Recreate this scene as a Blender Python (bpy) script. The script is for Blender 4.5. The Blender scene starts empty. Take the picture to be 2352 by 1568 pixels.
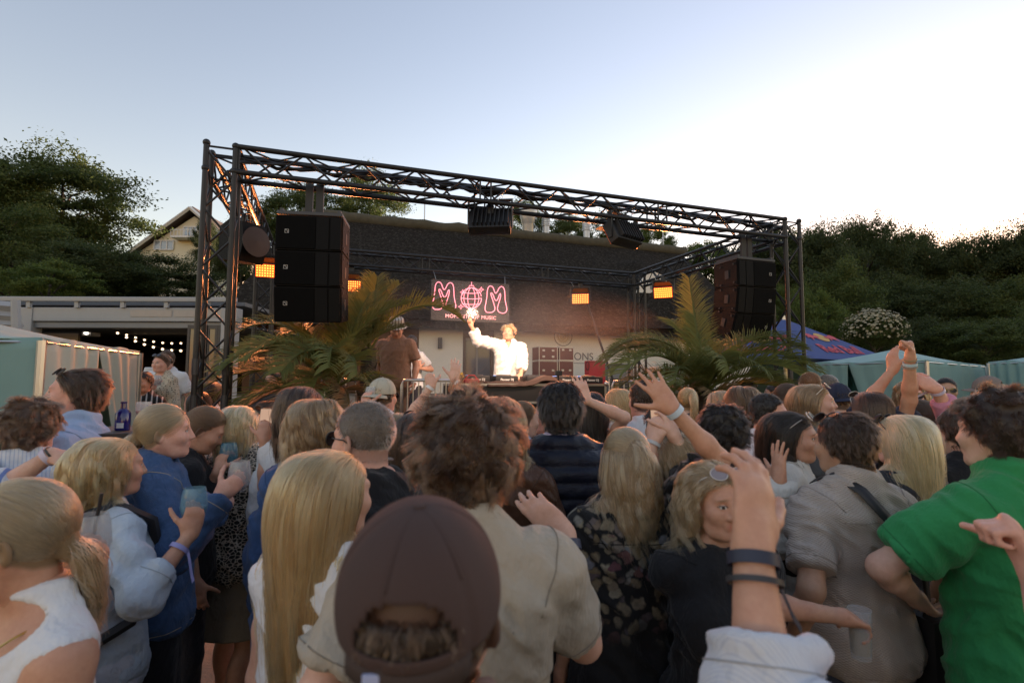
import bpy, bmesh, math, random
import numpy as np
from mathutils import Vector, Matrix, noise as mnoise
PI = math.pi
R = math.radians
scene = bpy.context.scene
COL = scene.collection

# ---------------------------------------------------------------- camera
# (fitted to the stage truss: 24 cm chord spacing, level truss, upright towers)
CAM_H, CAM_F, CAM_PITCH, CAM_ROLL = 1.80, 1227.8, 0.0791, 0.0038   # F in px of a 2352 px wide picture
cam_data = bpy.data.cameras.new('camera')
cam = bpy.data.objects.new('camera', cam_data)
COL.objects.link(cam)
CAM_M = Matrix.Translation((0, 0, CAM_H)) @ Matrix.Rotation(PI / 2 + CAM_PITCH, 4, 'X') @ Matrix.Rotation(CAM_ROLL, 4, 'Z')
cam.matrix_world = CAM_M
cam_data.sensor_width = 36.0
cam_data.lens = CAM_F / 2352 * 36.0
cam_data.clip_start = 0.02
cam_data.clip_end = 2000
cam_data.dof.use_dof = True
cam_data.dof.focus_distance = 6.0
cam_data.dof.aperture_fstop = 4.0
scene.camera = cam

# ---------------------------------------------------------------- sky, sun, exposure
SUN_AZ, SUN_EL = R(40.0), R(1.0)       # azimuth to the right of the view direction
world = bpy.data.worlds.new('World')
scene.world = world
world.use_nodes = True
wn = world.node_tree.nodes
sky = wn.new('ShaderNodeTexSky')
sky.sky_type = 'NISHITA'
sky.sun_disc = False
sky.sun_elevation = SUN_EL
sky.sun_rotation = SUN_AZ
sky.air_density = 1.0
sky.dust_density = 0.3
sky.ozone_density = 1.1
world.node_tree.links.new(sky.outputs[0], wn['Background'].inputs[0])
wn['Background'].inputs[1].default_value = 0.15
sun_data = bpy.data.lights.new('sun', 'SUN')
sun_data.energy = 2.0
sun_data.angle = R(0.5)
sun_data.color = (1.0, 0.78, 0.55)
sun = bpy.data.objects.new('sun', sun_data)
COL.objects.link(sun)
_sd = Vector((math.sin(SUN_AZ) * math.cos(SUN_EL), math.cos(SUN_AZ) * math.cos(SUN_EL), math.sin(SUN_EL)))
sun.rotation_euler = (-_sd).to_track_quat('-Z', 'Y').to_euler()
sun.location = (0, 0, 60)
scene.view_settings.view_transform = 'Standard'
scene.view_settings.look = 'None'
scene.view_settings.gamma = 1.0
scene.view_settings.use_curve_mapping = False
scene.view_settings.exposure = 2.86
scene.view_settings.use_white_balance = True          # camera white balance, slightly towards magenta
scene.view_settings.white_balance_temperature = 6500
scene.view_settings.white_balance_tint = 25
scene.render.engine = 'CYCLES'
cy = scene.cycles
cy.use_denoising = True
cy.use_adaptive_sampling = False
cy.denoising_input_passes = 'RGB_ALBEDO_NORMAL'
cy.max_bounces = 6
cy.diffuse_bounces = 3
cy.glossy_bounces = 2
cy.transmission_bounces = 4
cy.transparent_max_bounces = 8
cy.sample_clamp_indirect = 4.0
cy.caustics_reflective = False
cy.caustics_refractive = False


def at(px, py, d):
    """World point seen at pixel (px, py) of the 2352 x 1568 view, at world depth y = d."""
    v = CAM_M.to_3x3() @ Vector(((px - 1176) / CAM_F, -(py - 784) / CAM_F, -1.0))
    k = d / v.y
    return Vector((v.x * k, d, CAM_H + v.z * k))


def at_z(px, py, z):
    v = CAM_M.to_3x3() @ Vector(((px - 1176) / CAM_F, -(py - 784) / CAM_F, -1.0))
    k = (z - CAM_H) / v.z
    return Vector((v.x * k, v.y * k, z))
# ---------------------------------------------------------------- names, labels, linking
def tag(o, label=None, cat=None, group=None, kind=None):
    if label: o['label'] = label
    if cat: o['category'] = cat
    if group: o['group'] = group
    if kind: o['kind'] = kind
    return o


def empty(name, loc=(0, 0, 0), rz=0.0):
    o = bpy.data.objects.new(name, None)
    COL.objects.link(o)
    o.location = loc
    o.rotation_euler = (0, 0, rz)
    o.empty_display_size = 0.1
    return o


def thing(name, label, cat, loc=(0, 0, 0), rz=0.0, group=None):
    return tag(empty(name, loc, rz), label, cat, group)


def link(name, me, mat=None, parent=None):
    o = bpy.data.objects.new(name, me)
    COL.objects.link(o)
    if mat is not None:
        if len(me.materials) == 0:
            me.materials.append(mat)
        elif me.materials[0] is not mat:
            o.material_slots[0].link = 'OBJECT'
            o.material_slots[0].material = mat
    if parent is not None:
        o.parent = parent
    return o


def copy_tree(o, parent=None):
    c = o.copy()
    COL.objects.link(c)
    c.parent = parent
    for ch in list(o.children):
        copy_tree(ch, c)
    return c


# ---------------------------------------------------------------- mesh collector
class MB:
    def __init__(self):
        self.v, self.f = [], []

    def add(self, verts, faces):
        b = len(self.v)
        self.v += [tuple(p) for p in verts]
        self.f += [tuple(i + b for i in f) for f in faces]
        return self

    def box(self, lo, hi, M=None):
        x0, y0, z0 = lo; x1, y1, z1 = hi
        p = [Vector(q) for q in ((x0, y0, z0), (x1, y0, z0), (x1, y1, z0), (x0, y1, z0), (x0, y0, z1), (x1, y0, z1), (x1, y1, z1), (x0, y1, z1))]
        if M is not None: p = [M @ q for q in p]
        return self.add(p, [(0, 3, 2, 1), (4, 5, 6, 7), (0, 1, 5, 4), (1, 2, 6, 5), (2, 3, 7, 6), (3, 0, 4, 7)])

    def bbox(self, lo, hi, b=0.01, M=None):
        """box with chamfered edges"""
        bm = bmesh.new()
        bmesh.ops.create_cube(bm, size=1)
        for v in bm.verts:
            v.co = Vector([(lo[i] + hi[i]) / 2 + v.co[i] * (hi[i] - lo[i]) for i in range(3)])
        bmesh.ops.bevel(bm, geom=bm.edges[:], offset=b, segments=2, affect='EDGES', profile=0.6)
        return self.bm(bm, M)

    def bm(self, bm, M=None):
        bm.verts.index_update()
        vs = [(M @ v.co) if M is not None else v.co.copy() for v in bm.verts]
        self.add(vs, [[v.index for v in f.verts] for f in bm.faces])
        bm.free()
        return self

    def tube(self, pts, r, n=8, cap=True, closed=False):
        pts = [Vector(p) for p in pts]
        m = len(pts)
        rs = r if isinstance(r, (list, tuple)) else [r] * m
        ring = []
        prev = None
        for i, p in enumerate(pts):
            if closed: d = pts[(i + 1) % m] - pts[i - 1]
            else: d = pts[min(i + 1, m - 1)] - pts[max(i - 1, 0)]
            d = d.normalized() if d.length > 1e-9 else Vector((0, 0, 1))
            if prev is None:
                a = d.cross(Vector((0, 0, 1)))
                if a.length < 0.05: a = d.cross(Vector((1, 0, 0)))
            else:
                a = prev - d * prev.dot(d)
            a.normalize(); prev = a
            b = d.cross(a)
            ring.append([p + (a * math.cos(2 * PI * k / n) + b * math.sin(2 * PI * k / n)) * rs[i] for k in range(n)])
        vs = [q for g in ring for q in g]
        fs = []
        for i in range(m if closed else m - 1):
            j = (i + 1) % m
            for k in range(n):
                fs.append((i * n + k, i * n + (k + 1) % n, j * n + (k + 1) % n, j * n + k))
        if cap and not closed:
            fs.append(tuple(range(n - 1, -1, -1)))
            fs.append(tuple((m - 1) * n + k for k in range(n)))
        return self.add(vs, fs)

    def lathe(self, prof, n=24, M=None, sx=1.0, sy=1.0, cap=True):
        vs, fs = [], []
        for r, z in prof:
            for k in range(n):
                p = Vector((r * math.cos(2 * PI * k / n) * sx, r * math.sin(2 * PI * k / n) * sy, z))
                vs.append(M @ p if M is not None else p)
        for i in range(len(prof) - 1):
            for k in range(n):
                fs.append((i * n + k, i * n + (k + 1) % n, (i + 1) * n + (k + 1) % n, (i + 1) * n + k))
        if cap and prof[0][0] > 1e-4: fs.append(tuple(range(n - 1, -1, -1)))
        if cap and prof[-1][0] > 1e-4: fs.append(tuple((len(prof) - 1) * n + k for k in range(n)))
        return self.add(vs, fs)

    def prism(self, outline, h, M=None):
        """outline of (x, z) points extruded along +y by h"""
        n = len(outline)
        vs = [Vector((x, 0, z)) for x, z in outline] + [Vector((x, h, z)) for x, z in outline]
        if M is not None: vs = [M @ v for v in vs]
        return self.add(vs, [tuple(range(n)), tuple(range(2 * n - 1, n - 1, -1))] + [(i, i + n, (i + 1) % n + n, (i + 1) % n) for i in range(n)])

    def mesh(self, name, smooth=False, angle=None):
        me = bpy.data.meshes.new(name)
        me.from_pydata(self.v, [], self.f)
        me.validate()
        me.update()
        if smooth:
            me.polygons.foreach_set('use_smooth', [True] * len(me.polygons))
            if angle:
                try: me.set_sharp_from_angle(angle=angle)
                except Exception: pass
        return me

    def build(self, name, mat=None, parent=None, smooth=False, angle=R(35)):
        return link(name, self.mesh(name, smooth, angle), mat, parent)


def np_mesh(name, V, F, smooth=True):
    """V (n,3), F (m,k) arrays to a mesh, fast."""
    me = bpy.data.meshes.new(name)
    V = np.ascontiguousarray(V, np.float32); F = np.ascontiguousarray(F, np.int32)
    k = F.shape[1]
    me.vertices.add(len(V)); me.vertices.foreach_set('co', V.ravel())
    me.loops.add(F.size); me.loops.foreach_set('vertex_index', F.ravel())
    me.polygons.add(len(F))
    me.polygons.foreach_set('loop_start', np.arange(0, F.size, k, dtype=np.int32))
    me.update(calc_edges=True)
    if smooth: me.polygons.foreach_set('use_smooth', np.ones(len(F), bool))
    return me


# ---------------------------------------------------------------- materials
MATS = {}


def nt(name):
    m = bpy.data.materials.new(name)
    m.use_nodes = True
    t = m.node_tree
    return m, t, t.nodes['Principled BSDF'], t.nodes['Material Output']


class NB:
    """small node-tree helper"""
    def __init__(self, t): self.t = t

    def n(self, kind, **kw):
        nd = self.t.nodes.new('ShaderNode' + kind)
        for k, v in kw.items():
            if k.startswith('i_'):
                nd.inputs[k[2:].replace('_', ' ')].default_value = v
            else:
                setattr(nd, k, v)
        return nd

    def l(self, a, b): self.t.links.new(a, b)

    def ramp(self, fac, stops):
        r = self.n('ValToRGB')
        el = r.color_ramp.elements
        while len(el) < len(stops): el.new(0.5)
        for e, (p, c) in zip(el, stops):
            e.position = p
            e.color = (c, c, c, 1) if isinstance(c, (int, float)) else tuple(c) + ((1,) if len(c) == 3 else ())
        self.l(fac, r.inputs[0])
        return r.outputs[0]

    def mix(self, fac, a, b, mode='MIX'):
        m = self.n('Mix', data_type='RGBA', blend_type=mode)
        if isinstance(fac, (int, float)): m.inputs[0].default_value = fac
        else: self.l(fac, m.inputs[0])
        for s, i in ((a, 6), (b, 7)):
            if isinstance(s, (tuple, list)): m.inputs[i].default_value = tuple(s)[:3] + (1,)
            else: self.l(s, m.inputs[i])
        return m.outputs[2]

    def math(self, op, a, b=None, c=None):
        m = self.n('Math', operation=op)
        for i, s in enumerate((a, b, c)):
            if s is None: continue
            if isinstance(s, (int, float)): m.inputs[i].default_value = s
            else: self.l(s, m.inputs[i])
        return m.outputs[0]

    def coord(self, kind='Object'):
        return self.n('TexCoord').outputs[kind]

    def noise(self, vec, scale, detail=4, rough=0.55, dist=0.0):
        nd = self.n('TexNoise')
        nd.inputs['Scale'].default_value = scale; nd.inputs['Detail'].default_value = detail
        nd.inputs['Roughness'].default_value = rough; nd.inputs['Distortion'].default_value = dist
        if vec is not None: self.l(vec, nd.inputs['Vector'])
        return nd.outputs['Fac']

    def mapping(self, vec, scale=(1, 1, 1), rot=(0, 0, 0), loc=(0, 0, 0)):
        m = self.n('Mapping')
        m.inputs['Scale'].default_value = scale; m.inputs['Rotation'].default_value = rot; m.inputs['Location'].default_value = loc
        self.l(vec, m.inputs['Vector'])
        return m.outputs[0]

    def bump(self, h, strength=0.3, dist=0.01):
        b = self.n('Bump')
        b.inputs['Strength'].default_value = strength; b.inputs['Distance'].default_value = dist
        self.l(h, b.inputs['Height'])
        return b.outputs[0]


def mat(name, col, rough=0.6, metal=0.0, var=0.12, scale=8.0, bump=0.0, bscale=60.0, spec=0.5, emit=None, estr=0.0, sheen=0.0):
    """plain material with mottled colour and optional bump"""
    key = ('mat', name)
    if key in MATS: return MATS[key]
    m, t, p, o = nt(name)
    b = NB(t)
    co = b.coord()
    p.inputs['Roughness'].default_value = rough
    p.inputs['Metallic'].default_value = metal
    p.inputs['Specular IOR Level'].default_value = spec
    if var > 0:
        f = b.noise(co, scale, 5, 0.6)
        c = b.mix(f, tuple(max(0, x * (1 - var)) for x in col), tuple(min(1, x * (1 + var)) for x in col))
        b.l(c, p.inputs['Base Color'])
        r = b.math('MULTIPLY_ADD', f, 0.2, rough - 0.1)
        b.l(r, p.inputs['Roughness'])
    else:
        p.inputs['Base Color'].default_value = tuple(col) + (1,)
    if bump > 0:
        b.l(b.bump(b.noise(co, bscale, 4, 0.6), bump, 0.01), p.inputs['Normal'])
    if emit:
        p.inputs['Emission Color'].default_value = tuple(emit) + (1,)
        p.inputs['Emission Strength'].default_value = estr
    if sheen:
        p.inputs['Sheen Weight'].default_value = sheen
    MATS[key] = m
    return m
# ================================================================ people: one continuous surface per body (distance fields -> surface nets)
F32 = np.float32


class Field:
    def __init__(self, lo, hi, v):
        self.lo = np.array(lo, float); self.v = v
        n = np.maximum(4, np.ceil((np.array(hi) - self.lo) / v).astype(int) + 1)
        self.ax = [(self.lo[i] + v * np.arange(n[i])).astype(F32) for i in range(3)]
        self.d = np.full(tuple(n), 0.2, F32)

    def sl(self, bl, bh):
        s = []
        for i in range(3):
            a = int(np.floor((bl[i] - self.lo[i]) / self.v)); b = int(np.ceil((bh[i] - self.lo[i]) / self.v)) + 1
            a = max(a, 0); b = min(b, len(self.ax[i]))
            if b <= a: return None
            s.append(slice(a, b))
        return tuple(s)

    def op(self, fn, bl, bh, k=0.02, mode='u'):
        m = k + 2 * self.v
        s = self.sl(np.array(bl) - m, np.array(bh) + m)
        if s is None: return
        X = self.ax[0][s[0]][:, None, None]; Y = self.ax[1][s[1]][None, :, None]; Z = self.ax[2][s[2]][None, None, :]
        n = fn(X, Y, Z).astype(F32)
        d = self.d[s]
        if mode == 'u':
            if k > 0:
                h = np.maximum(k - np.abs(d - n), 0) / k
                self.d[s] = np.minimum(d, n) - h * h * (k * 0.25)
            else: self.d[s] = np.minimum(d, n)
        elif mode == 's':          # smooth subtract
            n = -n
            h = np.maximum(k - np.abs(d - n), 0) / k if k > 0 else 0
            self.d[s] = np.maximum(d, n) + h * h * (k * 0.25)
        elif mode == 'i':
            self.d[s] = np.maximum(d, n)

    def cap(self, a, b, ra, rb, k=0.02, mode='u'):
        a = np.asarray(a, float); b = np.asarray(b, float)
        r = max(ra, rb)
        ba = (b - a); L = float(ba @ ba) + 1e-9

        def fn(X, Y, Z):
            t = ((X - a[0]) * ba[0] + (Y - a[1]) * ba[1] + (Z - a[2]) * ba[2]) / L
            t = np.clip(t, 0, 1)
            dx = X - a[0] - t * ba[0]; dy = Y - a[1] - t * ba[1]; dz = Z - a[2] - t * ba[2]
            return np.sqrt(dx * dx + dy * dy + dz * dz) - (ra + t * (rb - ra))
        self.op(fn, np.minimum(a, b) - r, np.maximum(a, b) + r, k, mode)

    def capcut(self, a, b, ra, rb, p, n, k=0.02):
        a = np.asarray(a, float); b = np.asarray(b, float)
        r = max(ra, rb); ba = (b - a); L = float(ba @ ba) + 1e-9

        def fn(X, Y, Z):
            t = np.clip(((X - a[0]) * ba[0] + (Y - a[1]) * ba[1] + (Z - a[2]) * ba[2]) / L, 0, 1)
            dx = X - a[0] - t * ba[0]; dy = Y - a[1] - t * ba[1]; dz = Z - a[2] - t * ba[2]
            d = np.sqrt(dx * dx + dy * dy + dz * dz) - (ra + t * (rb - ra))
            return np.maximum(d, (X - p[0]) * n[0] + (Y - p[1]) * n[1] + (Z - p[2]) * n[2])
        self.op(fn, np.minimum(a, b) - r, np.maximum(a, b) + r, k)

    def ell(self, c, r, M=None, k=0.02, mode='u'):
        """ellipsoid, axes in the columns of M"""
        c = np.asarray(c, float); r = np.asarray(r, float)
        M = np.eye(3) if M is None else np.asarray(M)
        e = np.sqrt(((M * r[None, :]) ** 2).sum(1))

        def fn(X, Y, Z):
            x = X - c[0]; y = Y - c[1]; z = Z - c[2]
            k0 = 0; k1 = 0
            for i in range(3):
                q = x * M[0, i] + y * M[1, i] + z * M[2, i]
                k0 = k0 + (q / r[i]) ** 2; k1 = k1 + (q / (r[i] * r[i])) ** 2
            k0 = np.sqrt(k0); k1 = np.sqrt(k1) + 1e-9
            return k0 * (k0 - 1) / k1
        self.op(fn, c - e, c + e, k, mode)

    def loft(self, prof, ex=0.0, ey=None, k=0.03, mode='u', sq=2.3, zlo=None, zhi=None, flare=0.0):
        """stack of ellipses (z, a, b, yc); ex/ey widen it; flare widens it towards the bottom"""
        P = np.array(prof); ey = ex if ey is None else ey
        z0 = P[0, 0] if zlo is None else zlo; z1 = P[-1, 0] if zhi is None else zhi

        def fn(X, Y, Z):
            fl = flare * np.clip((1.30 - Z) / 0.5, 0, 1.4)
            a = np.interp(Z, P[:, 0], P[:, 1]) + ex + fl; b = np.interp(Z, P[:, 0], P[:, 2]) + ey + fl; c = np.interp(Z, P[:, 0], P[:, 3])
            q = (np.abs(X / a) ** sq + np.abs((Y - c) / b) ** sq) ** (1 / sq)
            d = (q - 1) * np.minimum(a, b)
            return np.maximum(d, np.maximum(z0 - Z, Z - z1))
        A = P[:, 1].max() + ex + abs(flare) * 1.4; B = (P[:, 2] + np.abs(P[:, 3])).max() + ey + abs(flare) * 1.4
        self.op(fn, (-A, -B, z0), (A, B, z1), k, mode)

    def plane(self, p, n):
        """keep the side the normal points away from"""
        p = np.asarray(p, float); n = np.asarray(n, float)
        X = self.ax[0][:, None, None]; Y = self.ax[1][None, :, None]; Z = self.ax[2][None, None, :]
        self.d = np.maximum(self.d, ((X - p[0]) * n[0] + (Y - p[1]) * n[1] + (Z - p[2]) * n[2]).astype(F32))

    def nets(self, smooth=1):
        d = self.d
        # keep the border outside so that the surface closes
        for i in range(3):
            s = [slice(None)] * 3
            s[i] = 0; d[tuple(s)] = np.maximum(d[tuple(s)], 0.5 * self.v)
            s[i] = -1; d[tuple(s)] = np.maximum(d[tuple(s)], 0.5 * self.v)
        ins = d < 0
        n = np.array(d.shape)
        c = np.zeros(tuple(n - 1), np.uint8)
        offs = [(i, j, k) for i in (0, 1) for j in (0, 1) for k in (0, 1)]
        for i, j, k in offs:
            c += ins[i:n[0] - 1 + i, j:n[1] - 1 + j, k:n[2] - 1 + k]
        act = (c > 0) & (c < 8)
        I = np.argwhere(act)
        if len(I) == 0: return np.zeros((0, 3)), np.zeros((0, 4), int)
        vid = np.full(act.shape, -1, np.int32)
        vid[act] = np.arange(len(I))
        val = np.stack([d[I[:, 0] + i, I[:, 1] + j, I[:, 2] + k] for i, j, k in offs], 1).astype(np.float64)
        O = np.array(offs, float)
        P = np.zeros((len(I), 3)); cnt = np.zeros(len(I))
        for a in range(8):
            for b in range(a + 1, 8):
                if np.abs(O[a] - O[b]).sum() != 1: continue
                m = (val[:, a] < 0) != (val[:, b] < 0)
                t = val[m, a] / (val[m, a] - val[m, b])
                P[m] += O[a] + t[:, None] * (O[b] - O[a]); cnt[m] += 1
        V = self.lo + self.v * (I + P / cnt[:, None])
        F = []
        for ax in range(3):
            u, w = (ax + 1) % 3, (ax + 2) % 3
            s0 = [slice(None)] * 3; s1 = [slice(None)] * 3
            s0[ax] = slice(0, -1); s1[ax] = slice(1, None)
            A = ins[tuple(s0)]; B = ins[tuple(s1)]
            E = np.argwhere(A != B)
            ok = (E[:, u] > 0) & (E[:, w] > 0) & (E[:, u] < n[u] - 1) & (E[:, w] < n[w] - 1)
            E = E[ok]
            flip = A[E[:, 0], E[:, 1], E[:, 2]]
            q = []
            for du, dw in ((-1, -1), (0, -1), (0, 0), (-1, 0)):
                e = E.copy(); e[:, u] += du; e[:, w] += dw
                q.append(vid[e[:, 0], e[:, 1], e[:, 2]])
            q = np.stack(q, 1)
            q[~flip] = q[~flip][:, ::-1]
            F.append(q)
        F = np.concatenate(F)
        F = F[(F >= 0).all(1)]
        for _ in range(smooth):
            V = lap(V, F, 0.5)
        return V, F


def lap(V, F, w):
    S = np.zeros_like(V); C = np.zeros(len(V))
    k = F.shape[1]
    for i in range(k):
        a = F[:, i]; b = F[:, (i + 1) % k]
        for j in range(3):
            S[:, j] += np.bincount(a, V[b, j], len(V)) + np.bincount(b, V[a, j], len(V))
        C += np.bincount(a, minlength=len(V)) + np.bincount(b, minlength=len(V))
    return V + w * (S / np.maximum(C, 1)[:, None] - V)


def vnormals(V, F):
    A = V[F[:, 2]] - V[F[:, 0]]; B = V[F[:, 3]] - V[F[:, 1]]
    N = np.cross(A, B)
    S = np.zeros_like(V)
    for i in range(4):
        for j in range(3): S[:, j] += np.bincount(F[:, i], N[:, j], len(V))
    return S / (np.linalg.norm(S, axis=1, keepdims=True) + 1e-12)


_LAT = np.random.RandomState(5).uniform(-1, 1, (32, 32, 32))


def vnoise(P, sc, seed=0):
    q = np.asarray(P) * np.asarray(sc) + seed * 7.31
    i = np.floor(q).astype(int); f = q - i; f = f * f * (3 - 2 * f)
    r = 0
    for a in (0, 1):
        for b in (0, 1):
            for c in (0, 1):
                w = (f[:, 0] if a else 1 - f[:, 0]) * (f[:, 1] if b else 1 - f[:, 1]) * (f[:, 2] if c else 1 - f[:, 2])
                r = r + w * _LAT[(i[:, 0] + a) % 32, (i[:, 1] + b) % 32, (i[:, 2] + c) % 32]
    return r


def unit(v):
    v = np.asarray(v, float)
    return v / (np.linalg.norm(v) + 1e-12)


def rot(axis, a):
    return np.array(Matrix.Rotation(a, 3, Vector(axis)))


# torso profiles for a 1.75 m figure: z, half width, half depth, y centre
TORSO = {
    'm': [(.84, .145, .105, -.012), (.92, .168, .122, -.015), (1.02, .158, .108, -.005), (1.10, .150, .104, .0), (1.22, .163, .113, .0), (1.32, .176, .118, .0), (1.40, .172, .104, -.012), (1.45, .135, .082, -.018), (1.49, .078, .064, -.022), (1.54, .05, .055, -.015)],
    'f': [(.84, .150, .108, -.012), (.92, .176, .124, -.015), (1.02, .156, .106, -.005), (1.10, .130, .092, .0), (1.22, .138, .098, .0), (1.31, .148, .106, .006), (1.40, .142, .088, -.01), (1.45, .115, .070, -.015), (1.49, .062, .054, -.02), (1.54, .043, .047, -.015)],
}
ARM_R = {'m': (.056, .048, .040, .042, .027), 'f': (.045, .039, .033, .034, .023)}
C0 = np.array([0, -.012, .03]); CR = np.array([.076, .094, .088])      # cranium in the head frame
HEAD_Z = 1.635


class Fig:
    """geometry of one figure in its own frame: facing +y, feet at z=0, designed at 1.75 m (scaled by its root)"""
    def __init__(self, sex='m', head=(0, 0, 0), arms=None, legs=0, fat=1.0, v=0.012, vh=0.0048, hands=True):
        self.sex, self.v, self.vh, self.fat = sex, v, vh, fat
        P = np.array(TORSO[sex]); P[:, 1] *= fat; P[:, 2] *= (1 + (fat - 1) * 1.5)
        self.P = P
        yaw, pitch, rl = head
        self.HR = rot((0, 0, 1), R(yaw)) @ rot((1, 0, 0), R(pitch)) @ rot((0, 1, 0), R(rl))
        piv = np.array([0, -.012, 1.53])
        self.HC = piv + self.HR @ (np.array([0, .018, HEAD_Z]) - piv)
        sw = .178 if sex == 'm' else .148
        self.ar = [r * (1 + (fat - 1) * .6) for r in ARM_R[sex]]
        self.arms = {}
        up, fo = (.29, .255) if sex == 'm' else (.275, .24)
        for side in (-1, 1):
            a = (arms or {}).get(side, {})
            S = np.array([side * sw * (1 + (fat - 1) * .7), -.01, 1.41])
            T = a.get('wrist')
            pole = np.array(a.get('pole', (side * .5, -.6, -.8)), float)
            if T is None: T = np.array([side * (.27 if sex == 'm' else .235), .05, .90])
            T = np.array(T, float)
            if T[2] > 1.45: S = S + np.array([-side * .015, 0, .045])
            dv = T - S; L = np.linalg.norm(dv); L2 = min(max(L, .12), (up + fo) * .995); u = dv / (L + 1e-9)
            T = S + u * L2
            ca = (up * up + L2 * L2 - fo * fo) / (2 * up * L2); x = up * np.clip(ca, -1, 1)
            h = math.sqrt(max(up * up - x * x, 0))
            pv = pole - u * (pole @ u); pv = unit(pv)
            E = S + u * x + pv * h
            f = unit(T - E)
            hd = unit(a['dir']) if 'dir' in a else f
            pn = np.array(a.get('palm', (-side, .1, 0)), float); pn = unit(pn - hd * (pn @ hd))
            self.arms[side] = dict(S=S, E=E, W=T, hd=hd, pn=pn, hand=a.get('hand', 'relaxed'))
        self.legs = legs
        hw = .088
        st = [((-1, .0, .02), (1, .0, .0)), ((-1, .06, .10), (1, -.04, -.12)), ((-1, -.05, -.06), (1, .05, .12))][legs % 3]
        self.legj = []
        for side, kf, ff in st:
            H = np.array([side * hw, -.005, .90]); A = np.array([side * .115, -.03 + ff, .085]); K = (H + A) / 2 + np.array([side * .005, .03 + abs(kf) * .5, .03])
            self.legj.append((H, K, A, side))

    # --- fields
    def f_body(self):
        allp = [a[k] for a in self.arms.values() for k in ('S', 'E', 'W')]
        lo = np.minimum(np.min(allp, 0), [-.24, -.24, 0]) - .09; hi = np.maximum(np.max(allp, 0), [.24, .24, 1.56]) + .09
        lo[2] = -.02
        F = Field(lo, hi, self.v)
        F.loft(self.P, k=.03)
        if self.sex == 'f':
            for s in (-1, 1): F.ell((s * .068, .078, 1.275), (.062, .058, .062), k=.04)
            for s in (-1, 1): F.ell((s * .075, -.075, .90), (.085, .075, .09), k=.04)
        else:
            for s in (-1, 1): F.ell((s * .07, -.065, .90), (.08, .07, .09), k=.04)
            for s in (-1, 1): F.ell((s * .085, -.07, 1.34), (.075, .045, .10), k=.05)
        for s in (-1, 1):      # trapezius
            F.cap((s * .03, -.035, 1.505), (s * .135, -.02, 1.42), .038, .04, k=.05)
        for H, K, A, side in self.legj:
            tr = .088 if self.sex == 'm' else .09
            F.cap(H, K, tr, .056, k=.03); F.cap(K, A, .052, .036, k=.02)
            M = K * .62 + A * .38 + np.array([0, -.022, 0]); F.ell(M, (.048, .052, .11), k=.03)
            F.cap(A + (0, -.03, -.045), A + (0, .10, -.058), .036, .03, k=.03)
        for a in self.arms.values(): self._arm(F, a)
        return F

    def _arm(self, F, a, ease=0.0, k=.025):
        r = [x + ease for x in self.ar]
        S, E, W = a['S'], a['E'], a['W']
        m = (S + E) / 2
        F.cap(S, m, r[0], r[1], k=.05); F.cap(m, E, r[1], r[2], k=k)
        m2 = E * .7 + W * .3
        F.cap(E, m2, r[2], r[3], k=k); F.cap(m2, W, r[3], r[4], k=k)

    def f_head(self):
        sx = .975 if self.sex == 'm' else .935
        HC, HR = self.HC, self.HR
        F = Field(HC - .17 - np.array([0, 0, .06]), HC + .17, self.vh)
        w = lambda p: HC + HR @ (np.array(p) * sx)
        F.ell(w(C0), CR * sx, HR, k=0)
        F.ell(w((0, .030, -.035)), np.array((.060, .062, .078)) * sx, HR, k=.035)
        F.cap(w((-.030, .045, -.088)), w((.030, .045, -.088)), .022 * sx, .022 * sx, k=.03)
        F.cap(w((-.012, .066, -.098)), w((.012, .066, -.098)), .016, .016, k=.022)
        for s in (-1, 1):
            F.ell(w((s * .044, .058, -.030)), (.024, .024, .022), HR, k=.03)
            F.cap(w((s * .058, -.005, -.045)), w((s * .042, .03, -.088)), .016, .016, k=.03)
        F.cap(w((-.036, .077, .020)), w((.036, .077, .020)), .011, .011, k=.022)
        for s in (-1, 1):
            F.ell(w((s * .031, .101, .0)), (.017, .020, .012), HR, k=.014, mode='s')
            F.ell(w((s * .031, .076, -.001)), (.0135, .0130, .0115), HR, k=.005)
        F.cap(w((0, .088, .008)), w((0, .1045, -.033)), .0075, .0105, k=.016)
        for s in (-1, 1): F.ell(w((s * .0115, .095, -.036)), (.008, .010, .0075), HR, k=.008)
        F.cap(w((-.018, .083, -.0585)), w((.018, .083, -.0585)), .0065, .0065, k=.010)
        F.cap(w((-.015, .083, -.0695)), w((.015, .083, -.0695)), .0075, .0075, k=.008)
        F.cap(w((-.020, .0995, -.0640)), w((.020, .0995, -.0640)), .0035, .0035, k=.004, mode='s')
        for s in (-1, 1):
            Me = HR @ rot((0, 0, 1), s * R(24)) @ rot((1, 0, 0), R(-12))
            F.ell(w((s * .081, -.012, -.010)), (.0095, .0195, .031), Me, k=.008)
            F.ell(w((s * .090, -.008, -.006)), (.0075, .011, .019), Me, k=.006, mode='s')
        nr = .056 if self.sex == 'm' else .047
        F.cap(w((0, -.030, -.055)), np.array([0, -.024, 1.46]), nr, nr * 1.12, k=.035)
        return F

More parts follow.
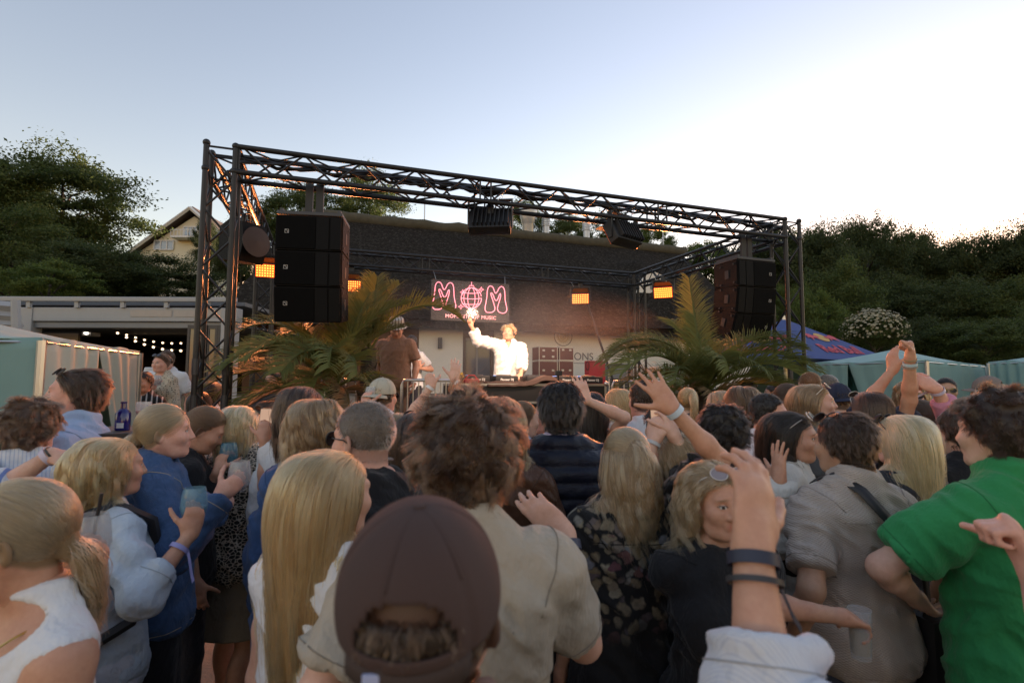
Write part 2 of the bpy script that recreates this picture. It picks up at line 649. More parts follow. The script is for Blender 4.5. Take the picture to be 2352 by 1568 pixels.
    def head_mask(self, V, hairline=0.0):
        sx = .975 if self.sex == 'm' else .935
        q = ((V - self.HC) @ self.HR) / sx
        x, y, z = np.abs(q[:, 0]), q[:, 1], q[:, 2]
        m = np.zeros((len(V), 4), F32)
        m[:, 0] = np.clip(1.3 - np.sqrt((x / .022) ** 2 + ((z + .0640) / .0125) ** 2), 0, 1) * (y > .07)          # lips
        zl = np.interp(y, [-.12, -.05, -.015, .005, .035, .06, .085], [-.085, -.07, -.045, -.005, .03, .055, .072]) + hairline
        hr = np.clip((z - zl) / .012, 0, 1)
        brow = np.clip(1.25 - np.sqrt(((x - .032) / .020) ** 2 + ((z - .0215 + .15 * (x - .032)) / .0045) ** 2), 0, 1) * (y > .05)
        m[:, 1] = np.maximum(hr, brow * .9)
        ey = np.sqrt(((x - .031) / .0125) ** 2 + ((z + .001) / .0060) ** 2)
        e = (y > .07) & (ey < 1.0)
        m[:, 2] = e
        ir = np.sqrt((x - .031) ** 2 + (z + .001) ** 2)
        lash = (y > .06) & (ey >= .8) & (ey < 1.35) & (z > -.002)
        m[:, 3] = np.maximum((e & (ir < .0058)).astype(F32), lash * .8)
        return m

    def f_hand(self, a, side):
        k_ = 1.0 if self.sex == 'm' else .89
        hd, pn = a['hd'], a['pn']
        sd = np.cross(hd, pn) * side      # towards the thumb
        W = a['W']; style = a['hand']
        F = Field(W - .23 * k_, W + .23 * k_, .0042)
        F.cap(W - unit(a['W'] - a['E']) * .10, W, self.ar[4] * 1.16, self.ar[4] * .98, k=.01)
        F.cap(W, W + hd * .03, self.ar[4] * .95, .022 * k_, k=.02)
        M = np.stack([sd, hd, pn], 1)
        F.ell(W + hd * .052 * k_, np.array((.040, .058, .0165)) * k_, M, k=.02)
        F.ell(W + hd * .034 * k_ + sd * .022 * k_ + pn * .006, np.array((.020, .033, .017)) * k_, M, k=.018)
        curl = {'relaxed': (16, 26, 18), 'open': (4, 10, 6), 'fist': (75, 95, 60), 'point': (75, 95, 60), 'hold': (38, 48, 30), 'wave': (12, 18, 12)}[style]
        base = [(.027, .088), (.009, .093), (-.010, .090), (-.027, .081)]
        lens = [(.042, .025, .021), (.046, .029, .022), (.043, .027, .022), (.034, .021, .019)]
        rad = [.0092, .0096, .0092, .0082]
        for i in range(4):
            c = curl
            if style == 'point' and i == 0: c = (8, 6, 4)
            p = W + (sd * base[i][0] + hd * base[i][1] * .93) * k_
            spread = {'open': .16, 'wave': .10}.get(style, .03) * (1.5 - i)
            d0 = unit(hd + sd * spread)
            ang = 0
            for j in range(3):
                ang += R(c[j] + (i * 3 if style in ('relaxed', 'hold', 'wave') else 0))
                d = d0 * math.cos(ang) + pn * math.sin(ang)
                e = p + d * lens[i][j] * k_
                F.cap(p, e, rad[i] * (1 - .09 * j) * k_, rad[i] * (1 - .09 * (j + 1)) * k_, k=.004 if j else .012)
                p = e
        tcurl = {'relaxed': .35, 'open': .05, 'fist': .9, 'point': .8, 'hold': .55, 'wave': .2}[style]
        p = W + (sd * .030 + hd * .030) * k_
        for j, L in enumerate((.040, .032, .026)):
            d = unit(sd * (.80 - .35 * tcurl * j) + hd * (.62 + .08 * j) + pn * (.15 + tcurl * (.45 + .3 * j)))
            e = p + d * L * k_
            F.cap(p, e, (.0125 - .0015 * j) * k_, (.0115 - .0018 * j) * k_, k=.012 if j == 0 else .004)
            p = e
        return F

    def body_mesh(self, name, hands=True, hairline=0.0):
        V, Fc = self.f_body().nets(1)
        Vs, Fs, Ms = [V], [Fc], [np.zeros((len(V), 4), F32)]
        n = len(V)
        V2, F2 = self.f_head().nets(0)
        V2 = lap(V2, F2, .35)
        Vs.append(V2); Fs.append(F2 + n); Ms.append(self.head_mask(V2, hairline)); n += len(V2)
        if hands:
            for s, a in self.arms.items():
                V3, F3 = self.f_hand(a, s).nets(1)
                Vs.append(V3); Fs.append(F3 + n); Ms.append(np.zeros((len(V3), 4), F32)); n += len(V3)
        me = np_mesh(name, np.concatenate(Vs), np.concatenate(Fs))
        at_ = me.attributes.new('mask', 'FLOAT_COLOR', 'POINT')
        at_.data.foreach_set('color', np.concatenate(Ms).ravel())
        return me

    # --- clothing
    def top_mesh(self, name, sleeve=.5, hem=.82, ease=.012, neck='crew', fold=.006, flare=.0, seed=0, v=None, quilt=False, collar=False, straps=None):
        """sleeve: 0 none, .5 to the elbow, 1 to the wrist"""
        v = v or max(self.v * .8, .0085)
        allp = [a[k] for a in self.arms.values() for k in ('S', 'E', 'W')]
        lo = np.minimum(np.min(allp, 0), [-.26, -.26, hem]) - .10; hi = np.maximum(np.max(allp, 0), [.26, .26, 1.56]) + .10
        if sleeve < .55: pass
        lo[2] = min(hem, lo[2] + .05) - .03
        F = Field(lo, hi, v)
        F.loft(self.P, ex=ease, ey=ease * 1.2, k=.03, zlo=hem, zhi=1.53, flare=flare)
        if self.sex == 'f':
            for s in (-1, 1): F.ell((s * .066, .078, 1.275), np.array((.062, .058, .066)) + ease, k=.05)
            if hem < .9:
                for s in (-1, 1): F.ell((s * .075, -.072, .90), np.array((.085, .075, .09)) + ease, k=.04)
        else:
            for s in (-1, 1): F.ell((s * .085, -.07, 1.34), np.array((.075, .045, .10)) + ease * .8, k=.05)
        for s in (-1, 1): F.cap((s * .03, -.035, 1.503), (s * .135, -.02, 1.42), .038 + ease * .6, .04 + ease * .7, k=.05)
        for s, a in self.arms.items():
            S, E, W = a['S'], a['E'], a['W']
            e = ease + .004
            if sleeve <= 0.02:
                F.cap(S - (s * .05, 0, 0), S + (s * (-.012), 0, .005), self.ar[0] * .95 + ease, self.ar[0] * .9 + ease, k=.04)
                continue
            m = (S + E) / 2
            if sleeve <= .5:
                C = S + (E - S) * (sleeve / .5)
                F.capcut(S, C + (E - S) * .1, self.ar[0] + e - .004, self.ar[1] + e + .007, C, unit(E - S), k=.035)
            else:
                t = (sleeve - .5) / .5; C = E + (W - E) * t
                F.cap(S, m, self.ar[0] + e, self.ar[1] + e + .004, k=.035); F.cap(m, E, self.ar[1] + e + .004, self.ar[2] + e + .006, k=.03)
                F.capcut(E, C + unit(W - E) * .03, self.ar[2] + e + .006, np.interp(t, [0, 1], [self.ar[3], self.ar[4]]) + e + .004, C, unit(W - E), k=.025)
        nb = {'crew': (.066, 1.525, .03), 'v': (.060, 1.50, .05), 'low': (.09, 1.49, .06), 'open': (.058, 1.53, .02), 'tank': (.10, 1.47, .06), 'high': (.05, 1.60, .0)}[neck]
        F.ell((0, nb[2] * .6 - .012, nb[1]), (nb[0], nb[0] * 1.05, .055), k=.012, mode='s')
        if neck == 'v': F.cap((0, .07, 1.50), (0, .16, 1.33), .045, .008, k=.01, mode='s')
        if neck in ('low', 'tank'): F.ell((0, .12, 1.47), (.085, .10, .09), k=.015, mode='s')
        if neck == 'tank':
            F.ell((0, -.13, 1.49), (.085, .09, .08), k=.015, mode='s')
            for s in (-1, 1): F.cap((s * .205, -.2, 1.38), (s * .205, .2, 1.38), .075, .075, k=.01, mode='s')
        V, Fc = F.nets(1)
        N = vnormals(V, Fc)
        if fold:
            a = vnoise(V, (9, 9, 5), seed); b = vnoise(V + a[:, None] * .03, (16, 16, 9), seed + 3)
            zz = V[:, 2:3] + V[:, 0:1] * .8
            c = 1 - np.abs(vnoise(np.concatenate([V[:, :1] * 1.0, V[:, 1:2], zz], 1) + .04 * a[:, None], (9, 9, 20), seed + 9)) * 2
            c = np.sign(c) * np.abs(c) ** .8
            g = 1 - np.abs(vnoise(V * np.array([1, 1, .7]) + V[:, [2, 0, 1]] * .5, (14, 14, 14), seed + 5)) * 2
            V = V + N * (fold * (a * .6 + b * .5 + c * .75 + g * .5 + .25))[:, None]
        if quilt:
            ph = (V[:, 2] / .062) % 1.0
            V = V + N * (np.sqrt(np.clip(np.sin(ph * PI), 0, 1)) * .016 - .010 + .004 * vnoise(V, (30, 30, 30), 3))[:, None]
        return np_mesh(name, V, Fc)

    def collar_mesh(self, name, r=.068, h=.045, open_=.35, lean=.012):
        """standing and folded collar band around the neck"""
        vs, fs = [], []
        n = 28
        a0 = PI / 2 + open_; a1 = PI / 2 + 2 * PI - open_
        for i in range(n + 1):
            a = a0 + (a1 - a0) * i / n
            c, s_ = math.cos(a), math.sin(a)
            dz = -.035 * max(s_, 0) ** 1.5
            for rr, z in ((r * .96, 1.478), (r * .98, 1.478 + h), (r * 1.05, 1.482 + h), (r * 1.22 + lean * .5, 1.478 + h * .45), (r * 1.36 + lean, 1.463)):
                vs.append((rr * c, -.02 + rr * s_ * 1.02, z + dz))
        for i in range(n):
            for k in range(4):
                fs.append((i * 5 + k, i * 5 + k + 1, (i + 1) * 5 + k + 1, (i + 1) * 5 + k))
        V = np.array(vs); N = V * 0
        V2 = V.copy(); V2[:, 2] -= .003; V2[:, :2] *= .97
        FF = np.array(fs); return np_mesh(name, np.concatenate([V, V2]), np.concatenate([FF, FF[:, ::-1] + len(V)]))

    def legs_mesh(self, name, length=1.0, ease=.014, waist=1.0, skirt=False, flare=.0, fold=.006, seed=0):
        """length 1 = to the ankle, .3 = shorts"""
        v = max(self.v, .011)
        zlo = .92 - .83 * length
        F = Field((-.34, -.34, max(zlo, .03) - .05), (.34, .34, waist + .05), v)
        F.loft(self.P, ex=ease, ey=ease, k=.03, zlo=.84, zhi=waist)
        if self.sex == 'f':
            for s in (-1, 1): F.ell((s * .075, -.075, .90), np.array((.085, .075, .09)) + ease, k=.04)
        else:
            for s in (-1, 1): F.ell((s * .07, -.065, .90), np.array((.08, .07, .09)) + ease, k=.04)
        if skirt:
            Pz = [(zlo, .20 + flare, .15 + flare, 0), (.80, .19, .135, -.01), (.92, .185, .13, -.015), (waist, .15, .11, 0)]
            F.loft(Pz, ex=ease * .5, k=.03, zlo=zlo, zhi=waist)
        else:
            for H, K, A, side in self.legj:
                tr = .09
                F.cap(H, K, tr + ease, .058 + ease + .008, k=.03); F.cap(K, A, .058 + ease + .008, .045 + ease + .006 + flare, k=.03)
            F.plane((0, 0, max(zlo, .03)), (0, 0, -1))
        V, Fc = F.nets(1)
        N = vnormals(V, Fc)
        if fold:
            a = vnoise(V, (8, 8, 6), seed); c = 1 - np.abs(vnoise(V + .05 * a[:, None], (6, 6, 13), seed + 4)) * 2
            V = V + N * (fold * (a * .7 + c * .6))[:, None]
        return np_mesh(name, V, Fc)

    def shoes_mesh(self, name):
        out = []
        for H, K, A, side in self.legj:
            F = Field(A - (.08, .12, .10), A + (.08, .19, .05), .010)
            F.cap(A + (0, -.035, -.045), A + (0, .11, -.055), .047, .042, k=.02)
            F.cap(A + (0, -.02, -.04), A + (0, -.02, .0), .05, .045, k=.02)
            F.plane((0, 0, .002), (0, 0, -1))
            V, Fc = F.nets(1); out.append(np_mesh(name, V, Fc))
        return out

    # --- collision field for falling hair
    def coll(self, Q, pad=.016):
        P = self.P
        z = Q[:, 2]
        a = np.interp(z, P[:, 0], P[:, 1]) + pad; b = np.interp(z, P[:, 0], P[:, 2]) + pad; c = np.interp(z, P[:, 0], P[:, 3])
        d = (np.sqrt((Q[:, 0] / a) ** 2 + ((Q[:, 1] - c) / b) ** 2) - 1) * np.minimum(a, b)
        d = np.where(z > 1.56, .3, d)
        for s in (-1, 1):
            A = np.array([s * .03, -.03, 1.50]); B = self.arms[s]['S']; E = self.arms[s]['E']
            for u, w, r in ((A, B, .05), (B, E, self.ar[0])):
                ba = w - u; t = np.clip(((Q - u) @ ba) / (ba @ ba), 0, 1)
                d = np.minimum(d, np.linalg.norm(Q - u - t[:, None] * ba, axis=1) - r - pad)
        if self.sex == 'f':
            for s in (-1, 1): d = np.minimum(d, np.linalg.norm(Q - np.array([s * .068, .078, 1.275]), axis=1) - .062 - pad)
        return d
# ================================================================ hair: combed strands with a solid body of hair under them
def _norm(a): return a / (np.linalg.norm(a, axis=1, keepdims=True) + 1e-12)


HSTYLE = {
    'long':    dict(L=.52, lv=.22, lift=.15, grav=1.0, inert=.62, vol=.013, noise=.05, clumps=170, cw=.66, curl=.005, cf=2.0, back=1.1, side=.35, pull=1.6),
    'wavy':    dict(L=.40, lv=.14, lift=.30, grav=.9, inert=.66, vol=.018, noise=.08, clumps=220, cw=.60, curl=.011, cf=3.0, back=1.1, side=.30, pull=.8),
    'bob':     dict(L=.225, lv=.12, lift=.15, grav=1.0, inert=.62, vol=.011, noise=.07, clumps=160, cw=.62, curl=.006, cf=1.6, back=.8, side=.6, pull=1.5),
    'shoulder': dict(L=.31, lv=.12, lift=.20, grav=1.0, inert=.64, vol=.014, noise=.06, clumps=160, cw=.62, curl=.005, cf=1.6, back=1.0, side=.4, pull=1.5),
    'short':   dict(L=.040, lv=.30, lift=.55, grav=.45, inert=.66, vol=.008, noise=.26, clumps=260, cw=.50, curl=.0, cf=1, back=.9, side=.35, pull=0),
    'crop':    dict(L=.020, lv=.35, lift=.75, grav=.2, inert=.70, vol=.004, noise=.25, clumps=160, cw=.35, curl=.0, cf=1, back=.8, side=.35, pull=0),
    'tousled': dict(L=.062, lv=.28, lift=.60, grav=.55, inert=.70, vol=.015, noise=.38, clumps=190, cw=.62, curl=.005, cf=1.6, back=.5, side=.45, pull=0),
    'curly':   dict(L=.085, lv=.25, lift=.70, grav=.65, inert=.70, vol=.022, noise=.42, clumps=170, cw=.70, curl=.008, cf=2.2, back=.3, side=.7, pull=0),
    'buzz':    dict(L=.009, lv=.25, lift=.95, grav=.1, inert=.8, vol=.002, noise=.2, clumps=200, cw=.1, curl=.0, cf=1, back=.5, side=.3, pull=0),
}
HAIR_UP = dict(long=.014, wavy=.020, bob=.018, shoulder=.015, short=.022, crop=.014, tousled=.035, curly=.050, buzz=.006, pony=.012, bun=.012, half=.012)


def _roots(n, rng, hl=0.0, keep=None):
    out = []
    tot = 0
    while tot < n:
        u = rng.normal(size=(n * 2, 3)); u = _norm(u)
        p = C0 + u * CR * 1.01
        zl = np.interp(p[:, 1], [-.12, -.05, -.015, .005, .035, .06, .085], [-.085, -.07, -.045, -.005, .03, .055, .072]) + hl
        k = p[:, 2] > zl + rng.uniform(-.004, .004, len(p))
        if keep is not None: k &= keep(p)
        p = p[k]; out.append(p); tot += len(p)
    return np.concatenate(out)[:n]


def grow(fig, root_h, st, rng, m, d0=None, from_pts=None, L=None):
    """march strands; root_h in the head frame, result in the figure frame (n, m, 3)"""
    HC, HR = fig.HC, fig.HR
    sx = .975 if fig.sex == 'm' else .935
    n = len(root_h)
    g = np.array([0, 0, -1.0])
    p = (HC + (root_h * sx) @ HR.T) if from_pts is None else from_pts.copy()
    Lr = (L if L is not None else st['L']) * (1 + rng.uniform(-st['lv'], st['lv'] * .4, n))
    layer = rng.uniform(0.003, st['vol'], n) * (.5 + .5 * np.clip((root_h[:, 2] + .06) / .1, 0, 1))
    nh = _norm((root_h - C0) / (CR ** 2))
    nw = nh @ HR.T
    sgn = np.sign(root_h[:, 0] - st.get('part', 0.0)); sgn[sgn == 0] = 1
    sw_ = np.clip((root_h[:, 1] + .045) / .07, 0, 1)
    comb = np.stack([sgn * st['side'] * sw_ + root_h[:, 0] * 3 * (1 - sw_), -st['back'] * np.ones(n), np.zeros(n)], 1)
    comb = comb @ HR.T
    nz = rng.normal(size=(n, 3))
    cl = st['clumps']
    ci = rng.randint(0, n, cl)
    near = np.argmin(((root_h[:, None, :] - root_h[None, ci, :]) ** 2).sum(2), 1)
    cn = rng.normal(size=(cl, 3))[near]
    d = _norm(nw * st['lift'] + comb * (1 - st['lift']) + st['noise'] * (cn * .8 + nz * .35)) if d0 is None else d0
    h = (Lr / (m - 1))[:, None]
    path = [p.copy()]
    for s in range(m - 1):
        q = ((p - HC) @ HR.T.T) / sx
        e = (q - C0) / CR
        el = np.linalg.norm(e, axis=1)
        dist = (el - 1) * .085
        nn = _norm((q - C0) / (CR ** 2)) @ HR.T
        on = np.clip(1 - (dist - .006) / .05, 0, 1)[:, None]
        gt = g - nn * (nn @ g)[:, None]
        top = np.clip(nn[:, 2:3] * 1.2 - .1, 0, 1)
        flow = _norm(gt * (1 - top) * st['grav'] + comb * top * .9 + gt * .3)
        tgt = flow * on + g * (1 - on) * st['grav']
        tgt[:, :2] -= (p[:, :2] - np.array([0, -.10])) * st.get('pull', 0) * (1 - on)
        d = _norm(d * st['inert'] + tgt * (1 - st['inert']) + st['noise'] * .10 * (cn if s % 3 else nz))
        p = p + d * h
        # scalp
        q = ((p - HC) @ HR.T.T) / sx
        lay = np.minimum(layer, .004 + .9 * s * h[:, 0])
        e = (q - C0) / (CR + lay[:, None]); el = np.linalg.norm(e, axis=1)
        m1 = el < 1
        q[m1] = C0 + (q[m1] - C0) / el[m1][:, None]
        # face and neck: hair slides outside them
        fc = np.array([0, .035, -.045]); fr = np.array([.070, .070, .095])
        e = (q - fc) / fr; el = np.linalg.norm(e, axis=1)
        m2 = el < 1
        q[m2] = fc + (q[m2] - fc) / el[m2][:, None]
        fr_ = (q[:, 1] > .045) & (q[:, 2] < .050)
        q[fr_, 1] = .045 + (q[fr_, 1] - .045) * .15
        fr_ &= np.abs(q[:, 0]) < .072
        q[fr_, 0] = sgn[fr_] * .072
        p = HC + (q * sx) @ HR.T
        low = p[:, 2] < HC[2] - .06
        if low.any():
            Q = p[low]
            for _ in range(2):
                c = fig.coll(Q)
                b = c < 0
                if not b.any(): break
                Qb = Q[b]; eps = .004
                G = np.stack([fig.coll(Qb + np.eye(3)[i] * eps) - c[b] for i in range(3)], 1) / eps
                Q[b] = Qb - _norm(G) * c[b][:, None]
            nk = np.array([0, -.022])
            rr = np.linalg.norm(Q[:, :2] - nk, axis=1)
            b = (rr < .066) & (Q[:, 2] > 1.46)
            Q[b, :2] = nk + (Q[b, :2] - nk) / (rr[b][:, None] + 1e-9) * .066
            p[low] = Q
        path.append(p.copy())
    W = np.stack(path, 1)
    return clump(W, st, near, ci, rng)


TONE = {}


def clump(W, st, near, ci, rng):
    n, m, _ = W.shape
    t = np.linspace(0, 1, m)[None, :, None]
    G = W[ci][near]
    fly = (rng.uniform(size=(n, 1, 1)) < (.03 if st['L'] < .15 else .07))
    w = st['cw'] * np.clip(t * 1.25, 0, 1) ** .8 * (1 - fly)
    W = W * (1 - w) + (G + (W[:, :1] - G[:, :1]) * (1 - .65 * t)) * w
    if st['curl'] > 0:
        ph = rng.uniform(0, 2 * PI, len(ci))[near][:, None]; fq = (st['cf'] * rng.uniform(.7, 1.3, len(ci)))[near][:, None]
        a = st['curl'] * np.clip(t[:, :, 0] * 1.6, 0, 1)
        an = ph + fq * 2 * PI * t[:, :, 0]
        W = W + np.stack([a * np.cos(an), a * np.sin(an), a * .5 * np.sin(an + 1)], 2)
    tone = .75 * rng.uniform(0, 1, len(ci))[near] + .25 * rng.uniform(0, 1, n)
    W = W + rng.normal(size=(n, 1, 3)) * (.0012 + .009 * fly * min(1, st['L'] / .2)) * t
    TONE[id(W)] = (W, tone)
    return W


def tie_paths(fig, roots, tie, rng, m, pad=.006):
    """strands combed over the scalp to a tie point (head frame)"""
    sx = .975 if fig.sex == 'm' else .935
    u = _norm((roots - C0) / CR); v = unit((np.array(tie) - C0) / CR)[None]
    dt = np.clip((u * v).sum(1), -1, 1); om = np.arccos(dt)[:, None]
    out = []
    for i in range(m):
        t = i / (m - 1)
        w = (np.sin((1 - t) * om) * u + np.sin(t * om) * v) / np.maximum(np.sin(om), 1e-3)
        r = 1.02 + (pad + .010 * math.sin(t * PI) * (rng.uniform(.4, 1, len(u)))[:, None]) / .09
        q = C0 + w * CR * r
        if t > .85: q = q * (1 - (t - .85) / .15) + np.array(tie) * ((t - .85) / .15) + rng.normal(size=q.shape) * .004
        out.append(fig.HC + (q * sx) @ fig.HR.T)
    return np.stack(out, 1)


def hair_paths(fig, style, n, seed, **kw):
    rng = np.random.RandomState(seed)
    hl = kw.get('hl', 0.0)
    base = style.split('+')[0]
    if base in HSTYLE:
        st = dict(HSTYLE[base]); st.update({k: v for k, v in kw.items() if k in st or k == 'part'})
        m = int(np.clip(st['L'] / .022, 5, 24))
        keep = kw.get('keep')
        return [grow(fig, _roots(n, rng, hl, keep), st, rng, m)]
    if base == 'pony':
        st = dict(HSTYLE['long']); st.update(L=kw.get('L', .30), vol=.01, cw=.45, clumps=40, curl=.006)
        tie = kw.get('tie', (0, -.112, .02))
        rt = _roots(n, rng, hl)
        A = tie_paths(fig, rt, tie, rng, 9)
        k = n * 2 // 3
        tp = fig.HC + fig.HR @ (np.array(tie) * .98)
        o = rng.normal(size=(k, 3)) * .008
        d0 = _norm(np.tile(fig.HR @ np.array([0, -1, .25]), (k, 1)) + rng.normal(size=(k, 3)) * .18)
        B = grow(fig, np.tile(np.array(tie), (k, 1)) + o, st, rng, 14, d0=d0, from_pts=tp + o)
        return [A, B]
    if base == 'bun':
        tie = kw.get('tie', (0, -.118, .03))
        rt = _roots(n, rng, hl)
        A = tie_paths(fig, rt, tie, rng, 9)
        k = n // 2
        c = fig.HC + fig.HR @ (np.array(tie) + np.array([0, -.02, .004]))
        a = _norm(rng.normal(size=(k, 3))); b = _norm(np.cross(a, rng.normal(size=(k, 3))))
        an = np.linspace(0, 2.6, 8)[None, :, None]
        rad = kw.get('bun', .033) * rng.uniform(.8, 1.08, (k, 1, 1))
        B = c + rad * (a[:, None] * np.cos(an) + b[:, None] * np.sin(an))
        return [A, B]
    if base == 'half':
        st = dict(HSTYLE['wavy']); st.update(L=kw.get('L', .40), curl=.008, noise=.06)
        lo = grow(fig, _roots(n * 6 // 10, rng, hl, lambda p: p[:, 2] < .055), st, rng, 20)
        tie = (0, -.114, .055)
        rt = _roots(n * 4 // 10, rng, hl, lambda p: p[:, 2] > .035)
        A = tie_paths(fig, rt, tie, rng, 9)
        k = n * 3 // 10
        tp = fig.HC + fig.HR @ (np.array(tie) * .98)
        o = rng.normal(size=(k, 3)) * .010
        d0 = _norm(np.tile(fig.HR @ np.array([0, -1, -.2]), (k, 1)) + rng.normal(size=(k, 3)) * .22)
        st2 = dict(st); st2.update(L=kw.get('L', .40) * .8, clumps=40)
        B = grow(fig, np.tile(np.array(tie), (k, 1)) + o, st2, rng, 18, d0=d0, from_pts=tp + o)
        return [lo, A, B]
    raise KeyError(style)


def hair_volume(name, groups, v=.008, thr=.32):
    P = []
    for W in groups:
        W = W[:, :max(3, int(W.shape[1] * .8))]
        P.append(W.reshape(-1, 3)); P.append(((W[:, 1:] + W[:, :-1]) * .5).reshape(-1, 3))
    P = np.concatenate(P)
    lo = P.min(0) - 4 * v; n = np.ceil((P.max(0) - lo) / v).astype(int) + 5
    I = np.floor((P - lo) / v).astype(int)
    D = np.bincount((I[:, 0] * n[1] + I[:, 1]) * n[2] + I[:, 2], minlength=int(n.prod())).reshape(n).astype(F32)
    D = np.minimum(D, 4)
    for _ in range(2):
        for ax in range(3):
            D = (np.roll(D, 1, ax) + D * 2 + np.roll(D, -1, ax)) * .25
    F = Field.__new__(Field); F.lo = lo + v * .5; F.v = v; F.d = (thr * 4.0 - D).astype(F32)
    V, Fc = F.nets(2)
    V = V - vnormals(V, Fc) * .010
    for _ in range(2): V = lap(V, Fc, .5)
    return np_mesh(name, V, Fc)


def hair_curves(name, groups, rad=.0006):
    cu = bpy.data.hair_curves.new(name)
    sizes = [W.shape[1] for W in groups for _ in range(W.shape[0])]
    cu.add_curves(sizes)
    pos = np.concatenate([W.reshape(-1, 3) for W in groups]).astype(F32)
    cu.attributes['position'].data.foreach_set('vector', pos.ravel()) if 'position' in cu.attributes else cu.points.foreach_set('position', pos.ravel())
    ra = cu.attributes.get('radius') or cu.attributes.new('radius', 'FLOAT', 'POINT')
    rr = np.concatenate([np.tile(rad * np.interp(np.linspace(0, 1, W.shape[1]), [0, .6, 1], [1, .9, .25]), W.shape[0]) for W in groups]).astype(F32)
    ra.data.foreach_set('value', rr)
    tn = cu.attributes.new('tone', 'FLOAT', 'CURVE')
    tn.data.foreach_set('value', np.concatenate([TONE[id(W)][1] if id(W) in TONE else np.random.RandomState(3).uniform(.2, .8, W.shape[0]) for W in groups]).astype(F32))
    return cu


# ---------------------------------------------------------------- materials of people
def hair_mats(col):
    key = ('hair', tuple(col))
    if key in MATS: return MATS[key]
    m = bpy.data.materials.new('hair_strands'); m.use_nodes = True
    t = m.node_tree; b = NB(t)
    t.nodes.remove(t.nodes['Principled BSDF'])
    h = b.n('BsdfHairPrincipled')
    h.parametrization = 'COLOR'
    ta = b.n('Attribute', attribute_name='tone')
    c = b.mix(ta.outputs['Fac'], tuple(x * y for x, y in zip(col, (.42, .38, .34))), tuple(min(1, x * 1.45) for x in col))
    b.l(c, h.inputs['Color'])
    h.inputs['Roughness'].default_value = .32; h.inputs['Radial Roughness'].default_value = .6
    b.l(h.outputs[0], t.nodes['Material Output'].inputs[0])
    m2, t2, p2, o2 = nt('hair_body'); b2 = NB(t2)
    co = b2.mapping(b2.coord(), (90, 90, 8))
    f = b2.noise(co, 1.0, 4, .6)
    b2.l(b2.mix(f, tuple(x * .35 for x in col), tuple(x * .9 for x in col)), p2.inputs['Base Color'])
    p2.inputs['Roughness'].default_value = .55
    b2.l(b2.bump(f, .5, .004), p2.inputs['Normal'])
    MATS[key] = (m, m2)
    return MATS[key]


def skin_mat(skin, hair, scalp=0.75):
    key = ('skin', tuple(skin), tuple(hair), scalp)
    if key in MATS: return MATS[key]
    m, t, p, o = nt('skin'); b = NB(t)
    co = b.coord()
    f = b.math('ADD', b.math('MULTIPLY', b.noise(co, 14, 4, .6), .6), b.math('MULTIPLY', b.noise(co, 70, 4, .7), .4))
    f = b.ramp(f, [(.30, 0.0), (.70, 1.0)])
    c = b.mix(f, tuple(x * y for x, y in zip(skin, (.84, .70, .66))), tuple(min(1, x * y) for x, y in zip(skin, (1.10, 1.06, 1.03))))
    at_ = b.n('Attribute', attribute_name='mask')
    sep = b.n('SeparateColor'); b.l(at_.outputs['Color'], sep.inputs[0])
    c = b.mix(b.math('MULTIPLY', sep.outputs[0], .75), c, (skin[0] * .85, skin[1] * .42, skin[2] * .42))
    c = b.mix(b.math('MULTIPLY', sep.outputs[1], scalp), c, tuple(x * .6 for x in hair))
    c = b.mix(sep.outputs[2], c, (.62, .60, .58))
    c = b.mix(at_.outputs['Alpha'], c, (.035, .022, .015))
    b.l(c, p.inputs['Base Color'])
    p.inputs['Roughness'].default_value = .48
    p.inputs['Specular IOR Level'].default_value = .4
    p.inputs['Subsurface Weight'].default_value = .12
    p.inputs['Subsurface Radius'].default_value = (1.0, .35, .2)
    p.inputs['Subsurface Scale'].default_value = .012
    b.l(b.bump(b.noise(co, 260, 3, .6), .12, .002), p.inputs['Normal'])
    MATS[key] = m
    return m


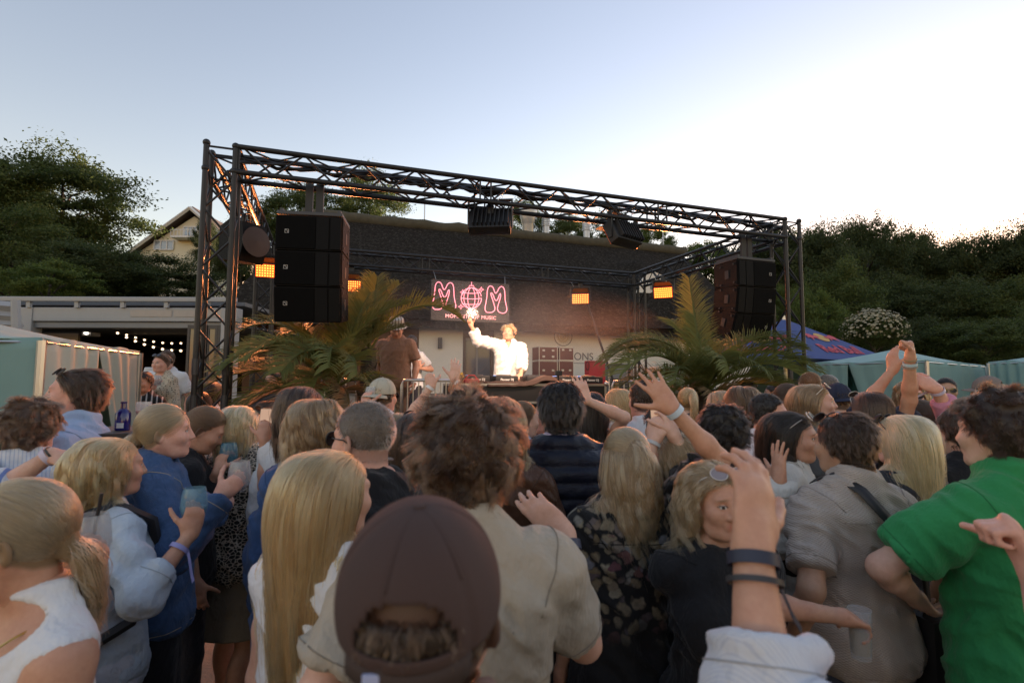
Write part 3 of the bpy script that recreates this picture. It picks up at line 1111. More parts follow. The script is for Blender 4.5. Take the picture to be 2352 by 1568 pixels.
def fabric(kind, col, col2=None, sc=1.0):
    key = ('fab', kind, tuple(col), tuple(col2 or ()), sc)
    if key in MATS: return MATS[key]
    m, t, p, o = nt('fabric_' + kind); b = NB(t)
    co = b.coord()
    n1 = b.noise(co, 7, 4, .6)
    base = b.mix(n1, tuple(x * .86 for x in col), tuple(min(1, x * 1.1) for x in col))
    c2 = tuple(col2 or [x * .4 for x in col])
    sep = b.n('SeparateXYZ'); b.l(co, sep.inputs[0])
    X, Y, Z = sep.outputs
    bump_h = b.noise(co, 420, 2, .7); bs, bd = .22, .002
    rough = .82
    if kind == 'stripe':        # fine upright stripes
        w = b.math('SINE', b.math('MULTIPLY', b.math('ADD', X, b.math('MULTIPLY', Y, .6)), 420 / sc))
        base = b.mix(b.ramp(w, [(.55, 0.0), (.75, 1.0)]), base, c2)
    elif kind == 'leopard':
        v = b.n('TexVoronoi', feature='DISTANCE_TO_EDGE'); v.inputs['Scale'].default_value = 46
        d = b.mapping(co, (1, 1, 1.3)); nn = b.n('TexNoise'); nn.inputs['Scale'].default_value = 30; b.l(d, nn.inputs['Vector'])
        vv = b.n('VectorMath', operation='MULTIPLY_ADD'); b.l(nn.outputs['Color'], vv.inputs[0]); vv.inputs[1].default_value = (.02, .02, .02); b.l(d, vv.inputs[2])
        b.l(vv.outputs[0], v.inputs['Vector'])
        base = b.mix(b.ramp(v.outputs['Distance'], [(.05, 0.0), (.12, 1.0)]), base, c2)
    elif kind == 'polka':
        v = b.n('TexVoronoi'); v.inputs['Scale'].default_value = 42; v.inputs['Randomness'].default_value = .35; b.l(co, v.inputs['Vector'])
        base = b.mix(b.ramp(v.outputs['Distance'], [(.26, 1.0), (.34, 0.0)]), base, c2)
    elif kind == 'floral':
        v = b.n('TexVoronoi'); v.inputs['Scale'].default_value = 24; v.inputs['Randomness'].default_value = 1
        dm = b.n('TexNoise'); dm.inputs['Scale'].default_value = 22; b.l(co, dm.inputs['Vector'])
        vv = b.n('VectorMath', operation='MULTIPLY_ADD'); b.l(dm.outputs['Color'], vv.inputs[0]); vv.inputs[1].default_value = (.05, .05, .05); b.l(co, vv.inputs[2])
        b.l(vv.outputs[0], v.inputs['Vector'])
        msk = b.ramp(v.outputs['Distance'], [(.40, 1.0), (.56, 0.0)])
        hue = b.n('SeparateColor'); b.l(v.outputs['Color'], hue.inputs[0])
        pal = b.ramp(hue.outputs[0], [(0, (.22, .15, .08)), (.25, (.28, .24, .17)), (.45, (.16, .05, .06)), (.62, (.20, .22, .25)), (.8, (.35, .30, .2)), (1.0, (.12, .09, .12))])
        pn = b.noise(co, 90, 3, .7)
        pal = b.mix(pn, b.mix(.75, pal, (.0, .0, .0)), pal)
        up = b.math('MULTIPLY', msk, b.ramp(b.math('ADD', Z, b.math('MULTIPLY', n1, .16)), [(.0, 0.0), (1.0, 1.0)]))
        zz = b.n('MapRange'); zz.inputs['From Min'].default_value = 1.12; zz.inputs['From Max'].default_value = 1.26; b.l(b.math('ADD', Z, b.math('MULTIPLY', n1, .12)), zz.inputs['Value'])
        base = b.mix(b.math('MULTIPLY', msk, zz.outputs[0]), base, pal)
    elif kind == 'knit':
        w = b.math('SINE', b.math('MULTIPLY', X, 420)); w2 = b.math('SINE', b.math('MULTIPLY', Z, 760))
        big = b.math('SINE', b.math('MULTIPLY', X, 75))
        hh = b.math('ADD', b.math('MULTIPLY', w, w2), b.math('MULTIPLY', big, .9))
        base = b.mix(b.ramp(hh, [(.2, 0.0), (.8, 1.0)]), tuple(x * .84 for x in col), base)
        bump_h = hh; bs, bd = .5, .003
    elif kind == 'denim':
        w = b.math('SINE', b.math('MULTIPLY', b.math('ADD', X, Z), 1500))
        f2 = b.noise(co, 14, 5, .7)
        base = b.mix(b.ramp(f2, [(.35, 0.0), (.75, 1.0)]), tuple(x * .8 for x in col), tuple(min(1, x * 1.25 + .01) for x in col))
        bump_h = b.math('ADD', w, b.math('MULTIPLY', b.noise(co, 60, 4, .7), 3)); bs, bd = .3, .002
    elif kind == 'satin':
        rough = .38
    elif kind == 'nylon':
        rough = .36
        bump_h = b.noise(b.mapping(co, (1, 1, 2.5)), 45, 4, .65); bs, bd = .6, .006
    elif kind == 'linen':
        bump_h = b.noise(co, 38, 5, .7); bs, bd = .55, .008
    b.l(base, p.inputs['Base Color'])
    p.inputs['Roughness'].default_value = rough
    p.inputs['Specular IOR Level'].default_value = .25
    p.inputs['Sheen Weight'].default_value = .12 if kind not in ('satin', 'nylon') else 0
    nrm = b.n('Bump'); nrm.inputs['Strength'].default_value = bs; nrm.inputs['Distance'].default_value = bd
    b.l(bump_h, nrm.inputs['Height'])
    nr2 = b.n('Bump'); nr2.inputs['Strength'].default_value = .75 if kind not in ('nylon', 'knit') else .3; nr2.inputs['Distance'].default_value = .02
    rg_ = b.n('TexNoise', noise_type='RIDGED_MULTIFRACTAL'); rg_.inputs['Scale'].default_value = 5.5; rg_.inputs['Detail'].default_value = 3; rg_.inputs['Roughness'].default_value = .5; rg_.inputs['Distortion'].default_value = .6
    b.l(b.mapping(co, (1, 1, 1.5), (.5, .35, .2)), rg_.inputs['Vector'])
    b.l(b.math('ADD', b.math('MULTIPLY', rg_.outputs['Fac'], .5), b.noise(b.mapping(co, (1, 1, .6)), 18, 3, .6)), nr2.inputs['Height']); b.l(nrm.outputs[0], nr2.inputs['Normal'])
    b.l(nr2.outputs[0], p.inputs['Normal'])
    MATS[key] = m
    return m


# ---------------------------------------------------------------- assembling a person
GEO = {}
HAIRC = dict(black=(.016, .012, .010), dark=(.036, .020, .012), brown=(.10, .053, .026), light=(.21, .125, .060), blonde=(.46, .29, .125), pale=(.60, .45, .23), ash=(.33, .22, .115), grey=(.18, .15, .125), ginger=(.22, .10, .04))
SKIN = dict(fair=(.70, .45, .345), tan=(.56, .32, .22), pink=(.70, .41, .32), olive=(.50, .31, .21), deep=(.33, .18, .12))


def geo(key, fn):
    if key not in GEO: GEO[key] = fn()
    return GEO[key]


class Person:
    def __init__(self, label, px, top, d, yaw, sex='m', skin='fair', hair=('short', 'brown'), head=(0, 0, 0), arms=None, wear=('tee', 'plain', (.5, .5, .5)), pants=('long', 'plain', (.03, .03, .04)),
                 fat=1.0, near=1, legs=0, z=None, ht=None, seed=0, hn=None, hk=None, skip=(), neck=None, group='people in the crowd', wearkw=None, shoes=True, lift=0.0, exact=False):
        # the wide lens stretches what stands off its axis: correct the depth read from head size
        self.k = 1.0 if (exact or z is not None) else math.sqrt(1 + ((px - 1176) / CAM_F) ** 2)
        d *= self.k
        P = at(px, top, d)
        if z is None:
            z = 0.0
        H = (P.z - z - lift) if ht is None else ht
        if ht is not None and z == 'auto': z = P.z - ht
        self.s = H / (1.753 + (HAIR_UP.get(hair[0], .01) if not (hk and hk.get('cap')) else .012))
        yaw = R(yaw)
        # the head centre sits slightly in front of the base: place the base so that the head is where the photo has it
        off = Vector((-math.sin(yaw), math.cos(yaw), 0)) * .015 * self.s
        self.base = Vector((P.x - off.x, P.y - off.y, z))
        root = thing('person', label, 'person', self.base, yaw, group)
        root.scale = (self.s,) * 3
        self.root, self.yaw = root, yaw
        self.Mi = (Matrix.Translation(self.base) @ Matrix.Rotation(yaw, 4, 'Z') @ Matrix.Scale(self.s, 4)).inverted()
        A = {}
        for sd, a in (arms or {}).items():
            a = dict(a)
            for k in ('wrist',):
                if k in a: a[k] = tuple(self.loc(a[k]))
            for k in ('pole', 'dir', 'palm'):
                if k in a: a[k] = tuple(Matrix.Rotation(-yaw, 3, 'Z') @ Vector(a[k]))
            A[sd] = a
        v, vh, n = {0: (.017, .0075, 1100), 1: (.013, .0055, 2600), 2: (.010, .0038, 8000)}[near]
        if hn: n = hn
        fk = repr((sex, head, sorted(A.items()), legs, fat, near))
        fig = geo(('fig', fk), lambda: Fig(sex, head, A, legs, fat, v, vh))
        self.fig = fig
        hcol = HAIRC[hair[1]] if isinstance(hair[1], str) else hair[1]
        sk = SKIN[skin] if isinstance(skin, str) else skin
        style = hair[0]
        if hk and hk.get('cap'): hk = dict(hk, keep=lambda p: ((p[:, 2] < .012) & (p[:, 1] < .03)) | ((np.abs(p[:, 0]) < .05) & (p[:, 1] < -.06) & (p[:, 2] < .06)))
        hl = (hk or {}).get('hl', 0.0)
        self.body = link('body', geo(('body', fk, hl), lambda: fig.body_mesh('body', True, hl)), skin_mat(sk, hcol, .9 if style not in ('buzz', 'bald') else .45), root)
        self.body['label'] = 'bare skin of face, neck, arms and hands'
        if style not in ('bald', 'none'):
            hs = seed % 3 if near == 0 else seed
            hkey = ('hair', fk, style, n, hs, repr(sorted((k, v) for k, v in (hk or {}).items() if k not in ('keep',))))

            def mk():
                g = hair_paths(fig, style, n, hs + 11, **(hk or {}))
                return hair_volume('hair', g, {0: .011, 1: .009, 2: .008}[near], .30 * n / 1700 if n < 1700 else .30), hair_curves('strands', g, {0: .0011, 1: .0008, 2: .0006}[near])
            hv, hc = geo(hkey, mk)
            ms, mb = hair_mats(hcol)
            ho = link('hair', hv, mb, root)
            so = bpy.data.objects.new('strands', hc); COL.objects.link(so); so.parent = ho
            if len(hc.materials) == 0: hc.materials.append(ms)
            so.material_slots[0].link = 'OBJECT'; so.material_slots[0].material = ms
            self.hair = ho
        if wear: self.top(fk, wear, near, seed, **(wearkw or {}))
        if pants:
            ln = {'long': 1.0, 'shorts': .42, 'hot': .24, 'knee': .5, 'skirt': .45, 'dress': .55}[pants[0]]
            sk_ = pants[0] in ('skirt', 'dress')
            nm = {'long': 'trousers', 'shorts': 'shorts', 'hot': 'shorts', 'knee': 'shorts', 'skirt': 'skirt', 'dress': 'skirt'}[pants[0]]
            link(nm, geo(('legs', fk, pants[0], seed % 3), lambda: fig.legs_mesh(nm, ln, .016 if pants[0] != 'hot' else .02, 1.02, sk_, .03, .006, seed % 3)), fabric(*pants[1:]), root)
        if shoes:
            for me in geo(('shoes', sex, legs), lambda: fig.shoes_mesh('shoe')): link('shoe', me, mat('shoe_leather', (.03, .03, .03), .6), root)

    def loc(self, p):
        """(px, py, depth) or world Vector -> figure frame"""
        w = at(p[0], p[1], p[2] * self.k) if not isinstance(p, Vector) else p
        return self.Mi @ w

    def top(self, fk, wear, near, seed, **kw):
        kind = wear[0]
        if near == 2: kw.setdefault('fold', .013) if kind not in ('vest', 'tank') else None
        D = dict(tee=dict(sleeve=.36, hem=.84, ease=.013, neck='crew', flare=.02), polo=dict(sleeve=.38, hem=.84, ease=.012, neck='open', flare=.02), shirt=dict(sleeve=.97, hem=.82, ease=.014, neck='open', flare=.025),
                 rolled=dict(sleeve=.72, hem=.80, ease=.016, neck='open', flare=.03), jacket=dict(sleeve=.98, hem=.86, ease=.022, neck='open', flare=.01), blouse=dict(sleeve=.97, hem=.86, ease=.018, neck='v', flare=.02),
                 shortblouse=dict(sleeve=.30, hem=.86, ease=.016, neck='crew', flare=.02), vest=dict(sleeve=0, hem=.86, ease=.030, neck='crew', flare=.0, fold=.003, quilt=True), tank=dict(sleeve=0, hem=.9, ease=.007, neck='tank', flare=.0, fold=.003),
                 croptop=dict(sleeve=.97, hem=1.12, ease=.014, neck='v', flare=.0), sleeveless=dict(sleeve=0, hem=.86, ease=.010, neck='low', flare=.01))[kind]
        D = dict(D); D.update({k: v for k, v in kw.items() if k != 'collar'})
        nm = {'tee': 't_shirt', 'polo': 'polo_shirt', 'shirt': 'shirt', 'rolled': 'shirt', 'jacket': 'jacket', 'blouse': 'blouse', 'shortblouse': 'blouse', 'vest': 'padded_vest', 'tank': 'tank_top', 'croptop': 'crop_top', 'sleeveless': 'top'}[kind]
        sd = seed % 3 if near == 0 else seed
        vv = {0: .015, 1: .0115, 2: .0085}[near]
        fb = fabric(*wear[1:])
        self.wear = link(nm, geo(('top', fk, kind, sd, repr(sorted(D.items()))), lambda: self.fig.top_mesh(nm, seed=sd, v=vv, **D)), fb, self.root)
        if near == 2 and kind not in ('vest', 'tank', 'sleeveless'): self.seams(wear, D, kind)
        if kind in ('polo', 'shirt', 'rolled', 'jacket'):
            c = link('collar', geo(('collar', self.fig.sex, kind), lambda: self.fig.collar_mesh('collar', .066 if self.fig.sex == 'm' else .06, .036 if kind != 'jacket' else .05)), kw.get('collar', fb), self.wear)
        if kind == 'vest':
            link('collar', geo(('vcollar', self.fig.sex), lambda: self.fig.collar_mesh('collar', .070, .06, .2, .0)), fb, self.wear)

    def seams(self, wear, D, kind):
        """sewn seams laid on the garment: armholes, hems and a back yoke"""
        from mathutils.bvhtree import BVHTree
        me = self.wear.data
        n = len(me.vertices); co = np.empty(n * 3, F32); me.vertices.foreach_get('co', co); co = co.reshape(-1, 3)
        bv = BVHTree.FromPolygons([Vector(v) for v in co.tolist()], [tuple(p.vertices) for p in me.polygons])
        col = tuple(x * .62 for x in wear[2]) if kind != 'jacket' else (.42, .36, .26)
        M = mat('seam_%d_%d' % (int(sum(col) * 1000), kind == 'jacket'), col, .9, 0, 0)

        def ring(c, ax, reach, r=.0016, arc=(0, 2 * PI), k=40):
            c = Vector(c); ax = Vector(ax).normalized(); e1 = ax.orthogonal().normalized(); e2 = ax.cross(e1)
            out = []
            for t in np.linspace(arc[0], arc[1], k, endpoint=arc[1] - arc[0] < 6.2):
                d = e1 * math.cos(t) + e2 * math.sin(t)
                hit, nn, _, dist = bv.ray_cast(c + d * reach, -d, reach)
                if hit is not None: out.append(hit + nn * .0008)
            if len(out) < 8: return
            b = MB(); run = [out[0]]
            for q in out[1:]:
                if (q - run[-1]).length > .045:
                    if len(run) > 2: b.tube(run, r, 4)
                    run = [q]
                else: run.append(q)
            if len(run) > 2: b.tube(run, r, 4)
            if b.v: b.build('seam', M, self.wear, True, None)
        f = self.fig
        for s, a in f.arms.items():
            S, E, W = a['S'], a['E'], a['W']
            ax = unit(unit(E - S) + np.array([s * 1.2, 0, 0]))
            ring(S - ax * .012, ax, .13)
            if D['sleeve'] <= .5:
                C = S + (E - S) * (D['sleeve'] / .5); u = unit(E - S)
                ring(C - u * .018, u, .12); 
            else:
                C = E + (W - E) * ((D['sleeve'] - .5) / .5); u = unit(W - E)
                ring(C - u * .03, u, .10)
        ring((0, 0, D['hem'] + .02), (0, 0, 1), .40)
        pts = []
        for z in ((1.385,) if kind != 'jacket' else (1.37, 1.372)):
            for x in np.linspace(-.15, .15, 26):
                hit, nn, _, _ = bv.ray_cast(Vector((x, -.6, z)), Vector((0, 1, 0)), .6)
                if hit is not None: pts.append(hit + nn * .0008)
        if len(pts) > 3 and kind in ('shirt', 'rolled', 'jacket', 'polo', 'blouse'): MB().tube(pts[:26], .0016, 4).build('seam', M, self.wear, True, None)
        if kind == 'jacket':
            for x0, x1 in ((-.09, -.05), (.09, .05)):
                pts = []
                for t in np.linspace(0, 1, 24):
                    hit, nn, _, _ = bv.ray_cast(Vector((x0 + (x1 - x0) * t, -.6, 1.37 - .45 * t)), Vector((0, 1, 0)), .6)
                    if hit is not None: pts.append(hit + nn * .0008)
                if len(pts) > 3: MB().tube(pts, .0016, 4).build('seam', M, self.wear, True, None)

    # --- things worn on the head; q = point in the head frame
    def hw(self, q):
        f = self.fig
        return Vector(f.HC + f.HR @ np.array(q))

    def glasses(self, where='top', lens=(.02, .02, .025), frame=(.012, .012, .012), lean=0, metal=False):
        b = MB(); lm = []
        T = {'top': (.100, .070, R(38)), 'eyes': (.0, .104, 0.0)}[where]
        z0, y0, tilt = T
        cr, sr = math.cos(tilt), math.sin(tilt)

        def w(x, y, z):      # glasses frame -> head frame
            return self.hw((x, y0 + y * cr - z * sr, z0 + y * sr + z * cr))
        for s in (-1, 1):
            ring = [w(s * (.034 + .027 * math.cos(a)), -.010 * abs(math.cos(a)) * 0 - .10 * (.034 + .027 * math.cos(a)) ** 2 * 8, .022 * math.sin(a)) for a in np.linspace(0, 2 * PI, 20, endpoint=False)]
            b.tube(ring, .0022, 6, closed=True)
            L = MB(); c = sum(ring, Vector()) / 20
            L.add(ring + [c + (w(0, 1, 0) - w(0, 0, 0)) * .002], [(i, (i + 1) % 20, 20) for i in range(20)])
            lm.append(L)
            b.tube([w(s * .061, -.03, .006), w(s * .074, -.05, .006), w(s * .083, -.10, .004), w(s * .080, -.135, -.012)], .0022, 6)
        b.tube([w(-.008, 0, .006), w(0, .002, .009), w(.008, 0, .006)], .0022, 6)
        o = b.build('sunglasses', mat('glasses_frame_%d' % int(frame[0] * 1000), frame, .3, .6 if metal else 0.0, 0), self.root, True, None)
        for L in lm: L.build('lens', mat('glasses_lens_%d' % int(lens[2] * 1000), lens, .08, 0, 0, spec=.8), o, True, None)
        return o

    def cap(self, col, back=False, visor=True):
        """baseball cap; back=True: worn with the visor behind"""
        b = MB()
        n, m = 96, 34
        rx, ry, rz = .088, .106, .100
        sg = -1 if back else 1

        def P(u, a, ex=0.0):
            x = (rx + ex) * math.sin(u) * math.cos(a); y = (ry + ex) * math.sin(u) * math.sin(a) * sg - .010; z = (rz + ex) * math.cos(u) + .026
            return self.hw((x, y, z))
        vs, fs = [], []
        for i in range(m + 1):
            u = PI * .5 * 1.08 * i / m
            for k in range(n):
                a = 2 * PI * k / n
                seam = -.0022 * max(0, 1 - abs(((a / (2 * PI) * 6 + .25) % 1.0) - .5) / .06) * math.sin(u)
                vs.append(P(max(u, .02), a, seam))
        def hole(i, k):      # the gap over the strap, opposite the visor
            a = (2 * PI * (k + .5) / n + PI / 2) % (2 * PI)
            da = min(a, 2 * PI - a)
            return i < m - 3 and i > m - 14 and da < .60 * math.sqrt(max(0, 1 - ((m - 4 - i) / 10.0) ** 2))
        for i in range(m):
            for k in range(n):
                if not hole(i, k): fs.append((i * n + k, i * n + (k + 1) % n, (i + 1) * n + (k + 1) % n, (i + 1) * n + k))
        b.add(vs, fs)
        M = mat('cap_cloth_%d' % int(sum(col) * 1000), col, .88, 0, .12, 30, .25, 500)
        o = b.build('cap', M, self.root, True, None)
        k = o.modifiers.new('thick', 'SOLIDIFY'); k.thickness = .0022
        for q in range(6):       # sewn panel seams and eyelets
            a = 2 * PI * (q + .25) / 6
            if not (not back and abs(((a + PI / 2) % (2 * PI)) - 0) < .3):
                MB().tube([P(u, a, .0012) for u in np.linspace(.05, PI * .5 * (1.05 if abs(math.sin(a) + 1) > .3 else .62), 16)], .0011, 5).build('seam', M, o, True, None)
            c = P(.62, a + PI / 6, .001); n_ = (P(.62, a + PI / 6, .01) - c).normalized(); e1 = n_.orthogonal().normalized(); e2 = n_.cross(e1)
            MB().tube([c + (e1 * math.cos(w) + e2 * math.sin(w)) * .0042 for w in np.linspace(0, 2 * PI, 12, endpoint=False)], .0012, 5, closed=True).build('eyelet', M, o, True, None)
        bt = MB(); bt.lathe([(.0075, 0), (.0065, .004), (.0, .0055)], 12, Matrix.Translation(P(.02, 0, .0)) @ Matrix(self.fig.HR.tolist()).to_4x4()); bt.build('button', M, o, True)
        vz = MB(); vv, ff = [], []
        for i in range(7):
            t = i / 6
            for j in range(19):
                a = PI / 2 + (j / 18 - .5) * 2.15
                ex = .075 * t * math.sin((j / 18) * PI) ** .55
                x = (rx + .001) * math.cos(a) * (1 + .10 * t); y = ((ry + .001) * math.sin(a) + ex) * sg - .010; z = .012 - .018 * t + .016 * math.sin((j / 18) * PI) - .008
                vv.append(self.hw((x, y, z)))
        for i in range(6):
            for j in range(18): ff.append((i * 19 + j, i * 19 + j + 1, (i + 1) * 19 + j + 1, (i + 1) * 19 + j))
        vz.add(vv, ff); vo = vz.build('visor', M, o, True, None)
        k = vo.modifiers.new('thick', 'SOLIDIFY'); k.thickness = .003
        return o

    def wristband(self, side, col, t=.02, w=.009, r=1.18, tail=None):
        a = self.fig.arms[side]
        f = unit(a['W'] - a['E']); c = a['W'] - f * t
        u = unit(np.cross(f, (0.3, .2, 1))); v = np.cross(f, u)
        rad = (self.fig.ar[4] + (self.fig.ar[3] - self.fig.ar[4]) * t / .18) * r + .0015
        b = MB(); vs, fs = [], []
        for i in range(24):
            an = 2 * PI * i / 24; dr = u * math.cos(an) + v * math.sin(an)
            for q, e in ((rad, -w), (rad + .0018, -w), (rad + .0018, w), (rad, w)): vs.append(c + dr * q + f * e)
        for i in range(24):
            for k in range(4): fs.append((i * 4 + k, ((i + 1) % 24) * 4 + k, ((i + 1) % 24) * 4 + (k + 1) % 4, i * 4 + (k + 1) % 4))
        b.add(vs, fs)
        M = mat('wristband_%02d%02d%02d' % tuple(int(x * 99) for x in col), col, .5, 0, .05)
        o = b.build('wristband', M, self.root, True)
        if tail:
            g = Matrix.Rotation(-self.yaw, 3, 'Z') @ Vector(tail); p = Vector(c + u * (rad + .002)); sdv = Vector(f) * .006
            tb = MB(); pts = [p, p + g * .35, p + g * .7 + Vector((0, 0, -.006)), p + g]
            vs = []
            for q in pts: vs += [q - sdv, q + sdv]
            tb.add(vs, [(i * 2, i * 2 + 1, i * 2 + 3, i * 2 + 2) for i in range(3)])
            to = tb.build('tail', M, o); k = to.modifiers.new('thick', 'SOLIDIFY'); k.thickness = .001
        return o
# ================================================================ the place
SO = Vector((-2.797, 4.726, 0)); SY = R(18.98)
SU = Vector((math.cos(SY), math.sin(SY), 0)); SV = Vector((-math.sin(SY), math.cos(SY), 0))


def st(a, b, z=0.0): return SO + SU * a + SV * b + Vector((0, 0, z))
def loc_ab(x, y): d = Vector((x, y, 0)) - SO; return d.dot(SU), d.dot(SV)


def on_b(px, py, b):
    """pixel on the upright plane b = const of the stage frame -> (a, z)"""
    v = CAM_M.to_3x3() @ Vector(((px - 1176) / CAM_F, -(py - 784) / CAM_F, -1.0))
    k = (b + SO.dot(SV)) / v.dot(SV)
    w = Vector((0, 0, CAM_H)) + v * k
    return (w - SO).dot(SU), w.z


def smooth(t): t = min(1, max(0, t)); return t * t * (3 - 2 * t)


def ground_z(x, y):
    a, b = loc_ab(x, y)
    z = 1.5 * smooth((b - 4.7) / 4.2)
    z = max(z, .45 * smooth((-a + .3) / .9) * smooth((b - .3) / 1.4))
    z = max(z, .8 * smooth((a - 7.4) / 1.5) * smooth((b - 1.0) / 2.2))
    far = smooth((b - 17) / 40)
    z += far * 5.0 + 6.0 * smooth((-a - 6) / 30) * smooth((b - 8) / 20) + 5 * smooth((a - 14) / 40) * smooth((b - 5) / 20)
    return z


# ---- ground
def make_ground():
    def axis(lo, hi, n0, n1): return lo, hi
    xs = list(np.concatenate([np.linspace(-600, -40, 12), np.linspace(-34, -9, 10), np.linspace(-8, 11, 96), np.linspace(12, 40, 14), np.linspace(60, 600, 10)]))
    ys = list(np.concatenate([np.linspace(-300, -12, 8), np.linspace(-8, -1.5, 6), np.linspace(-1, 16, 110), np.linspace(17, 60, 30), np.linspace(80, 900, 10)]))
    V = []
    rng = random.Random(3)
    for y in ys:
        for x in xs:
            z = ground_z(x, y)
            if -9 < x < 12 and -2 < y < 17:
                z += .030 * mnoise.noise(Vector((x * 2.2, y * 2.2, 0))) + .016 * mnoise.noise(Vector((x * 6, y * 6, 3)))
            V.append((x, y, z))
    n = len(xs); F = [(j * n + i, j * n + i + 1, (j + 1) * n + i + 1, (j + 1) * n + i) for j in range(len(ys) - 1) for i in range(n - 1)]
    me = np_mesh('ground', np.array(V), np.array(F))
    m, t, p, o = nt('sand'); b = NB(t)
    co = b.coord()
    f = b.noise(co, 1.6, 6, .65); f2 = b.noise(co, 45, 5, .7)
    c = b.mix(f, (.26, .205, .15), (.42, .345, .26)); c = b.mix(b.math('MULTIPLY', f2, .5), c, (.15, .115, .08))
    sp = b.n('SeparateXYZ'); b.l(co, sp.inputs[0])
    mr = b.n('MapRange'); mr.inputs['From Min'].default_value = 14; mr.inputs['From Max'].default_value = 20; b.l(sp.outputs[1], mr.inputs['Value'])
    c = b.mix(mr.outputs[0], c, b.mix(f, (.022, .035, .014), (.05, .065, .025)))
    b.l(c, p.inputs['Base Color']); p.inputs['Roughness'].default_value = .95; p.inputs['Specular IOR Level'].default_value = .1
    n1 = b.bump(b.noise(co, 9, 6, .7), .7, .06); bp = b.n('Bump'); bp.inputs['Strength'].default_value = .5; bp.inputs['Distance'].default_value = .01
    b.l(f2, bp.inputs['Height']); b.l(n1, bp.inputs['Normal']); b.l(bp.outputs[0], p.inputs['Normal'])
    tag(link('ground', me, m), kind='structure')


make_ground()

BLACK = mat('black_powder_coat', (.022, .022, .024), .42, .3, .15, 20)
BLACKP = mat('black_plastic', (.016, .016, .017), .5, 0, .15, 30, .1, 300)
DKGREY = mat('dark_grey_metal', (.06, .06, .065), .45, .5)
ALU = mat('aluminium', (.55, .55, .55), .35, .9)
GREYP = mat('grey_painted_metal', (.34, .35, .36), .55, .1, .1, 4)
WHITEP = mat('white_paint', (.72, .71, .68), .7, 0, .06, 3)


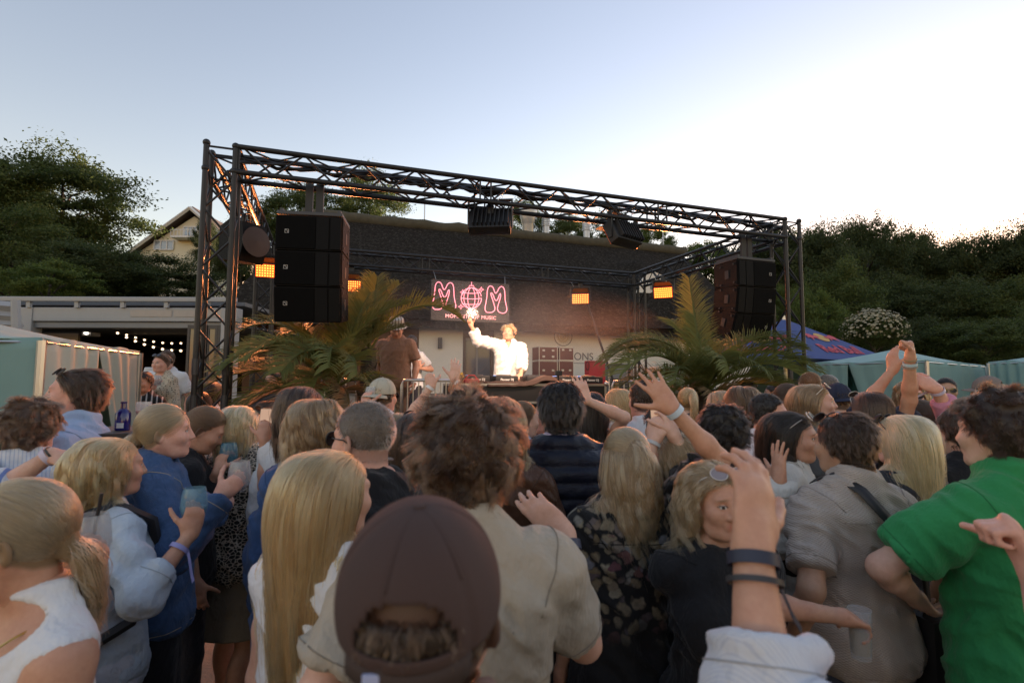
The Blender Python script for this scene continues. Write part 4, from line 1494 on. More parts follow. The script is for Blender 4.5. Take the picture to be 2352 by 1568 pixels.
# ---- thatched house behind the stage
def make_house():
    root = thing('thatched_house', 'white-walled house with a dark thatched roof behind the stage', 'house', st(0, 0))
    root.rotation_euler = (0, 0, SY)
    B = 11.0
    a0 = on_b(560, 760, B)[0]; a1 = on_b(1720, 760, B)[0]
    ze = on_b(1200, 742, B - .55)[1]
    zb = 1.2
    al, dl, dr, = on_b(962, 800, B)[0], on_b(1063, 800, B)[0], on_b(1135, 800, B)[0]
    wall = mat('lime_plaster', (.74, .70, .62), .9, 0, .08, 2.5, .15, 40)
    wood = mat('brown_cladding', (.11, .060, .035), .7, 0, .3, 6)
    dtop = ze - .02
    MB().box((al, B, zb), (dl, B + .3, ze + .2)).box((dr, B, zb), (a1, B + .3, ze + .2)).build('wall', wall, root)
    w2 = MB().box((a0, B + .05, zb), (al, B + .3, ze + .2)).build('wood_wall', wood, root)
    w2['label'] = 'brown wooden end of the house wall'
    nb = 9
    for i in range(nb):
        z0 = zb + 1.0 + i * .22
        if z0 > ze: break
        MB().bbox((a0, B + .015, z0), (al - .01, B + .05, z0 + .212), .006).build('board', wood, w2)
    # back and side walls
    MB().box((a0 - .0, B + .3, zb), (a0 + .3, B + 7, ze + .4)).box((a1 - .3, B + .3, zb), (a1, B + 7, ze + .4)).box((a0, B + 7, zb), (a1, B + 7.3, ze + .4)).build('wall', wall, root)
    # door
    fr = mat('door_frame_brown', (.10, .058, .040), .6, 0, .2, 10)
    d = MB().box((dl, B + .04, zb), (dl + .10, B + .2, dtop)).box((dr - .10, B + .04, zb), (dr, B + .2, dtop)).box((dl + .10, B + .04, dtop - .45), (dr - .10, B + .2, dtop)).build('door', fr, root)
    gl = mat('window_glass', (.10, .11, .13), .08, 0, 0, spec=.7)
    MB().box((dl + .10, B + .12, zb), (dr - .10, B + .14, dtop - .45)).build('pane', gl, d)
    MB().box((dl + .10, B + .09, dtop - .52), (dr - .10, B + .12, dtop - .45)).box((dl + .46, B + .09, zb), (dl + .52, B + .12, dtop - .52)).build('frame', mat('door_rail', (.23, .21, .2), .5), d)
    # wall lamp
    la, lz = on_b(1010, 788, B)
    MB().bbox((la - .06, B - .12, lz - .17), (la + .06, B, lz + .17), .01).build('wall_lamp', DKGREY, root)
    # sun emblem
    sa, sz = on_b(1293, 772, B)
    e = MB()
    rr = .34
    M = Matrix.Translation((sa, B - .012, sz)) @ Matrix.Rotation(R(90), 4, 'X')
    em = MB().lathe([(rr - .03, 0), (rr, 0), (rr, .012), (rr - .03, .012), (rr - .03, 0)], 48, M, cap=False).build('sun_emblem', mat('emblem_grey', (.28, .27, .24), .7), root)
    em['label'] = 'round sun emblem with a face and rays painted on the wall'
    gold = mat('emblem_gold', (.50, .36, .13), .7)
    for k in range(36):
        an = 2 * PI * k / 36; r0, r1 = .16, (.29 if k % 2 else .26)
        x0, z0 = math.cos(an), math.sin(an); tx, tz = -z0, x0
        MB().add([(sa + x0 * r0 + tx * .012, B - .008, sz + z0 * r0 + tz * .012), (sa + x0 * r0 - tx * .012, B - .008, sz + z0 * r0 - tz * .012), (sa + x0 * r1 + tx * .004 * (k % 2) * 3, B - .008, sz + z0 * r1 + tz * .004)], [(0, 1, 2)]).build('ray', gold, em)
    MB().lathe([(0, .0), (.135, .0), (.13, .012), (.0, .016)], 32, M).build('sun_face', mat('emblem_face', (.55, .45, .27), .7), em)
    for x, z, w, h in ((-.045, .035, .028, .012), (.045, .035, .028, .012), (0, -.05, .05, .012), (0, -.005, .014, .05)):
        MB().box((sa + x - w / 2, B - .034, sz + z - h / 2), (sa + x + w / 2, B - .026, sz + z + h / 2)).build('face_mark', mat('emblem_grey', (.28, .27, .24), .7), em)
    # lettering
    ta, tz = on_b(1304, 826, B)
    tx = text_obj('wall_lettering', 'TONS', .36, mat('lettering_grey', (.16, .16, .16), .6), .01, root)
    tx.location = (ta, B - .012, tz); tx.rotation_euler = (R(90), 0, 0)
    MB().box((ta - .02, B - .01, tz - .12), (ta + 1.35, B - .003, tz - .10)).build('lettering_rule', mat('lettering_grey', (.16, .16, .16), .6), root)
    # roof
    th, t, p, o = nt('thatch'); b = NB(t)
    co = b.coord()
    f = b.noise(b.mapping(co, (9, 9, 2.5)), 1.0, 6, .75); f2 = b.noise(co, 1.1, 4, .6); f3 = b.noise(co, 9, 5, .9)
    c = b.mix(f, (.010, .009, .008), (.085, .074, .064)); c = b.mix(b.math('MULTIPLY', f2, .5), c, (.050, .046, .040)); c = b.mix(b.ramp(f3, [(.50, 0.0), (.66, .8)]), c, (.17, .155, .135))
    b.l(c, p.inputs['Base Color']); p.inputs['Roughness'].default_value = 1; p.inputs['Specular IOR Level'].default_value = .05
    b.l(b.bump(b.math('ADD', f, b.math('MULTIPLY', f3, 2.0)), 1.0, .12), p.inputs['Normal'])
    Br = B + 4.2
    rl, zl = on_b(715, 503, Br); rr_, zr = on_b(1560, 572, Br)
    zr_ = (zl + zr) / 2
    el = on_b(505, 700, B - .6)[0]; er = on_b(1745, 760, B - .6)[0]
    n, m = 90, 26
    vs, fs = [], []
    for j in range(m + 1):
        t_ = j / m
        for i in range(n + 1):
            u = i / n
            a = (el + (er - el) * u) * (1 - t_) + (rl + (rr_ - rl) * u) * t_
            bb = (B - .6) + (Br - B + .6) * t_
            z = ze + (zr_ - ze) * (t_ ** .96) + .05 * mnoise.noise(Vector((a * .7, bb * .7, 0))) + .02 * mnoise.noise(Vector((a * 3, bb * 3, 5)))
            # eyebrow dormer on the right
            ad, _ = on_b(1500, 640, B + 1.2)
            z += .75 * math.exp(-((a - ad) / .75) ** 2) * smooth((t_ - .05) / .25) * smooth((.80 - t_) / .3)
            vs.append((a, bb, z))
    for j in range(m):
        for i in range(n): fs.append((j * (n + 1) + i, j * (n + 1) + i + 1, (j + 1) * (n + 1) + i + 1, (j + 1) * (n + 1) + i))
    k = len(vs)
    vs += [(el, B - .6, ze - .28), (er, B - .6, ze - .28), (el, B + 9, ze), (er, B + 9, ze), (el, B + .4, ze - .2), (er, B + .4, ze - .2)]
    fs += [(k, k + 1, n, 0), (k + 4, k + 5, k + 1, k)]
    fs += [(0, m * (n + 1), k + 2), (n, k + 3, m * (n + 1) + n), (m * (n + 1), m * (n + 1) + n, k + 3, k + 2)]
    rf = MB().add(vs, fs).build('roof', th, root, True, R(50))
    # lumpy ridge roll
    pts = [(rl - .3 + (rr_ - rl + .6) * i / 60, Br, zr_ + .02 + .06 * mnoise.noise(Vector((i * .35, 2, 7)))) for i in range(61)]
    MB().tube(pts, [.24 + .05 * mnoise.noise(Vector((i * .5, 9, 1))) for i in range(61)], 12).build('ridge', mat('mossy_ridge', (.085, .075, .050), 1, 0, .5, 5, .8, 30), rf, True, None)
    # dormer face and its window
    ad, zd = on_b(1492, 652, B + .9)
    MB().prism([(-.75, -.42), (.75, -.42), (.62, -.05), (.35, .28), (0, .40), (-.35, .28), (-.62, -.05)], .12, Matrix.Translation((ad, B + .55, zd))).build('dormer_front', wall, rf)
    MB().prism([(-.3, -.28), (.3, -.28), (.3, .1), (-.3, .1)], .03, Matrix.Translation((ad + .1, B + .52, zd))).build('dormer_window', gl, rf)
    # vents on the far slope
    galv = mat('galvanised_steel', (.50, .52, .54), .4, .6, .12, 6)
    bv = Br + .9
    for px, top, bot, w, kind in ((1213, 478, 540, 28, 1), (1254, 500, 543, 16, 0), (1347, 512, 552, 16, 0)):
        a, z1 = on_b(px, top, bv); _, z0 = on_b(px, bot, bv); r = w / 2 / CAM_F * 22
        M = Matrix.Translation((a, bv, 0))
        if kind: pr = [(r, z0 - 1.2), (r, z0 + (z1 - z0) * .38), (r * 1.05, z0 + (z1 - z0) * .4), (r * 1.6, z1 - .18), (r * 1.5, z1), (r * .8, z1 + .05), (r * .6, z1 + .15), (.0, z1 + .22)]
        else:
            pr = [(r, z0 - 1.2), (r, z0 + (z1 - z0) * .55)]
            for q in range(5): zz = z0 + (z1 - z0) * (.55 + .09 * q); pr += [(r * 1.3, zz), (r * 1.3, zz + .05), (r * 1.1, zz + .055)]
            pr += [(0, z1)]
        v = MB().lathe(pr, 20, M).build('roof_vent', galv, rf, True, R(30))
    MB().tube([(on_b(975, 500, Br)[0], Br, zr_), (on_b(975, 500, Br)[0], Br, zr_ + 2.3)], .025, 6).build('lightning_rod', galv, rf)
    MB().tube([(on_b(1522, 500, Br)[0], Br, zr_), (on_b(1522, 500, Br)[0], Br, zr_ + 1.5)], .02, 6).build('lightning_rod', galv, rf)


def text_obj(name, s, size, m, ext=.004, parent=None, align='LEFT', bold=0.0, space=1.0):
    cu = bpy.data.curves.new(name, 'FONT')
    cu.body = s; cu.size = size; cu.extrude = ext / 2; cu.align_x = align; cu.offset = bold; cu.space_character = space
    o = bpy.data.objects.new(name, cu); COL.objects.link(o)
    dg = bpy.context.evaluated_depsgraph_get()
    me = bpy.data.meshes.new_from_object(o.evaluated_get(dg))
    me.name = name
    bpy.data.objects.remove(o); bpy.data.curves.remove(cu)
    me.materials.clear()
    return link(name, me, m, parent)


make_house()


# ---- grey marquee terrace on the left
def make_marquee():
    root = thing('marquee', 'grey framed restaurant conservatory with open front on the left', 'conservatory')
    D = 11.0
    g = GREYP
    xl, xr = at(-160, 700, D).x, at(545, 700, D).x
    z = lambda py: at(300, py, D).z
    zg = .9
    MB().bbox((xl, D, z(738)), (xr, D + .25, z(706)), .02).build('front_beam', g, root)
    MB().bbox((xl, D + .06, z(752)), (xr, D + .22, z(739)), .01).build('beam_lip', mat('grey_trim', (.22, .225, .23), .55), root)
    MB().bbox((xl, D - .10, z(694)), (xr, D + .02, z(683)), .02).build('top_rail', g, root)
    for px in (70, 180, 285, 385, 480):
        x = at(px, 700, D).x
        MB().box((x - .04, D - .06, z(707)), (x + .04, D, z(693))).build('rail_post', g, root)
    for px in (55, 520):
        x = at(px, 800, D).x
        MB().bbox((x - .13, D - .02, zg), (x + .13, D + .25, z(707)), .015).build('post', g, root)
    # sloping top light with panes
    pane = mat('pale_blind', (.42, .38, .34), .7)
    for px0, px1 in ((300, 395), (400, 470), (474, 520)):
        x0, x1 = at(px0, 720, D).x, at(px1, 720, D).x
        MB().box((x0, D - .012, z(727)), (x1, D - .003, z(712))).build('top_pane', pane, root)
    # roof slats running back
    dk = mat('dark_slats', (.07, .072, .076), .6)
    for i in range(22):
        y0 = D + .4 + i * .34
        MB().box((xl, y0, z(752) + .05 + i * .012), (xr, y0 + .22, z(752) + .09 + i * .012)).build('roof_slat', dk, root)
    MB().box((xl, D + .3, z(752) + .5), (xr, D + 8, z(752) + .58)).build('roof', mat('roof_sheet', (.16, .16, .165), .8), root)
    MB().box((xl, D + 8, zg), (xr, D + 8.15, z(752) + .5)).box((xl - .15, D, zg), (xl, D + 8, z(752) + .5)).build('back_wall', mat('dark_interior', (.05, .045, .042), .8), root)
    MB().box((xl, D, zg - .5), (xr, D + 8, zg)).build('floor_deck', mat('deck_wood', (.10, .075, .055), .7), root)
    # folded glass doors at the right end
    for px in (425, 448, 470, 495):
        x = at(px, 800, D).x
        f = MB().box((x, D + .05, zg), (x + .05, D + .09, z(745))).box((x + .17, D + .05, zg), (x + .22, D + .09, z(745))).box((x + .05, D + .05, zg), (x + .17, D + .09, zg + .08)).box((x + .05, D + .05, z(745) - .08), (x + .17, D + .09, z(745))).build('glass_door', DKGREY, root)
        MB().box((x + .05, D + .065, zg + .08), (x + .17, D + .075, z(745) - .08)).build('pane', mat('window_glass', (.10, .11, .13), .08, 0, 0, spec=.7), f)
    return root, D


marq, MD = make_marquee()
bulb = mat('warm_bulb', (1, .8, .5), .4, 0, 0, emit=(1.0, .72, .38), estr=.7)
rng = random.Random(8)
for s_ in range(2):
    root = thing('string_lights', ('near' if s_ == 0 else 'far') + ' string of small warm bulbs under the conservatory roof', 'string lights', group='string lights')
    A = at(250, 752, MD + .9 + s_ * 2.2); Bq = at(500, 775 if s_ else 795, MD + .9 + s_ * 2.2)
    pts = [A.lerp(Bq, t / 12) + Vector((0, 0, -.25 * math.sin(PI * t / 12))) for t in range(13)]
    MB().tube(pts, .008, 4).build('wire', BLACKP, root)
    for q in pts[1:-1]: MB().lathe([(0, -.05), (.022, -.04), (.028, -.02), (.012, 0)], 8, Matrix.Translation(q)).build('bulb', bulb, root, True)
lamp = thing('ceiling_projector', 'small lit white projector hanging inside the conservatory', 'projector')
q = at(205, 764, MD + 2.5)
MB().bbox(q - Vector((.18, .15, .09)), q + Vector((.18, .15, .09)), .02).build('housing', WHITEP, lamp)
MB().lathe([(0, 0), (.055, 0), (.055, .02), (0, .025)], 16, Matrix.Translation(q + Vector((.05, -.15, 0))) @ Matrix.Rotation(R(90), 4, 'X')).build('lens', mat('lamp_white', (1, 1, .9), .4, 0, 0, emit=(1, .95, .75), estr=1.0), lamp)
MB().tube([q + Vector((0, 0, .09)), q + Vector((0, 0, .5))], .015, 6).build('bracket', DKGREY, lamp)
bd = thing('notice_board', 'pale framed board standing inside the conservatory', 'board')
q = at(130, 775, MD + 1.2)
MB().box(q + Vector((-.5, 0, -.9)), q + Vector((.5, .03, .1))).build('panel', mat('board_cream', (.5, .47, .4), .8), bd)
MB().box(q + Vector((-.54, -.01, .1)), q + Vector((.54, .04, .15))).box(q + Vector((-.54, -.01, -1.2)), q + Vector((-.5, .04, .1))).box(q + Vector((.5, -.01, -1.2)), q + Vector((.54, .04, .1))).build('frame', DKGREY, bd)


# ---- roof terrace rail of the building at the far left edge
lb = thing('grey_canopy', 'end of another grey slatted canopy cut off by the left edge', 'canopy')
for i, (p0, p1) in enumerate((((-150, 690), (35, 705)), ((-150, 712), (40, 728)), ((-150, 735), (45, 748)))):
    A = at(p0[0], p0[1], 9.5); Bq = at(p1[0], p1[1], 9.5)
    MB().tube([A, Bq], .09, 4).build('beam', GREYP, lb)
MB().tube([at(36, 690, 9.4), at(40, 900, 9.4)], .07, 6).build('post', GREYP, lb)


# ---- yellow gabled house on the hill
def hill_house():
    D = 45.0
    root = thing('hill_house', 'yellow gabled house with white windows on the hill between trees', 'house')
    c = mat('yellow_render', (.72, .65, .48), .9, 0, .08, .8)
    A = at(300, 600, D); ap = at(447, 484, D); Bq = at(580, 600, D); lo = A.z - 6
    z0 = at(320, 566, D).z
    M = Matrix.Translation((0, D, 0))
    MB().prism([(A.x + .8, lo), (Bq.x - .8, lo), (Bq.x - .8, z0 - .4), (ap.x, ap.z - .5), (A.x + .8, z0 - .4)], 9, M).build('wall', c, root)
    rf = mat('brown_roof_tile', (.10, .07, .055), .8)
    r = MB()
    for ex, zz in ((A.x, at(300, 590, D).z), (Bq.x, at(580, 600, D).z)):
        d = Vector((ex - ap.x, 0, zz - ap.z)); n = Vector((-d.z, 0, d.x)).normalized()
        if n.z < 0: n = -n
        r.add([ap + Vector((0, -.6, 0)), Vector((ex, D - .6, zz)), Vector((ex, D + 9.5, zz)), ap + Vector((0, 9.5, 0))] + [v + n * .25 for v in (ap + Vector((0, -.6, 0)), Vector((ex, D - .6, zz)), Vector((ex, D + 9.5, zz)), ap + Vector((0, 9.5, 0)))], [(0, 1, 2, 3), (4, 5, 6, 7), (0, 1, 5, 4), (1, 2, 6, 5), (2, 3, 7, 6), (3, 0, 4, 7)])
    ro = r.build('roof', rf, root)
    for ex, zz in ((A.x, at(300, 590, D).z), (Bq.x, at(580, 600, D).z)):
        MB().tube([ap + Vector((0, -.68, .05)), Vector((ex, D - .68, zz + .05))], .16, 4).build('bargeboard', WHITEP, ro)
    for x0, y0, x1, y1 in ((422, 520, 455, 545), (355, 552, 400, 575)):
        P0, P1 = at(x0, y1, D), at(x1, y0, D)
        w = MB().box((P0.x, D - .12, P0.z), (P1.x, D - .02, P0.z + .1)).box((P0.x, D - .12, P1.z - .1), (P1.x, D - .02, P1.z)).build('window', WHITEP, root)
        for k in range(4):
            x = P0.x + (P1.x - P0.x) * k / 3
            MB().box((x - .05, D - .12, P0.z + .1), (x + .05, D - .02, P1.z - .1)).build('mullion', WHITEP, w)
        for k in range(3):
            x = P0.x + (P1.x - P0.x) * k / 3; xx = P0.x + (P1.x - P0.x) * (k + 1) / 3
            MB().box((x + .05, D - .06, P0.z + .1), (xx - .05, D - .04, P1.z - .1)).build('pane', mat('sky_pane', (.30, .36, .45), .1, 0, 0, spec=.8), w)
    P0, P1 = at(408, 552, D), at(470, 536, D)
    bl = MB().box((P0.x, D - 1.0, P0.z), (P1.x, D - .02, P0.z + .15)).build('balcony', WHITEP, root)
    for k in range(9):
        x = P0.x + (P1.x - P0.x) * k / 8; MB().box((x - .02, D - 1.0, P0.z + .15), (x + .02, D - .96, P1.z)).build('baluster', WHITEP, bl)
    MB().box((P0.x, D - 1.02, P1.z), (P1.x, D - .94, P1.z + .07)).build('handrail', WHITEP, bl)


hill_house()
# ================================================================ trees, bushes, grass, palms
def leaf_mat(name, c1, c2, trans=.35):
    key = ('leaf', name)
    if key in MATS: return MATS[key]
    m = bpy.data.materials.new(name); m.use_nodes = True
    t = m.node_tree; b = NB(t); p = t.nodes['Principled BSDF']
    oi = b.n('ObjectInfo'); g = b.n('NewGeometry')
    co = b.coord()
    f = b.noise(co, .9, 3, .6)
    c = b.mix(f, c1, c2)
    c = b.mix(b.math('MULTIPLY', g.outputs['Random Per Island'], .6), c, tuple(x * 1.5 for x in c2))
    c = b.mix(b.math('MULTIPLY', oi.outputs['Random'], .35), c, tuple(x * .5 for x in c1))
    ca = b.n('Attribute', attribute_name='clump')
    c = b.mix(b.math('MULTIPLY', ca.outputs['Fac'], .55), c, tuple(x * y for x, y in zip(c2, (1.45, 1.15, .9))))
    b.l(c, p.inputs['Base Color']); p.inputs['Roughness'].default_value = .6; p.inputs['Specular IOR Level'].default_value = .25
    tr = b.n('BsdfTranslucent'); b.l(b.mix(.5, c, tuple(min(1, x * 2) for x in c2)), tr.inputs[0])
    mx = b.n('MixShader'); mx.inputs[0].default_value = trans
    b.l(p.outputs[0], mx.inputs[1]); b.l(tr.outputs[0], mx.inputs[2]); b.l(mx.outputs[0], t.nodes['Material Output'].inputs[0])
    MATS[key] = m
    return m


LEAF = leaf_mat('beech_leaf', (.032, .052, .016), (.075, .108, .032))
LEAFD = leaf_mat('dark_leaf', (.026, .040, .015), (.056, .080, .028))
LEAFL = leaf_mat('fresh_leaf', (.048, .078, .018), (.10, .145, .036))
BARK = mat('bark', (.055, .045, .036), .9, 0, .3, 9, .6, 22)


def crown_mesh(name, seed, n_clump, n_leaf, leaf, shape=(1, 1, 1), droop=.0):
    """unit crown: radius 1, centre at 0; many leaf-sized faces gathered in spray-like clumps"""
    rng = np.random.RandomState(seed)
    C = rng.normal(size=(n_clump, 3)); C = C / np.linalg.norm(C, axis=1, keepdims=True)
    rr = rng.uniform(.25, 1, n_clump) ** .45
    C = C * rr[:, None] * .84
    C[:, 2] = np.where(C[:, 2] < 0, C[:, 2] * .75, C[:, 2])
    lump = 1 + .22 * vnoise(C, 1.6, seed); C = C * lump[:, None]
    cs = rng.uniform(.10, .27, n_clump)
    k = rng.randint(0, n_clump, n_leaf)
    off = rng.normal(size=(n_leaf, 3)); off /= np.linalg.norm(off, axis=1, keepdims=True)
    off *= (rng.uniform(0, 1, n_leaf) ** .5)[:, None] * cs[k][:, None] * np.array([1.25, 1.25, .62])
    out = C[k] / (np.linalg.norm(C[k], axis=1, keepdims=True) + 1e-6)
    P = C[k] + off + out * (rng.uniform(0, 1, n_leaf) ** 4 * .22)[:, None]
    P[:, 2] -= droop * rng.uniform(0, 1, n_leaf)
    P = P * np.array(shape)
    nrm = rng.normal(size=(n_leaf, 3)) + np.array([0, 0, .9]) + out * .5; nrm /= np.linalg.norm(nrm, axis=1, keepdims=True)
    u = np.cross(nrm, rng.normal(size=(n_leaf, 3))); u /= np.linalg.norm(u, axis=1, keepdims=True)
    w = np.cross(nrm, u)
    L = leaf * rng.uniform(.6, 1.35, n_leaf)[:, None]
    V = np.stack([P - u * L, P + w * L * .5 + nrm * L * .12, P + u * L, P - w * L * .5 + nrm * L * .12], 1).reshape(-1, 3)
    F = np.arange(n_leaf * 4).reshape(-1, 4)
    me = np_mesh(name, V, F, False)
    at_ = me.attributes.new('clump', 'FLOAT', 'POINT')
    at_.data.foreach_set('value', np.repeat(rng.uniform(0, 1, n_clump)[k], 4).astype(F32))
    return me


CROWNS = [crown_mesh('crown', 1, 100, 46000, .021), crown_mesh('crown', 2, 120, 46000, .020, (1, 1, 1)), crown_mesh('crown', 3, 85, 44000, .022), crown_mesh('crown', 4, 80, 22000, .028, (1, 1, .8))]


def trunk_mesh(name, seed, h, r, spread):
    """tapered trunk with limbs, top of the trunk at h"""
    rng = random.Random(seed)
    b = MB()
    pts = [Vector((rng.uniform(-.12, .12) * r * i * .6, rng.uniform(-.12, .12) * r * i * .6, h * i / 6)) for i in range(7)]
    b.tube(pts, [r * (1.25 if i == 0 else 1 - .10 * i) for i in range(7)], 9)
    for k in range(9):
        q = pts[3 + k % 4]
        an = k * 2.4 + rng.uniform(-.4, .4)
        e = q + Vector((math.cos(an) * spread * rng.uniform(.5, .9), math.sin(an) * spread * rng.uniform(.5, .9), spread * rng.uniform(.25, .9)))
        mid = q.lerp(e, .5) + Vector((0, 0, .12 * spread))
        b.tube([q, mid, e], [r * .45, r * .28, r * .08], 6)
        for s in range(2):
            e2 = mid + Vector((math.cos(an + (s - .5) * 1.6), math.sin(an + (s - .5) * 1.6), .7)) * spread * .45
            b.tube([mid, e2], [r * .2, r * .05], 5)
    return b.mesh(name, True)


def tree(label, px, py_top, py_bot, wpx, D, crown=0, lm=LEAF, name='tree', seed=0, base=None, cat='tree', group=None, depth=None):
    """crown spans py_top..py_bot and wpx pixels at depth D; the trunk goes down to the ground"""
    T, Bt = at(px, py_top, D), at(px, py_bot, D)
    rz = (T.z - Bt.z) / 2 / .98; rx = wpx / 2 / CAM_F * D * 1.02
    cz = (T.z + Bt.z) / 2
    g = ground_z(T.x, D) - .1 if base is None else base
    root = thing(name, label, cat, (T.x, D, g), seed * 1.3, group)
    top = max(cz - g, .3)
    link('trunk', trunk_mesh('trunk', seed, top, max(.06, .035 * (T.z - g) * .5), rx * .6), BARK, root)
    c = link('crown', CROWNS[crown], lm, root)
    c.location = (0, 0, cz - g); c.scale = (rx, depth or rx, rz); c.rotation_euler = (0, 0, seed * .9)
    return root


# left: the big beech on the bank, the trees and shrubs below it
tree('tall beech with a spreading crown against the sky on the far left bank', 150, 330, 640, 370, 27, 0, LEAF, 'beech_tree', 1)
tree('beech filling the upper left corner of the bank beside the tall one', -30, 345, 640, 260, 25, 1, LEAF, 'beech_tree', 2)
tree('rounded tree at the left edge below the tall beech', 40, 470, 720, 300, 21, 2, LEAF, 'beech_tree', 3)
tree('dark shrubby tree directly above the conservatory roof', 230, 555, 730, 300, 20, 1, LEAFD, 'leafy_tree', 4)
tree('dark hedge-like tree between the yellow house and the conservatory', 390, 592, 730, 260, 22, 2, LEAFD, 'leafy_tree', 5)
tree('light green young tree low at the left over the conservatory rail', 120, 580, 720, 190, 17, 3, LEAFL, 'leafy_tree', 6)
tree('slim feathery conifer in front of the yellow house', 476, 500, 640, 70, 36, 1, LEAFD, 'conifer', 7)
tree('tree showing through the left truss tower', 560, 500, 700, 130, 30, 2, LEAFD, 'leafy_tree', 8)
# centre: trees above the thatched roof
tree('broad dark tree over the left end of the thatched roof', 690, 410, 640, 220, 33, 0, LEAF, 'leafy_tree', 9)
tree('tree over the roof ridge right of the hanging speakers', 850, 395, 600, 200, 34, 2, LEAF, 'leafy_tree', 10)
tree('small tree behind the big roof vent', 1205, 450, 640, 120, 36, 1, LEAF, 'leafy_tree', 11)
tree('tree between the two roof vents and the right wash light', 1300, 480, 640, 130, 37, 0, LEAF, 'leafy_tree', 12)
tree('tree behind the right wash light', 1400, 490, 660, 150, 36, 2, LEAF, 'leafy_tree', 13)
tree('rounded tree right of the wash lights above the ridge', 1500, 505, 660, 120, 35, 1, LEAFL, 'leafy_tree', 14)
tree('pale sunlit small tree above the right end of the roof', 1620, 535, 660, 120, 40, 3, LEAFL, 'leafy_tree', 15)
# right: the wood on the slope
WOOD = [(1760, 520, 800, 200, 36, 2, LEAFD, 'dark tree behind the right truss tower'), (1880, 495, 800, 200, 34, 0, LEAFD, 'wood tree just right of the truss with a domed top'), (1985, 488, 760, 190, 37, 1, LEAFD, 'tallest domed tree on the wooded slope'),
        (2075, 505, 800, 180, 40, 0, LEAFD, 'wood tree with wispy twigs left of the bright gap'), (2150, 560, 800, 180, 41, 2, LEAFD, 'low tree under the bright gap in the skyline'), (2235, 525, 800, 190, 38, 1, LEAFD, 'wood tree right of the bright gap'),
        (2330, 498, 800, 200, 36, 0, LEAFD, 'high tree at the right edge of the wood'), (2450, 480, 800, 240, 36, 2, LEAFD, 'tree continuing the wood beyond the right edge'), (1925, 600, 860, 190, 27, 2, LEAF, 'nearer tree low on the slope right of the truss'),
        (2050, 620, 860, 200, 29, 0, LEAFD, 'dark shade tree above the flowering bush'), (2180, 630, 860, 230, 27, 1, LEAFD, 'dark understorey tree behind the raised arms'), (2310, 640, 850, 220, 25, 2, LEAF, 'bushy tree at the right edge behind the tents'),
        (2120, 720, 870, 190, 22, 0, LEAFD, 'dense low shrub right of the flowering bush'), (2260, 730, 870, 230, 20, 1, LEAF, 'green shrub behind the right tent'), (2420, 690, 870, 220, 20, 2, LEAF, 'shrub at the far right beyond the tents'),
        (1880, 640, 860, 130, 21, 3, LEAFL, 'fresh green bush beside the right truss tower'), (1800, 660, 830, 150, 24, 2, LEAFL, 'bright green shrub seen through the right tower'), (1700, 560, 800, 160, 40, 1, LEAFD, 'dark tree behind the right speakers')]
for i, (px, t_, b_, w, D, c, lm, lab) in enumerate(WOOD):
    tree(lab, px, t_, b_, w, D, c, lm, 'wood_tree', 20 + i, group='trees of the wood on the right')
# rows farther back close the gaps low down
for i in range(16):
    px = 1700 + i * 62
    tree('background tree filling the wood, %s from the truss side' % ('first second third fourth fifth sixth seventh eighth ninth tenth eleventh twelfth thirteenth fourteenth fifteenth sixteenth'.split()[i]), px, (545, 535, 528, 520, 522, 530, 545, 572, 575, 560, 545, 535, 525, 522, 520, 520)[i], 860, 190, 50 + (i % 3) * 3, i % 3, LEAFD, 'wood_tree', 50 + i, group='background row of the wood')
for i in range(9):
    tree('tree of the back row closing the left bank, %s from the left' % ('first second third fourth fifth sixth seventh eighth ninth'.split()[i]), -120 + i * 85, (470, 430, 440, 480, 560, 600, 600, 560, 545)[i], 720, 190, 40 + (i % 2) * 4 if i < 4 else 50, i % 3, LEAFD, 'bank_tree', 80 + i, group='back row on the left bank')
# flowering bush
fb = tree('cream flowering elder bush between the parasol and the tent', 2005, 708, 815, 135, 19, 3, LEAF, 'flowering_bush', 90, cat='bush')
fl = MB()
rg = np.random.RandomState(4)
P = rg.normal(size=(900, 3)); P /= np.linalg.norm(P, axis=1, keepdims=True); P *= rg.uniform(.8, 1.02, (900, 1)); P[:, 2] = np.where(P[:, 2] < -.3, -P[:, 2], P[:, 2])
n_ = P + rg.normal(size=P.shape) * .3; n_ /= np.linalg.norm(n_, axis=1, keepdims=True)
u_ = np.cross(n_, rg.normal(size=P.shape)); u_ /= np.linalg.norm(u_, axis=1, keepdims=True); w_ = np.cross(n_, u_); Ls = rg.uniform(.03, .06, (900, 1))
V_ = np.stack([P - u_ * Ls, P + w_ * Ls, P + u_ * Ls, P - w_ * Ls], 1).reshape(-1, 3)
fo = link('flowers', np_mesh('flowers', V_, np.arange(3600).reshape(-1, 4), False), mat('cream_flower', (.30, .28, .19), .8), fb)
cr = [c for c in fb.children if c.name.startswith('crown')][0]
fo.location = cr.location; fo.scale = cr.scale
fo['kind'] = 'stuff'


